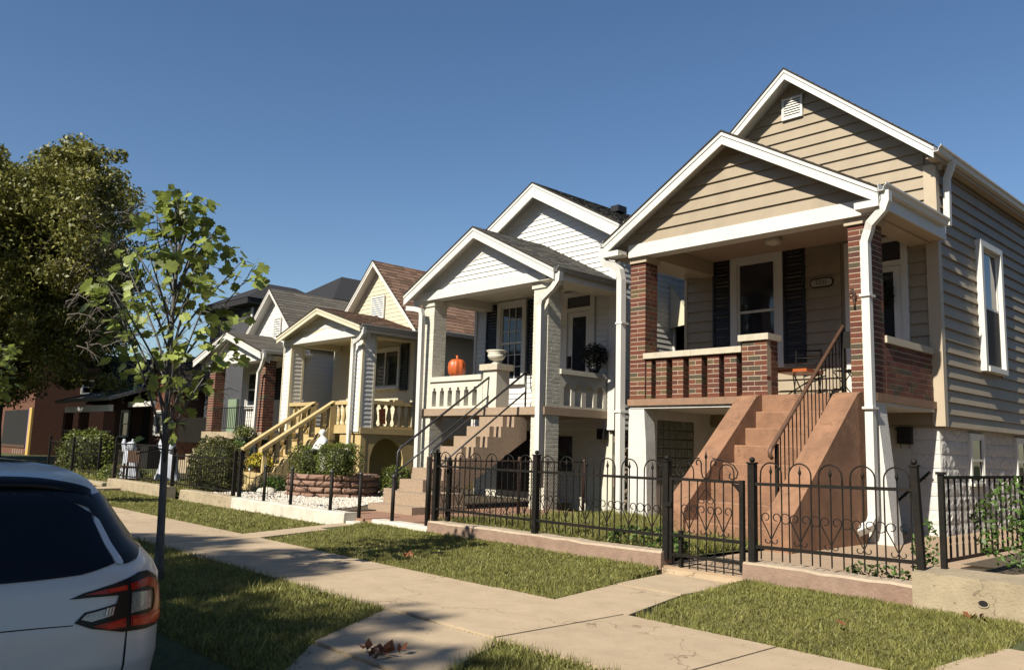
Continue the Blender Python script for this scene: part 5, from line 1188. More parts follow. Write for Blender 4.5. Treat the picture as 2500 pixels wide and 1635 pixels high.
# twisted railing at the right
t = thing('side_railing', 'black railing with twisted bars running back at the right edge', 'railing', (-2.42, 7.5, .35))
part('end_post', iron, t, (-2.445, 6.84, .31, -2.405, 6.88, 1.02)); part('post_knob', iron, t, (-2.455, 6.83, 1.02, -2.395, 6.89, 1.04)); part('post', iron, t, (-2.445, 8.9, .15, -2.395, 8.95, 1.04))
MB().hexa([(-2.435, 6.88, .985), (-2.415, 6.88, .985), (-2.415, 12, .985), (-2.435, 12, .985), (-2.435, 6.88, 1.01), (-2.415, 6.88, 1.01), (-2.415, 12, 1.01), (-2.435, 12, 1.01)]).build('top_rail', iron, t)
MB().box(-2.435, 6.88, .355, -2.415, 12, .38).build('bottom_rail', rust, t)
tw = MB(); vs = []; N_ = 26
for k in range(N_+1):
    z = .38+.605*k/N_; a = k*.62 if (k//5) % 2 else (k//5*5)*.62
    for q in range(4): vs.append((.0095*math.cos(a+q*math.pi/2), .0095*math.sin(a+q*math.pi/2), z))
tw.add(vs, [(k*4+q, k*4+(q+1) % 4, (k+1)*4+(q+1) % 4, (k+1)*4+q) for k in range(N_) for q in range(4)])
twm = mesh_of(tw, 'twisted_bar', iron)
for i in range(36): inst(twm, 'twisted_bar', t, (-2.425, 7.01+i*.138, 0))

# chain link fence between the two lots
t = thing('chain_link_fence', 'thin chain link fence with rusty posts behind the ornate iron fence', 'wire fence', (-9.0, 9, .1))
for y in (7.0, 8.9, 10.6): bar('mesh_post', t, (-9.0-.12*(y-7), y, .05), (-9.0-.12*(y-7), y, 1.0), .028, rust, 6)
mb = MB(); n = 62
for i in range(n+1):
    for s_ in (1, -1):
        y0 = 7.0+i*.06; y1 = y0+s_*.8
        if y1 < 7.0 or y1 > 10.7: continue
        X = lambda y: -9.0-.12*(y-7)
        mb.tube([(X(y0), y0, .12), (X(y1), y1, .92)], .0022, 3, caps=False)
kind(mb.build('wire_mesh', handrail_m, t), 'stuff'); bar('top_rail', t, (-9, 7, .93), (-9.44, 10.7, .93), .012, rust, 5)

# ================================================================ PEBBLE GARDEN
bx = [-13.09, -12.18, -10.98, -10.20, -9.39]
names = ['leftmost black bollard on the white kerb wall, in front of the beige stair', 'second bollard from the left on the white kerb wall, before the block planter',
         'third black bollard on the white kerb wall, right of the hanging chain', 'bright tipped black bollard at the left end of the short white wall', 'short black bollard in the middle of the short white wall']
for x, lb in zip(bx, names):
    t = thing('bollard', lb, 'bollard', (x, 6.69, .1), 'black bollards along the white walls')
    mb = MB(); mb.tube([(x, 6.69, .08), (x, 6.69, .68)], .027, 10); mb.build('bollard_post', iron, t)
    MB().lathe([(.030, 0), (.032, .012), (.026, .032), (.012, .046), (.002, .05)], (x, 6.69, .68), 12).build('bollard_cap', handrail_m, t)
t = thing('bollard', 'tall black post beside the end post of the ornate iron fence', 'bollard', (-8.64, 6.70, .1), 'black bollards along the white walls')
mb = MB(); mb.tube([(-8.64, 6.70, .06), (-8.64, 6.70, .98)], .030, 10); mb.build('bollard_post', iron, t)
def chain(p, q, sag, label, n=34):
    mb = MB(); pts = []
    for k in range(n+1):
        u = k/n; pts.append((p[0]+(q[0]-p[0])*u, p[1]+(q[1]-p[1])*u, p[2]+(q[2]-p[2])*u-sag*4*u*(1-u)))
    for k in range(n):
        a, b = Vector(pts[k]), Vector(pts[k+1]); d = (b-a); c = (a+b)/2; d.normalize(); s_ = Vector((0, 0, 1)) if k % 2 else Vector((0, 1, 0)); L = (b-a).length*.72
        s_ = (s_-d*s_.dot(d)).normalized(); ring = []
        for j in range(8): t_ = 2*math.pi*j/8; ring.append(c+d*L*math.cos(t_)+s_*.008*math.sin(t_))
        mb.tube(ring, .0032, 4, closed=True)
    o = mb.build('chain', iron, None, loc=p); tag(o, label, 'chain', 'chains between the bollards'); kind(o, 'stuff') if False else None
chain((-12.16, 6.69, .66), (-11.0, 6.69, .66), .21, 'black chain hanging between the second and third bollards before the block planter')
chain((-13.07, 6.69, .64), (-12.2, 6.69, .66), .13, 'black chain hanging between the first and second bollards before the beige stair')
chain((-14.2, 6.75, .60), (-13.11, 6.69, .62), .13, 'black chain running left from the leftmost bollard to the hedge fence post')
chain((-9.9, 8.3, .60), (-8.66, 6.71, .62), .16, 'black chain from the tall black post towards the speckled stair')
# white pebbles
PN = 15000
px_ = nrg.uniform(-15.9, -9.9, PN); py_ = nrg.uniform(6.82, 10.5, PN)
ok = (px_ < -11.35+(-.9)*(py_-6.8)/1.4) & ~(((px_+14.7)**2+(py_-9.0)**2) < .82**2)
px_, py_ = px_[ok], py_[ok]; PN = len(px_)
base = np.array([(1, 0, 0), (.45, .9, 0), (-.6, .8, 0), (-1, 0, 0), (-.5, -.85, 0), (.6, -.8, 0), (.3, .3, .75), (-.4, .2, .7), (.1, -.45, .72)])
sc = nrg.uniform(.014, .036, (PN, 1, 1)); ang = nrg.uniform(0, 6.28, PN); ca, sa = np.cos(ang), np.sin(ang)
B = base[None]*sc; X = B[..., 0]*ca[:, None]-B[..., 1]*sa[:, None]*.8; Y = B[..., 0]*sa[:, None]+B[..., 1]*ca[:, None]*.8
V = np.stack([X+px_[:, None], Y+py_[:, None], B[..., 2]+.078+nrg.uniform(-.004, .02, (PN, 1))], -1).reshape(-1, 3)
Fb = np.array([(0,1,6),(1,2,7),(1,7,6),(2,3,7),(3,4,7),(4,8,7),(4,5,8),(5,0,8),(0,6,8),(6,7,8)])
F = (Fb[None]+(np.arange(PN)*9)[:, None, None]).reshape(-1, 3)
o = np_mesh('white_pebbles', V, F, pebble_m, None, loc=(-13.5, 8, .08)); kind(o, 'stuff'); tag(o, 'bed of white pebbles around the brown block planter', 'pebbles')
# round block planter
PC = (-14.7, 9.0)
t = thing('block_planter', 'round planter of brown split face retaining blocks in the white pebbles', 'planter', (*PC, .05))
mb = MB(); mb.lathe([(.845, -.02), (.845, .455)], (*PC, .0), 40); mb.build('planter_soil', mat('dark_soil', (.03, .022, .015), .95), t)
def planter_block(seed, wd, hh=.117, dp=.16):
    r_ = random.Random(seed); mb = MB(); nu, nz = 5, 3; vs = []; g = .007
    for j in range(nz+1):
        for i in range(nu+1):
            e = i in (0, nu) or j in (0, nz); u = -wd/2+g+(wd-2*g)*[0, .08, .35, .65, .92, 1][i]; z = -hh/2+g*.6+(hh-1.2*g)*j/nz
            o = -.005 if e else r_.uniform(.008, .034)
            if i in (0, nu): o -= .03
            if j in (0, nz): o -= .012
            vs.append((u*(1+.0), -o, z))
    fs = [(j*(nu+1)+i, j*(nu+1)+i+1, (j+1)*(nu+1)+i+1, (j+1)*(nu+1)+i) for j in range(nz) for i in range(nu)]
    mb.add(vs, fs)
    a = wd/2-g; h_ = hh/2-g*.6; i_ = a*.78
    mb.add([(-a, .023, -h_), (a, .023, -h_), (a, .023, h_), (-a, .023, h_), (-i_, dp, -h_), (i_, dp, -h_), (i_, dp, h_), (-i_, dp, h_)], [(0,4,5,1), (1,5,6,2), (2,6,7,3), (3,7,4,0), (4,7,6,5)])
    return mesh_of(mb, 'retaining_block', block_m)
nb = 17; Rr = .91; wd = 2*math.pi*Rr/nb
bm_ = [planter_block(s_, wd*.995) for s_ in range(6)]
for row in range(4):
    for i in range(nb):
        a = 2*math.pi*(i+(.5 if row % 2 else 0))/nb; x = PC[0]+Rr*math.cos(a)*(1-.006*row); y = PC[1]+Rr*math.sin(a)*(1-.006*row)
        inst(bm_[rng.randrange(6)], 'retaining_block', t, (x, y, .05+.0585+row*.117), (0, 0, a+math.pi/2))
def bush(name, label, cen, rad, n, leaf, m_, box=.6, group=None, cat='bush', core=True, trunk=True, seed=1):
    t = thing(name, label, cat, (cen[0], cen[1], cen[2]-rad[2]), group); rg = np.random.default_rng(seed)
    d = rg.normal(size=(n, 3)); q = np.abs(d)/np.array([1, 1, 1]); nrm = (np.sum(np.abs(d)**(2+6*box), axis=1)**(1/(2+6*box)))[:, None]; d = d/nrm
    lump = 1+.07*np.sin(d[:, :1]*7+seed)+.06*np.sin(d[:, 1:2]*9+2*seed)+.05*np.sin(d[:, 2:]*8)
    c = np.array(cen)+d*np.array(rad)*lump*(rg.uniform(.55, 1.0, (n, 1))**.35)
    V, F = leafcards(c, leaf, rg, up=.6); kind(np_mesh('leaves', V, F, m_, t), 'stuff')
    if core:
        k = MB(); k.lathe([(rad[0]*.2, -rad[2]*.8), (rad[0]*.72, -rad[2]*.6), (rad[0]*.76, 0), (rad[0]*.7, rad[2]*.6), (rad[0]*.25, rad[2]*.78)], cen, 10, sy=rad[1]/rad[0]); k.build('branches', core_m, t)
    return t
bush('clipped_bush', 'clipped box bush in the block planter, left of the white statue', (-15.10, 8.70, .76), (.38, .32, .28), 4600, .036, bush_m, box=1.0, seed=2, group='clipped bushes in the pebble garden')
bush('clipped_bush', 'clipped box bush in the block planter, right of the white statue', (-14.14, 8.74, .78), (.42, .34, .31), 5000, .036, bush_m, box=1.0, seed=3, group='clipped bushes in the pebble garden')
bush('clipped_bush', 'round green bush on the ground beside the speckled stair', (-13.7, 9.85, .36), (.34, .32, .32), 3300, .042, bush_m, box=.2, seed=4, group='clipped bushes in the pebble garden')
bush('clipped_bush', 'low yellowing plant in a black tub before the beige stair', (-16.2, 8.5, .22), (.26, .22, .15), 800, .06, weed_m, box=.1, seed=5, core=False)
MB().lathe([(.12, 0), (.16, .02), (.18, .12), (.15, .12)], (-16.2, 8.5, .0), 12, sx=1.3).build('tub', shutter_m, bpy.data.objects['clipped_bush.003'])
# statue
S0 = (-14.72, 8.72, .47)
t = thing('garden_statue', 'white robed figure statue standing between the two planter bushes', 'statue', S0)
MB().lathe([(.10, 0), (.10, .02), (.075, .03), (.075, .07), (.10, .08)], S0, 8).build('plinth', shutter_m, t)
mb = MB(); z0 = .08
prof = [(.085, .0, 0, 0), (.095, .05, 0, 0), (.10, .18, 0, .005), (.10, .32, .005, .01), (.108, .46, .0, .0), (.115, .56, -.004, -.01), (.125, .66, -.006, -.015), (.12, .74, -.01, -.012), (.085, .80, -.012, -.01), (.045, .83, -.018, -.008), (.043, .85, -.022, -.01), (.062, .88, -.028, -.012), (.070, .93, -.03, -.01), (.062, .975, -.026, -.006), (.03, 1.0, -.022, 0)]
vs = []; n = 22
for r_, z, ox, oy in prof:
    for k in range(n):
        a = 2*math.pi*k/n; f = 1+(.10*math.sin(6*a+z*6)+.05*math.sin(11*a-z*9))*(1 if z < .75 else .15); vs.append((S0[0]+ox+r_*f*math.cos(a), S0[1]+oy+r_*f*.85*math.sin(a), S0[2]+z0+z*.84))
mb.add(vs, [(i*n+k, i*n+(k+1) % n, (i+1)*n+(k+1) % n, (i+1)*n+k) for i in range(len(prof)-1) for k in range(n)], True); mb.add([vs[-n+k] for k in range(n)], [tuple(range(n))]); mb.build('robed_body', white_plaster, t)
mb = MB(); b_ = (S0[0], S0[1], S0[2]+z0)
def SP(x, y, z): return (b_[0]+x, b_[1]+y, b_[2]+z*.84)
mb.tube([SP(.10, -.02, .74), SP(.125, -.07, .62), SP(.10, -.12, .54), SP(-.03, -.15, .56), SP(-.10, -.15, .58)], [.045, .05, .045, .035, .02], 8); mb.build('arm', white_plaster, t)
mb = MB(); mb.tube([SP(-.10, -.02, .74), SP(-.15, -.06, .62), SP(-.16, -.11, .52), SP(-.13, -.16, .50), SP(-.09, -.17, .53)], [.042, .048, .045, .035, .018], 8); mb.build('arm', white_plaster, t)
mb = MB(); mb.lathe([(.010, -.012), (.018, 0), (.010, .012)], SP(-.075, -.05, .905), 6); mb.lathe([(.004, -.01), (.008, 0), (.004, .02)], SP(-.085, -.045, .92), 5); mb.build('face', white_plaster, t)
s = MB(); s.lathe([(.10, -.06), (.24, -.04), (.28, .04), (.22, .12), (.10, .15)], (-15.55, 8.0, .06), 9, sy=.7); tag(s.build('boulder', whitewash, None, loc=(-15.55, 8.0, .05)), 'pale boulder on the white pebbles before the block planter', 'boulder')
# thin wire fence before the beige stair
t = thing('wire_fence', 'thin low black wire fence in front of the beige stair', 'wire fence', (-14.5, 7.45, .08))
bar('top_rail', t, (-15.9, 7.5, .84), (-12.9, 7.4, .86), .009); bar('bottom_rail', t, (-15.9, 7.5, .16), (-14.2, 7.45, .16), .008)
for i in range(9): bar('picket', t, (-15.8+i*.255, 7.49, .10), (-15.8+i*.255, 7.49, .84), .0055)
# hedge, its railings
def rail_fence(name, label, x0, x1, y, z0, z1, step=.105, posts=()):
    t = thing(name, label, 'railing fence', ((x0+x1)/2, y, z0), 'plain black railings further along')
    for z in (z0+.06, z1-.02): part('rail', iron, t, (x0, y-.012, z-.012, x1, y+.012, z+.012))
    n = int((x1-x0)/step)
    for i in range(n+1): bar('picket', t, (x0+i*step, y, z0), (x0+i*step, y, z1), .0065)
    for p in posts: post(t, p, y, z0-.15, z1+.10, .06)
rail_fence('iron_railing', 'plain black railing in front of the tall vine hedge', -17.15, -14.35, 6.74, .16, .80, posts=(-17.18, -14.36, -14.12))
rail_fence('iron_railing', 'plain black railing in front of the white ghost decorations', -20.6, -17.9, 6.74, .18, .98, posts=(-20.65, -17.6))
rail_fence('iron_railing', 'farthest black railing before the dark porch house', -29.5, -24.6, 7.6, .05, .95, posts=(-29.5, -27, -24.6))
t = bush('vine_hedge', 'shaggy dark hedge of vines behind the plain black railing', (-17.35, 7.7, .52), (.92, .38, .60), 9500, .045, hedge_m, box=.15, cat='hedge', seed=9)
bush('shrub', 'feathery light green shrub at the right end of the vine hedge', (-18.9, 8.9, .75), (.36, .30, .34), 1600, .06, weed_m, box=.1, seed=10)
bush('shrub', 'low green mound in the shade beside the ghost decorations', (-22.8, 7.6, .12), (.8, .5, .28), 2200, .06, bush_m, box=.1, seed=12)
bush('shrub', 'dark round shrub in front of the dark porch house', (-30.5, 9.0, .5), (1.4, .8, .8), 3500, .09, bush_m, box=.1, seed=13)
# ghosts
def ghost(label, x, y, z, h, arm):
    t = thing('ghost_decoration', label, 'ghost', (x, y, z), 'white cloth ghost decorations'); mb = MB(); n = 26; vs = []
    prof = [(.34, 0), (.30, .12), (.25, .3), (.22, .5), (.21, .62), (.17, .70), (.10, .74)]
    for r_, u in prof:
        for k in range(n): a = 2*math.pi*k/n; f = 1+.13*math.sin(7*a+u*3)*(1-u*.6); vs.append((x+r_*h*f*math.cos(a)*1.35, y+r_*h*f*.7*math.sin(a), z+u*h))
    mb.add(vs, [(i*n+k, i*n+(k+1) % n, (i+1)*n+(k+1) % n, (i+1)*n+k) for i in range(len(prof)-1) for k in range(n)], True); mb.build('sheet', cloth_m, t)
    mb = MB(); mb.lathe([(.02, -.13*h), (.09*h, -.10*h), (.125*h, 0), (.10*h, .09*h), (.03*h, .125*h)], (x, y-.02, z+.83*h), 14); mb.build('ghost_head', cloth_m, t)
    mb = MB()
    for ex in (-.04, .04): mb.lathe([(.006, -.03*h), (.024*h, 0), (.006, .03*h)], (x+ex*h, y-.02-.115*h, z+.85*h), 8)
    mb.lathe([(.01, -.012*h), (.03*h, 0), (.01, .012*h)], (x, y-.02-.115*h, z+.77*h), 8); mb.build('ghost_face', dark, t)
    for s_ in (-1, 1):
        mb = MB(); mb.tube([(x+s_*.14*h, y, z+.66*h), (x+s_*.30*h, y-.05, z+.74*h), (x+s_*.36*h, y-.08, z+(.74+arm)*h), (x+s_*.34*h, y-.08, z+(.84+arm)*h)], [.10*h, .09*h, .06*h, .03*h], 8); mb.build('sleeve', cloth_m, t)
ghost('white cloth ghost with raised arms and round head nearest the dark porch', -22.2, 7.6, .10, .95, .18)
ghost('taller white ghost decoration partly hidden behind the young tree', -21.5, 8.3, .05, 1.1, .10)
t = thing('garden_bench', 'small pale wooden bench in front of the white ghosts', 'bench', (-21.2, 7.2, .1))
part('seat', wood_m, t, (-21.7, 7.0, .38, -20.9, 7.35, .42)); part('backrest', wood_m, t, (-21.7, 7.36, .5, -20.9, 7.39, .8))
for x in (-21.68, -20.95):
    for y in (7.02, 7.34): part('leg', wood_m, t, (x, y, .05, x+.04, y+.04, .5))
# right side planting
bush('shrub', 'feathery bright green shrub behind the twisted bar railing', (-1.75, 8.4, .52), (.52, .40, .42), 5200, .045, weed_m, box=.1, seed=21, core=False)
bush('shrub', 'leggy green plant growing up the twisted bar railing', (-2.12, 7.85, .62), (.36, .50, .34), 900, .045, weed_m, box=.1, seed=22, core=False)
bush('shrub', 'small leafy weed beside the leaning fence post', (-2.78, 7.45, .36), (.10, .10, .26), 190, .045, weed_m, box=.1, seed=23, core=False)
bush('shrub', 'green weeds at the foot of the iron fence beside the gate', (-5.35, 6.98, .22), (.5, .12, .13), 520, .055, weed_m, box=.3, seed=24, core=False)
bush('shrub', 'short weeds at the foot of the fence beside the leaning post', (-2.95, 6.92, .20), (.25, .08, .07), 240, .04, weed_m, box=.3, seed=25, core=False)
# red brick by the downspout
rb = MB().add(brick_mesh(.2, .1, .065).v, brick_mesh(.2, .1, .065).f).build('loose_brick', brick_m, None, loc=(0, 0, 0)); rb.location = (-11.6, 11.7, .16); tag(rb, 'loose red brick standing by the cream porch column', 'brick')
# fallen leaves
def dead_leaf_pile(label, x, y, z, n, spread):
    rg = np.random.default_rng(int(abs(x*100))); c = np.stack([rg.normal(x, spread, n), rg.normal(y, spread*.6, n), z+.012+np.abs(rg.normal(0, .016, n))], -1)
    V, F = leafcards(c, .06, rg, up=0.1, aspect=.9); o = np_mesh('dead_leaves', V, F, dry_leaf, None, loc=(x, y, z)); tag(o, label, 'dead leaves'); kind(o, 'stuff')
dead_leaf_pile('cluster of curled brown dead leaves on the shaded carriage walk', -3.87, 2.72, 0, 22, .07)
dead_leaf_pile('few brown dead leaves at the lawn edge by the tree shadow', -6.86, 5.1, .02, 6, .05)
dead_leaf_pile('single brown dead leaf in the middle of the right lawn', -2.56, 5.42, .04, 2, .01)
dead_leaf_pile('pale dead leaves beside the drain hole wall', -2.1, 6.45, .03, 5, .06)

# ================================================================ CAR
CYC = .80; CXC = -4.95; CN = 4.2
CZ = [-.27,-.10,.10,.28,.46,.52,.56,.62,.70,.81,.87,.91,.95,.975,.99,1.0]
CR_ = [-4.16,-4.02,-3.98,-4.0,-4.03,-4.05,-4.08,-4.14,-4.22,-4.33,-4.42,-4.50,-4.72,-4.95,-5.2,-5.5]
CF_ = [-8.30,-8.42,-8.46,-8.44,-8.30,-8.0,-7.6,-7.2,-6.95,-6.65,-6.5,-6.35,-6.2,-6.1,-5.95,-5.75]
CW_ = [.85,.89,.915,.92,.91,.88,.845,.79,.74,.675,.635,.60,.53,.43,.29,.12]
def csurf(th, z, off=0.0):
    A = np.interp(z, CZ, CR_)-CXC; F_ = CXC-np.interp(z, CZ, CF_); W_ = np.interp(z, CZ, CW_)
    t_ = math.radians(th); s_, c_ = math.sin(t_), math.cos(t_)
    A = A if z < 1.1 else A
    y = CYC+math.copysign(W_*abs(s_)**(2/CN), s_); x = CXC+(A if c_ > 0 else F_)*math.copysign(abs(c_)**(2/CN), c_)
    p = Vector((x, y, z))
    if off:
        e = 0.6; a = csurf(th+e, z); b = csurf(th-e, z); d = csurf(th, min(z+.004, .999)); f_ = csurf(th, z-.004)
        n_ = (a-b).cross(d-f_)
        if n_.length > 1e-9:
            n_.normalize()
            if n_.dot(p-Vector((CXC, CYC, z))) < 0: n_ = -n_
            p = p+n_*off
    return p
car = thing('parked_car', 'silver hatchback parked at the kerb with its right tail light in view', 'car', (-6.2, CYC, -.45))
zz = [-.27]+list(np.arange(-.24, .995, .02))+[1.0]
ths = sorted(set([round(90*(1-math.cos(math.pi*k/48))/1.0, 3) for k in range(49)]))   # 0..180, dense at the corners
ths = [180*k/72 for k in range(73)]; ths = ths+[360-t_ for t_ in ths[::-1][1:-1]]
vs = [tuple(csurf(t_, float(z))) for z in zz for t_ in ths]; n = len(ths)
mb = MB(); mb.add(vs, [(i*n+k, i*n+(k+1) % n, (i+1)*n+(k+1) % n, (i+1)*n+k) for i in range(len(zz)-1) for k in range(n)], True)
mb.add([vs[(len(zz)-1)*n+k] for k in range(n)], [tuple(range(n))], True); mb.add([vs[k] for k in range(n)], [tuple(range(n))[::-1]])
mb.build('body', carpaint, car)
from mathutils.geometry import delaunay_2d_cdt
def patch(name, poly, m_, off, parent=None, mirror=False, step=(3.0, .02), smooth=True, both=False):
    """polygon in (theta, z) laid on the body surface"""
    def dens(P):
        o_ = []
        for i in range(len(P)):
            a, b = P[i], P[(i+1) % len(P)]; k = max(1, int(max(abs(a[0]-b[0])/step[0], abs(a[1]-b[1])/step[1])))
            for j in range(k): o_.append((a[0]+(b[0]-a[0])*j/k, a[1]+(b[1]-a[1])*j/k))
        return o_
    P = dens(poly); S = 100.0
    pts = [Vector((a, b*S)) for a, b in P]; nb_ = len(pts)
    ax = [p[0] for p in P]; bz = [p[1] for p in P]; a = min(ax)+step[0]/2
    while a < max(ax):
        b = min(bz)+step[1]/2
        while b < max(bz): pts.append(Vector((a, b*S))); b += step[1]
        a += step[0]
    r_ = delaunay_2d_cdt(pts, [], [list(range(nb_))], 1, 1e-5)
    V_ = [tuple(csurf((-v.x if mirror else v.x), v.y/S, off)) for v in r_[0]]
    F_ = [tuple(f) for f in r_[2]]
    mb = MB(); mb.add(V_, F_, smooth); return mb.build(name, m_, parent or car)
for mir in (False, True):
    tl = patch('tail_light', [(8.8,.410),(12.4,.432),(18.7,.450),(29.4,.474),(35.8,.490),(43,.490),(50.7,.455),(58,.40),(63,.353),(65,.294),(62,.245),(51.5,.232),(38,.234),(25,.244),(14.5,.277),(10.1,.310),(12.5,.349),(22.8,.370),(23.8,.404),(14.3,.409)], car_black, .006, mirror=mir)
    patch('red_strip', [(12.1,.423),(18.7,.437),(27.7,.444),(27.5,.421),(18.7,.417)], red_dark, .009, tl, mir)
    patch('red_strip', [(19.5,.436),(26.5,.440),(26.5,.424),(19.5,.424)], red_lens, .011, tl, mir)
    patch('lower_red_lens', [(14.8,.287),(21,.297),(26.6,.303),(26.8,.262),(20,.262)], red_dark, .009, tl, mir)
    patch('lower_red_lens', [(18.5,.287),(25.0,.298),(25.0,.272),(19,.270)], red_lens, .011, tl, mir)
    patch('reverse_lens', [(11.5,.322),(12.9,.342),(22.0,.360),(21.2,.322),(14.2,.307)], clear_lens, .009, tl, mir)
    for k in range(3): patch('lens_bar', [(18.3+k*1.1,.326),(18.9+k*1.1,.356),(19.4+k*1.1,.357),(18.8+k*1.1,.326)], chrome, .012, tl, mir)
    patch('red_surround', [(28.9,.448),(40,.462),(47.5,.450),(56,.40),(61,.345),(62.5,.294),(58,.252),(48,.243),(29,.262),(29.3,.305),(40,.300),(45,.312),(47.5,.36),(46.4,.405),(40,.425),(29.4,.418)], red_dark, .009, tl, mir)
    patch('red_surround', [(30,.264),(46,.250),(55,.258),(57.5,.29),(50,.297),(44,.290),(30,.290)], red_lens, .012, tl, mir)
    patch('indicator_lens', [(29.6,.407),(43.5,.399),(42.6,.322),(29,.318)], clear_lens, .010, tl, mir)
    patch('panel_gap', [(27.4,.246),(27.0,.171),(26.6,.076),(26.2,-.02),(27.0,-.02),(27.5,.076),(27.9,.171),(28.0,.246)], dark, .0025, None, mir)
    patch('side_window', [(56,.585),(64,.80),(88,.845),(112,.84),(136,.70),(146,.60),(110,.575),(80,.575)], car_glass, .004, None, mir)
    patch('rear_pillar_trim', [(29.6,.545),(33.0,.70),(31.5,.76),(33,.80),(40,.83),(62,.84),(66,.80),(57,.60),(54,.585),(40,.545),(30,.531)], car_black, .0055, None, mir)
    patch('rear_pillar_strip', [(29.6,.712),(32.0,.738),(33.8,.720),(31.8,.62),(30.0,.542),(28.6,.530),(25.9,.538),(27.6,.62)], carpaint, .007, None, mir)
patch('rear_window', [(-25.4,.540),(-12,.507),(0,.495),(12,.507),(25.4,.540),(29.3,.715),(31.5,.75),(24,.80),(12,.835),(0,.845),(-12,.835),(-24,.80),(-31.5,.75),(-29.3,.715)], car_glass, .0055)
patch('windscreen', [(146,.59),(180,.56),(214,.59),(206,.86),(180,.92),(154,.86)], car_glass, .005)
patch('tailgate_crease_shade', [(-18,.296),(0,.313),(9.9,.303),(9.9,.299),(0,.308),(-18,.292)], dark, .002)  # flat dark strip standing in for the shade along a body crease
patch('roof_end_trim', [(-38,.80),(-32,.775),(-24,.80),(-12,.836),(0,.846),(12,.836),(24,.80),(32,.775),(38,.80),(34,.858),(20,.885),(0,.90),(-20,.885),(-34,.858)], car_black, .0065)
# spoiler: blade that follows the roof edge
vs = []; ks = [-46+i*(92/36) for i in range(37)]
for k in ks:
    q = abs(k)/46; zt = .910-.050*q**2; zb = .872-.060*q**2.0; out_ = .10*(1-.55*q**2)
    a = csurf(k, zt-.0, .004); b = csurf(k, zb, .004); d = Vector((1, 0, -.12)).normalized()
    vs += [tuple(a+Vector((-.20*(1-.3*q), 0, .022))), tuple(a+d*out_*.9), tuple(a+d*out_+Vector((0, 0, -.018))), tuple(b+d*out_*.15)]
mb = MB(); mb.add(vs, [(i*4+j, i*4+j+1, (i+1)*4+j+1, (i+1)*4+j) for i in range(len(ks)-1) for j in range(3)], True); mb.build('spoiler', car_black, car)
patch('bumper_trim', [(-60,-.26),(60,-.26),(60,-.06),(30,-.02),(-30,-.02),(-60,-.06)], car_black, .006)
part('number_plate_recess', car_black, car, (-4.03, .53, -.20, -3.985, 1.07, -.07))
for xw in (-4.95, -7.6):
    for s_ in (-1, 1):
        c = (xw, CYC+s_*.80, -.12); mb = MB(); prof = [(.20, -.10), (.30, -.105), (.325, -.06), (.325, .06), (.30, .105), (.20, .10)]
        vs = []; n = 28
        for r_, d_ in prof:
            for k in range(n): a = 2*math.pi*k/n; vs.append((c[0]+r_*math.cos(a), c[1]+d_, c[2]+r_*math.sin(a)))
        mb.add(vs, [(i*n+k, i*n+(k+1) % n, (i+1)*n+(k+1) % n, (i+1)*n+k) for i in range(len(prof)-1) for k in range(n)], True)
        wh = mb.build('wheel', rubber, car)
        rm = MB(); yo = c[1]+s_*.085; rm.tube([(c[0]+.19*math.cos(k*.449), yo, c[2]+.19*math.sin(k*.449)) for k in range(14)], .018, 5, closed=True)
        for k in range(5): a = k*1.2566; rm.tube([(c[0], yo, c[2]), (c[0]+.19*math.cos(a), yo, c[2]+.19*math.sin(a))], .022, 4)
        rm.build('rim', chrome, wh)

# ================================================================ TREES
def leaf_shape():
    """broad lobed leaf, length 1 along +x from the stalk"""
    P = [(0, 0), (.10, .16), (.02, .36), (.22, .42), (.42, .50), (.50, .34), (.72, .40), (.92, .26), (.80, .10), (.98, 0)]
    return P
def sapling_leaf_mesh(seed, m_):
    r_ = random.Random(seed); P = leaf_shape(); cup = r_.uniform(.10, .30); vs = []
    mid = [(0, 0), (.3, 0), (.6, 0), (.98, 0)]
    up_ = [(x, y*r_.uniform(.9, 1.1), abs(y)*cup+x*x*-.12) for x, y in P]; dn = [(x, -y*r_.uniform(.9, 1.1), abs(y)*cup+x*x*-.12) for x, y in P[1:-1]]
    vs = up_+dn; n = len(P); ring = list(range(n))
    mb = MB(); vs.append((.45, 0, -.03)); c = len(vs)-1; fs = []
    for i in range(n-1): fs.append((c, i+1, i))
    low = [0]+list(range(n, n+len(dn)))+[n-1]
    for i in range(len(low)-1): fs.append((c, low[i], low[i+1]))
    vs.append((-.35, 0, .10)); vs.append((-.35, .012, .10)); fs.append((0, len(vs)-2, len(vs)-1))
    mb.add(vs, fs); return mb
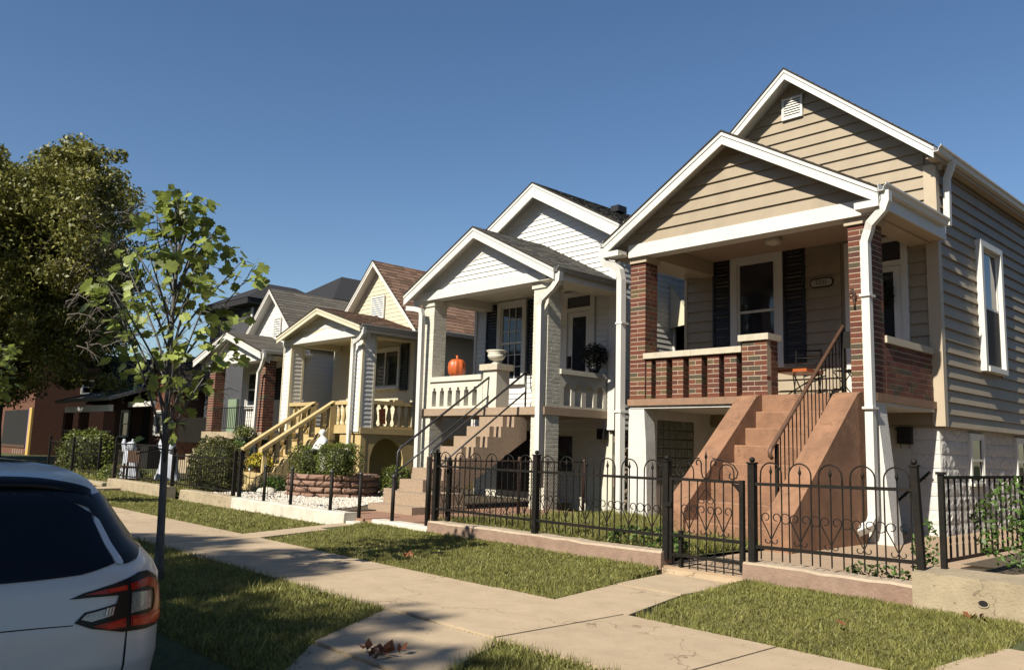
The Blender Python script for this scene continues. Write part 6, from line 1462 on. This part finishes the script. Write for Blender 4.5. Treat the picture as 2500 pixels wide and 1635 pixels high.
def sapling(name, label, base, top, crown, nobj, nmass, lsize, seed, lean=(0, 0), group=None):
    """crown = list of (z, radius) along the stem"""
    t = thing(name, label, 'young tree', base, group); r_ = random.Random(seed); base = Vector(base)
    tr = [Vector(p) for p in top]
    H_ = tr[-1].z-base.z
    def stem(z):
        for a, b in zip(tr[:-1], tr[1:]):
            if a.z <= z <= b.z: u = (z-a.z)/(b.z-a.z); return a.lerp(b, u)
        return tr[-1]
    pts = []; rr = []; n = 22
    for i in range(n+1):
        z = tr[0].z+(tr[-1].z-tr[0].z)*i/n; p = stem(z); u = i/n; pts.append(p); rr.append(.030*(1-u)**.75+.005+(.014*(1-u*12) if u < .08 else 0))
    mb = MB(); mb.tube(pts, rr, 10); mb.build('trunk', bark_g, t)
    tips = []; br = MB()
    zmin = crown[0][0]; zmax = crown[-1][0]
    for i in range(34):
        u = (i+.3)/34; z = zmin-.25+(zmax-zmin)*.92*u; az_ = i*2.4+r_.uniform(-.3, .3); p0 = stem(z)
        rad = float(np.interp(z+.35, [c[0] for c in crown], [c[1] for c in crown]))*r_.uniform(.75, 1.12)
        d = Vector((math.cos(az_), math.sin(az_), 0)); rise = rad*r_.uniform(1.0, 1.6)+.18
        bp_ = [p0+d*rad*v+Vector((0, 0, rise*(v**.85))) for v in (0, .25, .5, .75, 1.0)]
        br.tube(bp_, [.012*(1-u*.5), .010, .008, .006, .004], 5)
        for v in (.35, .5, .65, .8, .92, 1.0):
            q = p0+d*rad*v+Vector((0, 0, rise*(v**.85))); tips.append((q, d, v))
            if r_.random() < .75:
                d2 = (d+Vector((r_.uniform(-1, 1), r_.uniform(-1, 1), r_.uniform(-.1, .9)))*.9).normalized(); L = rad*r_.uniform(.15, .4)
                e = q+d2*L; br.tube([q, q.lerp(e, .5)+Vector((0, 0, .02)), e], [.005, .004, .003], 4); tips.append((e, d2, 1)); tips.append((q.lerp(e, .55), d2, .8))
    for i in range(10): p = stem(zmax-.05-i*.10); tips.append((p, Vector((r_.uniform(-1, 1), r_.uniform(-1, 1), .3)).normalized(), 1))
    br.build('branches', bark_g, t)
    meshes = [mesh_of(sapling_leaf_mesh(k, leaf_m), 'leaf', leaf_m) for k in range(5)]
    shapes = [sapling_leaf_mesh(k, leaf_m) for k in range(5)]; mass = MB()
    total = nobj+nmass; cand = []
    for i in range(total):
        q, d, v = tips[r_.randrange(len(tips))]
        dd = (d*.6+Vector((r_.uniform(-1, 1), r_.uniform(-1, 1), r_.uniform(-.8, .25)))).normalized(); st = r_.uniform(.04, .11)
        pos = q+dd*st; s_ = lsize*r_.uniform(.55, 1.2)*(1 if v > .6 else .9)
        cand.append((pos, dd, s_))
    cand.sort(key=lambda c: -c[2]/max(.1, (c[0]-Vector((0, 0, CAM_H))).length))
    for i, (pos, dd, s_) in enumerate(cand):
        nrm_ = Vector((r_.uniform(-1, 1), r_.uniform(-1.4, .6), r_.uniform(.0, 1.6))); side = nrm_.cross(dd)
        if side.length < 1e-4: continue
        side.normalize(); nn = dd.cross(side); M = Matrix((dd, side, nn)).transposed()
        if i < nobj:
            o = bpy.data.objects.new('leaf', meshes[i % 5]); link(o, t, pos); o.rotation_euler = M.to_euler(); o.scale = (s_, s_, s_)
        else:
            sh = shapes[i % 5]; mass.add([tuple(pos+M@(Vector(v_)*s_)) for v_ in sh.v], sh.f)
    if mass.v: kind(mass.build('leaves', leaf_i, t), 'stuff')
    return t
tp = [(-7.10, 2.74, -.06), (-7.16, 2.74, .67), (-7.21, 2.74, 1.19), (-7.26, 2.74, 1.72), (-7.29, 2.74, 2.26), (-7.27, 2.74, 2.82), (-7.18, 2.74, 3.30)]
st = sapling('young_street_tree', 'slender young tree with big lobed leaves beside the silver car', (-7.10, 2.74, -.03), tp, [(1.12, .40), (1.4, .56), (1.8, .60), (2.2, .52), (2.6, .36), (3.0, .22), (3.45, .08)], 300, 330, .108, 31)
mb = MB(); mb.tube([(-7.10-.03, 2.70, 1.02), (-7.19, 2.66, 1.04), (-7.25, 2.72, 1.03), (-7.2, 2.80, 1.02)], .006, 4, closed=True); mb.tube([(-7.25, 2.72, 1.03), (-7.45, 2.60, .98)], .008, 4); mb.build('tree_tie', handrail_m, st)
tp = [(-16.0, 2.9, -.05), (-15.95, 2.9, .9), (-15.8, 2.9, 1.4), (-15.75, 2.9, 2.1), (-15.7, 2.9, 2.6)]
sapling('young_street_tree', 'smaller leafy young tree at the left edge above the car roof', (-16.0, 2.9, -.03), tp, [(1.35, .28), (1.7, .46), (2.1, .46), (2.4, .28), (2.65, .1)], 200, 240, .13, 44)
# big tree on the left: trunk, limbs, bare twigs at the right, leaf masses
t = thing('large_shade_tree', 'tall dense tree on the left with bare twigs on its right side', 'tree', (-40.4, 8.0, 0))
r_ = random.Random(5); rg = np.random.default_rng(5)
mb = MB(); mb.tube([(-40.4, 8, -.2), (-40.5, 8, 1.5), (-40.3, 8, 3.2), (-40.1, 8, 5)], [.6, .48, .42, .36], 12); mb.build('trunk', bark, t)
limbs = MB(); twigs = MB(); clumps = []
C0 = Vector((-41.0, 8.0, 7.4)); RX, RY, RZ = 8.6, 4.4, 5.3
for i in range(46):
    a = r_.uniform(0, 2*math.pi); u = r_.uniform(-.55, 1); rr_ = math.sqrt(max(0, 1-u*u)); e = C0+Vector((RX*rr_*math.cos(a), RY*rr_*math.sin(a), RZ*u))*r_.uniform(.72, .98)
    s0 = Vector((-40.2+r_.uniform(-.2, .2), 8, r_.uniform(2.8, 5.0))); m1 = s0.lerp(e, .35)+Vector((0, 0, r_.uniform(.3, 1.2))); m2 = s0.lerp(e, .7)+Vector((r_.uniform(-.5, .5), r_.uniform(-.5, .5), r_.uniform(0, .8)))
    limbs.tube([s0, m1, m2, e], [.20, .12, .07, .025], 6); clumps.append(e); clumps.append(m2)
    for k in range(5):
        v = e.lerp(m2, r_.uniform(0, .8)); f_ = v+Vector((r_.uniform(-1, 1), r_.uniform(-1, 1), r_.uniform(-.6, .9)))*1.5; limbs.tube([v, v.lerp(f_, .5)+Vector((0, 0, .15)), f_], [.035, .022, .01], 4); clumps.append(f_)
limbs.build('limbs', bark, t)
for i in range(170):   # bare twigs fanning out to the right and down
    s0 = Vector((-31.6+r_.uniform(-1.6, .6), 9.8+r_.uniform(-1.6, 2.0), r_.uniform(4.2, 9.4))); d = Vector((r_.uniform(.7, 1.6), r_.uniform(-.7, .6), r_.uniform(-.55, .75))); L = r_.uniform(.7, 1.9)
    p = [s0, s0+d*L*.4+Vector((0, 0, .12)), s0+d*L*.75+Vector((0, 0, .10)), s0+d*L+Vector((0, 0, -.10))]; twigs.tube(p, [.022, .015, .010, .004], 4)
    for k in range(3): q = p[1].lerp(p[2], r_.random()); e = q+Vector((r_.uniform(.2, 1), r_.uniform(-.5, .5), r_.uniform(-.7, .6)))*.6; twigs.tube([q, e], [.008, .003], 3)
kind(twigs.build('bare_twigs', twig_m, t), 'stuff')
cs = []
for c in clumps:
    k = int(rg.uniform(130, 300)); s_ = rg.uniform(.5, 1.15); d = rg.normal(size=(k, 3)); d /= np.linalg.norm(d, axis=1)[:, None]; cs.append(np.array(c)+d*np.array([1, 1, .75])*s_*(rg.uniform(0, 1, (k, 1))**.4))
for i in range(640):
    a = rg.uniform(0, 6.283); u = rg.uniform(-.75, 1); q = math.sqrt(max(0, 1-u*u)); f_ = rg.uniform(.55, 1.0)
    dv = np.array([q*math.cos(a), q*math.sin(a), u]); dv = dv/(np.sum(np.abs(dv)**3.6)**(1/3.6))
    c = np.array(C0)+np.array([RX, RY, RZ])*dv*f_*(1+.10*math.sin(5*a+3*u))
    if c[0] > -34.2 and rg.random() < .55: continue
    k = int(rg.uniform(150, 380)); d = rg.normal(size=(k, 3)); d /= np.linalg.norm(d, axis=1)[:, None]; cs.append(c+d*np.array([1, 1, .7])*rg.uniform(.45, .95)*(rg.uniform(0, 1, (k, 1))**.4))
for i in range(95):
    c = np.array([rg.uniform(-38.5, -30.2), rg.uniform(7.6, 9.4), rg.uniform(8.4, 12.0)]); c[2] -= max(0, (c[0]+33)*.35); k = int(rg.uniform(60, 260)); d = rg.normal(size=(k, 3)); d /= np.linalg.norm(d, axis=1)[:, None]; cs.append(c+d*np.array([1, 1, .8])*rg.uniform(.3, .75)*(rg.uniform(0, 1, (k, 1))**.4))
# drooping skirt of foliage on the left down to the roofs
for i in range(120):
    c = np.array([rg.uniform(-47, -36), rg.uniform(6, 9), rg.uniform(2.6, 5.5)]); k = int(rg.uniform(80, 200)); d = rg.normal(size=(k, 3)); d /= np.linalg.norm(d, axis=1)[:, None]; cs.append(c+d*np.array([1, 1, .8])*rg.uniform(.4, .8)*(rg.uniform(0, 1, (k, 1))**.4))
cs = np.concatenate(cs); V, F = leafcards(cs, .17, rg, up=.4, aspect=.5); kind(np_mesh('leaf_crown', V, F, oak_m, t), 'stuff')
# a far tree beyond the brick building
def far_tree(label, c, rad, seed, n=9000, ls=.25):
    rg = np.random.default_rng(seed); t = thing('background_tree', label, 'tree', (c[0], c[1], 0), 'trees around the street')
    mb = MB(); mb.tube([(c[0], c[1], -.3), (c[0]+.1, c[1], c[2]*.5), (c[0], c[1], c[2])], [.3, .22, .1], 8); mb.build('trunk', bark, t); cs = []
    for i in range(60):
        d = rg.normal(size=3); d /= np.linalg.norm(d); cc = np.array(c)+d*np.array(rad)*rg.uniform(.4, .95); k = n//60; e = rg.normal(size=(k, 3)); e /= np.linalg.norm(e, axis=1)[:, None]; cs.append(cc+e*min(rad)*.33*(rg.uniform(0, 1, (k, 1))**.4))
    V, F = leafcards(np.concatenate(cs), ls, rg); kind(np_mesh('leaf_crown', V, F, oak_m, t), 'stuff')
far_tree('rounded tree beyond the red brick building at the far left', (-62, 9, 6.5), (4.5, 3.5, 4.5), 3)
# tree across the street whose shade falls on the strip by the car
far_tree('tall tree on the far side of the street, shading the walk near the car', (-3.1, -11.8, 10.0), (2.4, 2.4, 2.0), 8, n=6500, ls=.24)
far_tree('tall tree across the street, shading the grass beside the car', (-6.7, -10.95, 9.6), (3.4, 2.5, 2.1), 9, n=20000, ls=.24)

for i_, (x_, lb_) in enumerate([(-34, 'unseen leafy tree added across the street to block sky, farthest left'), (-25, 'unseen leafy tree added across the street to block sky, second from the left'), (-15, 'unseen leafy tree added across the street to block sky, opposite the pebble garden'), (3, 'unseen leafy tree added across the street to block sky, opposite the taupe house'), (12, 'unseen leafy tree added across the street to block sky, farthest right')]):
    far_tree(lb_, (x_, -14.0, 7.0), (4.6, 3.2, 3.8), 50+i_, n=5000, ls=.42)  # unseen row of trees, added to block more of the sky light
far_tree('unseen street tree at the far left, added to shade the dark porch house front', (-37.5, .6, 4.6), (4.0, 2.6, 2.2), 12, n=16000, ls=.26)  # unseen tree, added to cast shade in front of the dark porch house
far_tree('second unseen street tree beyond the left frame edge, added for shade', (-45.5, 1.5, 6.5), (4.0, 3.2, 3.6), 14, n=14000, ls=.28)  # another unseen tree, added for shade at the far left
# ================================================================ GRASS
def grass(name, label, polys, zf, dens, h=(.025, .06), w=.0045, seed=1, loc=None, dry=0.06, maxn=400000):
    rg = np.random.default_rng(seed); P = []
    for poly in polys:
        poly = np.array(poly); x0, y0 = poly.min(0); x1, y1 = poly.max(0); A = (x1-x0)*(y1-y0); n = int(A*dens)
        p = np.stack([rg.uniform(x0, x1, n), rg.uniform(y0, y1, n)], -1); ins = np.zeros(n, bool); j = len(poly)-1
        for i in range(len(poly)):
            xi, yi = poly[i]; xj, yj = poly[j]; c = ((yi > p[:, 1]) != (yj > p[:, 1])) & (p[:, 0] < (xj-xi)*(p[:, 1]-yi)/(yj-yi+1e-12)+xi); ins ^= c; j = i
        P.append(p[ins])
    P = np.concatenate(P); n = len(P)
    f = np.sin(P[:, 0]*5.1+1)*np.sin(P[:, 1]*6.3)+.6*np.sin(P[:, 0]*13.7+P[:, 1]*9.1)+.5*np.sin(P[:, 0]*2.1-P[:, 1]*3.3)
    keep = rg.random(n) < np.clip(.78+.16*f, .35, 1); P = P[keep]; f = f[keep]; n = len(P)
    z = zf(P[:, 0], P[:, 1]); hh = rg.uniform(h[0], h[1], n)*np.clip(.95+.18*f, .6, 1.5)*(1+.9*(rg.random(n) < .02)); a = rg.uniform(0, 2*np.pi, n); le = rg.uniform(.15, .9, n)*hh; b = rg.uniform(0, 2*np.pi, n)
    ww = w*rg.uniform(.6, 1.4, n); dx, dy = np.cos(a)*ww, np.sin(a)*ww; lx, ly = np.cos(b)*le, np.sin(b)*le
    B = np.stack([P[:, 0], P[:, 1], z], -1)
    v0 = B+np.stack([-dx, -dy, 0*dx], -1); v1 = B+np.stack([dx, dy, 0*dx], -1); mz = hh*.62
    v2 = B+np.stack([dx*.75+lx*.38, dy*.75+ly*.38, mz], -1); v3 = B+np.stack([-dx*.75+lx*.38, -dy*.75+ly*.38, mz], -1)
    v4 = B+np.stack([lx, ly, hh], -1)
    V = np.stack([v0, v1, v2, v3, v4], 1).reshape(-1, 3); k = np.arange(n)*5
    F = np.concatenate([np.stack([k, k+1, k+2], -1), np.stack([k, k+2, k+3], -1), np.stack([k+3, k+2, k+4], -1)])
    o = np_mesh(name, V, F, grass_m, None, loc=loc or (float(P[0, 0]), float(P[0, 1]), 0)); kind(o, 'stuff'); tag(o, label, 'grass')
    nd = int(n*dry)
    return o
def sz(x, y): return np.interp(y, [1.9, 2.25, 2.7, 3.43], [-.26, -.12, -.05, -.03])
flat = lambda z0: (lambda x, y: np.full(len(x), z0))
hump = lambda x, y: np.interp(y, [4.7, 5.9, 6.62], [-.032, -.002, .043])+.004*np.sin(x*2.3)*np.sin(y*3)
hump2 = lambda x, y: np.interp(y, [4.7, 5.9, 6.62], [-.032, -.05, -.082])
grass('lawn_grass', 'short sunny grass right of the gate walk, below the drain hole wall', [[(-3.68, 4.71), (-1.80, 4.71), (-1.68, 6.53), (-2.5, 6.58), (-3.96, 6.57), (-3.98, 5.7)]], hump, 15000, (.015, .042), .0033, 1)
grass('lawn_grass', 'grass lawn between the pavement and the red kerb wall left of the gate', [[(-9.15, 4.71), (-4.50, 4.71), (-4.72, 5.7), (-4.86, 6.57), (-9.85, 6.57)]], hump, 10500, (.015, .041), .0038, 2)
grass('lawn_grass', 'far lawn strip below the white and tan kerb walls', [[(-18.8, 4.71), (-9.8, 4.71), (-10.5, 6.57), (-19.3, 6.57)]], hump2, 4000, (.018, .045), .006, 3)
grass('lawn_grass', 'most distant lawn strip towards the dark porch house', [[(-34, 4.71), (-19.7, 4.71), (-20.2, 6.57), (-34, 6.57)]], hump2, 900, (.02, .06), .014, 4)
grass('strip_grass', 'shaded grass between car and pavement around the young tree', [[(-9.5, 2.2), (-4.1, 2.2), (-4.38, 2.66), (-4.86, 3.42), (-4.90, 3.46), (-9.5, 3.47)]], sz, 10500, (.018, .050), .0040, 5)
grass('strip_grass', 'grass strip further along beyond the young tree', [[(-22, 2.1), (-9.5, 2.1), (-9.5, 3.47), (-22, 3.47)]], sz, 2200, (.03, .07), .008, 6)
grass('strip_grass', 'tuft of sunny grass at the bottom edge between the two walks', [[(-3.72, 3.46), (-3.30, 2.65), (-2.9, 2.0), (-1.2, 2.0), (-1.2, 3.46)]], sz, 13000, (.018, .050), .0035, 7)
grass('yard_grass', 'long green grass inside the fence before the brick porch', [[(-8.85, 6.82), (-5.05, 6.82), (-5.05, 9.2), (-6.6, 9.2), (-6.6, 10.6), (-8.85, 10.6)]], flat(.088), 4500, (.04, .13), .0055, 8)
grass('yard_grass', 'patch of grass around the ghost decorations and hedge', [[(-28, 6.85), (-17.2, 6.85), (-17.2, 8.4), (-28, 9.4)]], flat(-.03), 700, (.05, .16), .014, 9)
# moss and weeds in the pavement joints
rg = np.random.default_rng(77); pts = []
for x in xs:
    if -9 < x < 1:
        k = 90; pts.append(np.stack([x+rg.normal(0, .005, k), rg.uniform(3.5, 4.68, k)*1.0, np.full(k, -.012)], -1))
pts.append(np.stack([rg.uniform(-5.1, -3.8, 260), np.full(260, 3.463)+rg.normal(0, .004, 260), np.full(260, -.01)], -1)); pts.append(np.stack([rg.uniform(-4.45, -3.8, 60), np.full(60, 4.706), np.full(60, -.01)], -1))
c = np.concatenate(pts); V, F = leafcards(c, .016, rg, up=.8); o = np_mesh('joint_weeds', V, F, grass_m, None, loc=(-5, 4, 0)); kind(o, 'stuff'); tag(o, 'tiny moss and grass tufts in the pavement joints', 'weeds')
# edge tufts hanging over the walks
pts = []
for (x0, y0, x1, y1, k) in [(-3.68, 4.71, -1.8, 4.71, 260), (-9.1, 4.70, -4.5, 4.70, 520), (-4.50, 4.72, -4.84, 6.5, 200), (-3.70, 4.74, -4.0, 6.5, 200), (-4.9, 3.44, -9.5, 3.47, 420), (-4.87, 3.42, -4.36, 2.6, 140), (-3.72, 3.46, -3.3, 2.65, 120), (-3.7, 3.46, -1.3, 3.47, 260), (-4.9, 6.55, -8.4, 6.57, 420), (-3.97, 6.56, -2.6, 6.56, 240), (-2.5, 6.51, -1.7, 6.51, 160), (-18.5, 4.71, -9.9, 4.71, 500)]:
    u = rg.uniform(0, 1, k*2); pts.append(np.stack([x0+(x1-x0)*u+rg.normal(0, .012, k*2), y0+(y1-y0)*u+rg.normal(0, .014, k*2), np.full(k*2, .006)], -1))
c = np.concatenate(pts); n = len(c); a = rg.uniform(0, 6.28, n); h_ = rg.uniform(.015, .05, n); L = rg.uniform(.01, .04, n); ww = .003
v0 = c+np.stack([-np.sin(a)*ww, np.cos(a)*ww, -.03*np.ones(n)], -1); v1 = c+np.stack([np.sin(a)*ww, -np.cos(a)*ww, -.03*np.ones(n)], -1); v2 = c+np.stack([np.cos(a)*L, np.sin(a)*L, h_], -1)
V = np.stack([v0, v1, v2], 1).reshape(-1, 3); F = np.arange(3*n).reshape(n, 3); o = np_mesh('edge_grass', V, F, grass_m, None, loc=(-5, 4.7, 0)); kind(o, 'stuff'); tag(o, 'ragged grass blades leaning over the edges of the walks', 'grass')
# dry blades in the sunny lawns
k = 2600; P = np.concatenate([np.stack([rg.uniform(-9, -4.9, k), rg.uniform(4.75, 6.5, k)], -1), np.stack([rg.uniform(-3.6, -1.9, k), rg.uniform(4.75, 6.5, k)], -1)]); n = len(P)
a = rg.uniform(0, 6.28, n); L = rg.uniform(.02, .055, n); z = .0+rg.uniform(0, .03, n); c = np.stack([P[:, 0], P[:, 1], z], -1)
v0 = c+np.stack([-np.sin(a)*.0022, np.cos(a)*.0022, 0*a], -1); v1 = c+np.stack([np.sin(a)*.0022, -np.cos(a)*.0022, 0*a], -1); v2 = c+np.stack([np.cos(a)*L, np.sin(a)*L, rg.uniform(0, .02, n)], -1)
o = np_mesh('straw', np.stack([v0, v1, v2], 1).reshape(-1, 3), np.arange(3*n).reshape(n, 3), dry_m, None, loc=(-5, 5.5, 0)); kind(o, 'stuff'); tag(o, 'dry straw coloured blades scattered through the lawns', 'grass')
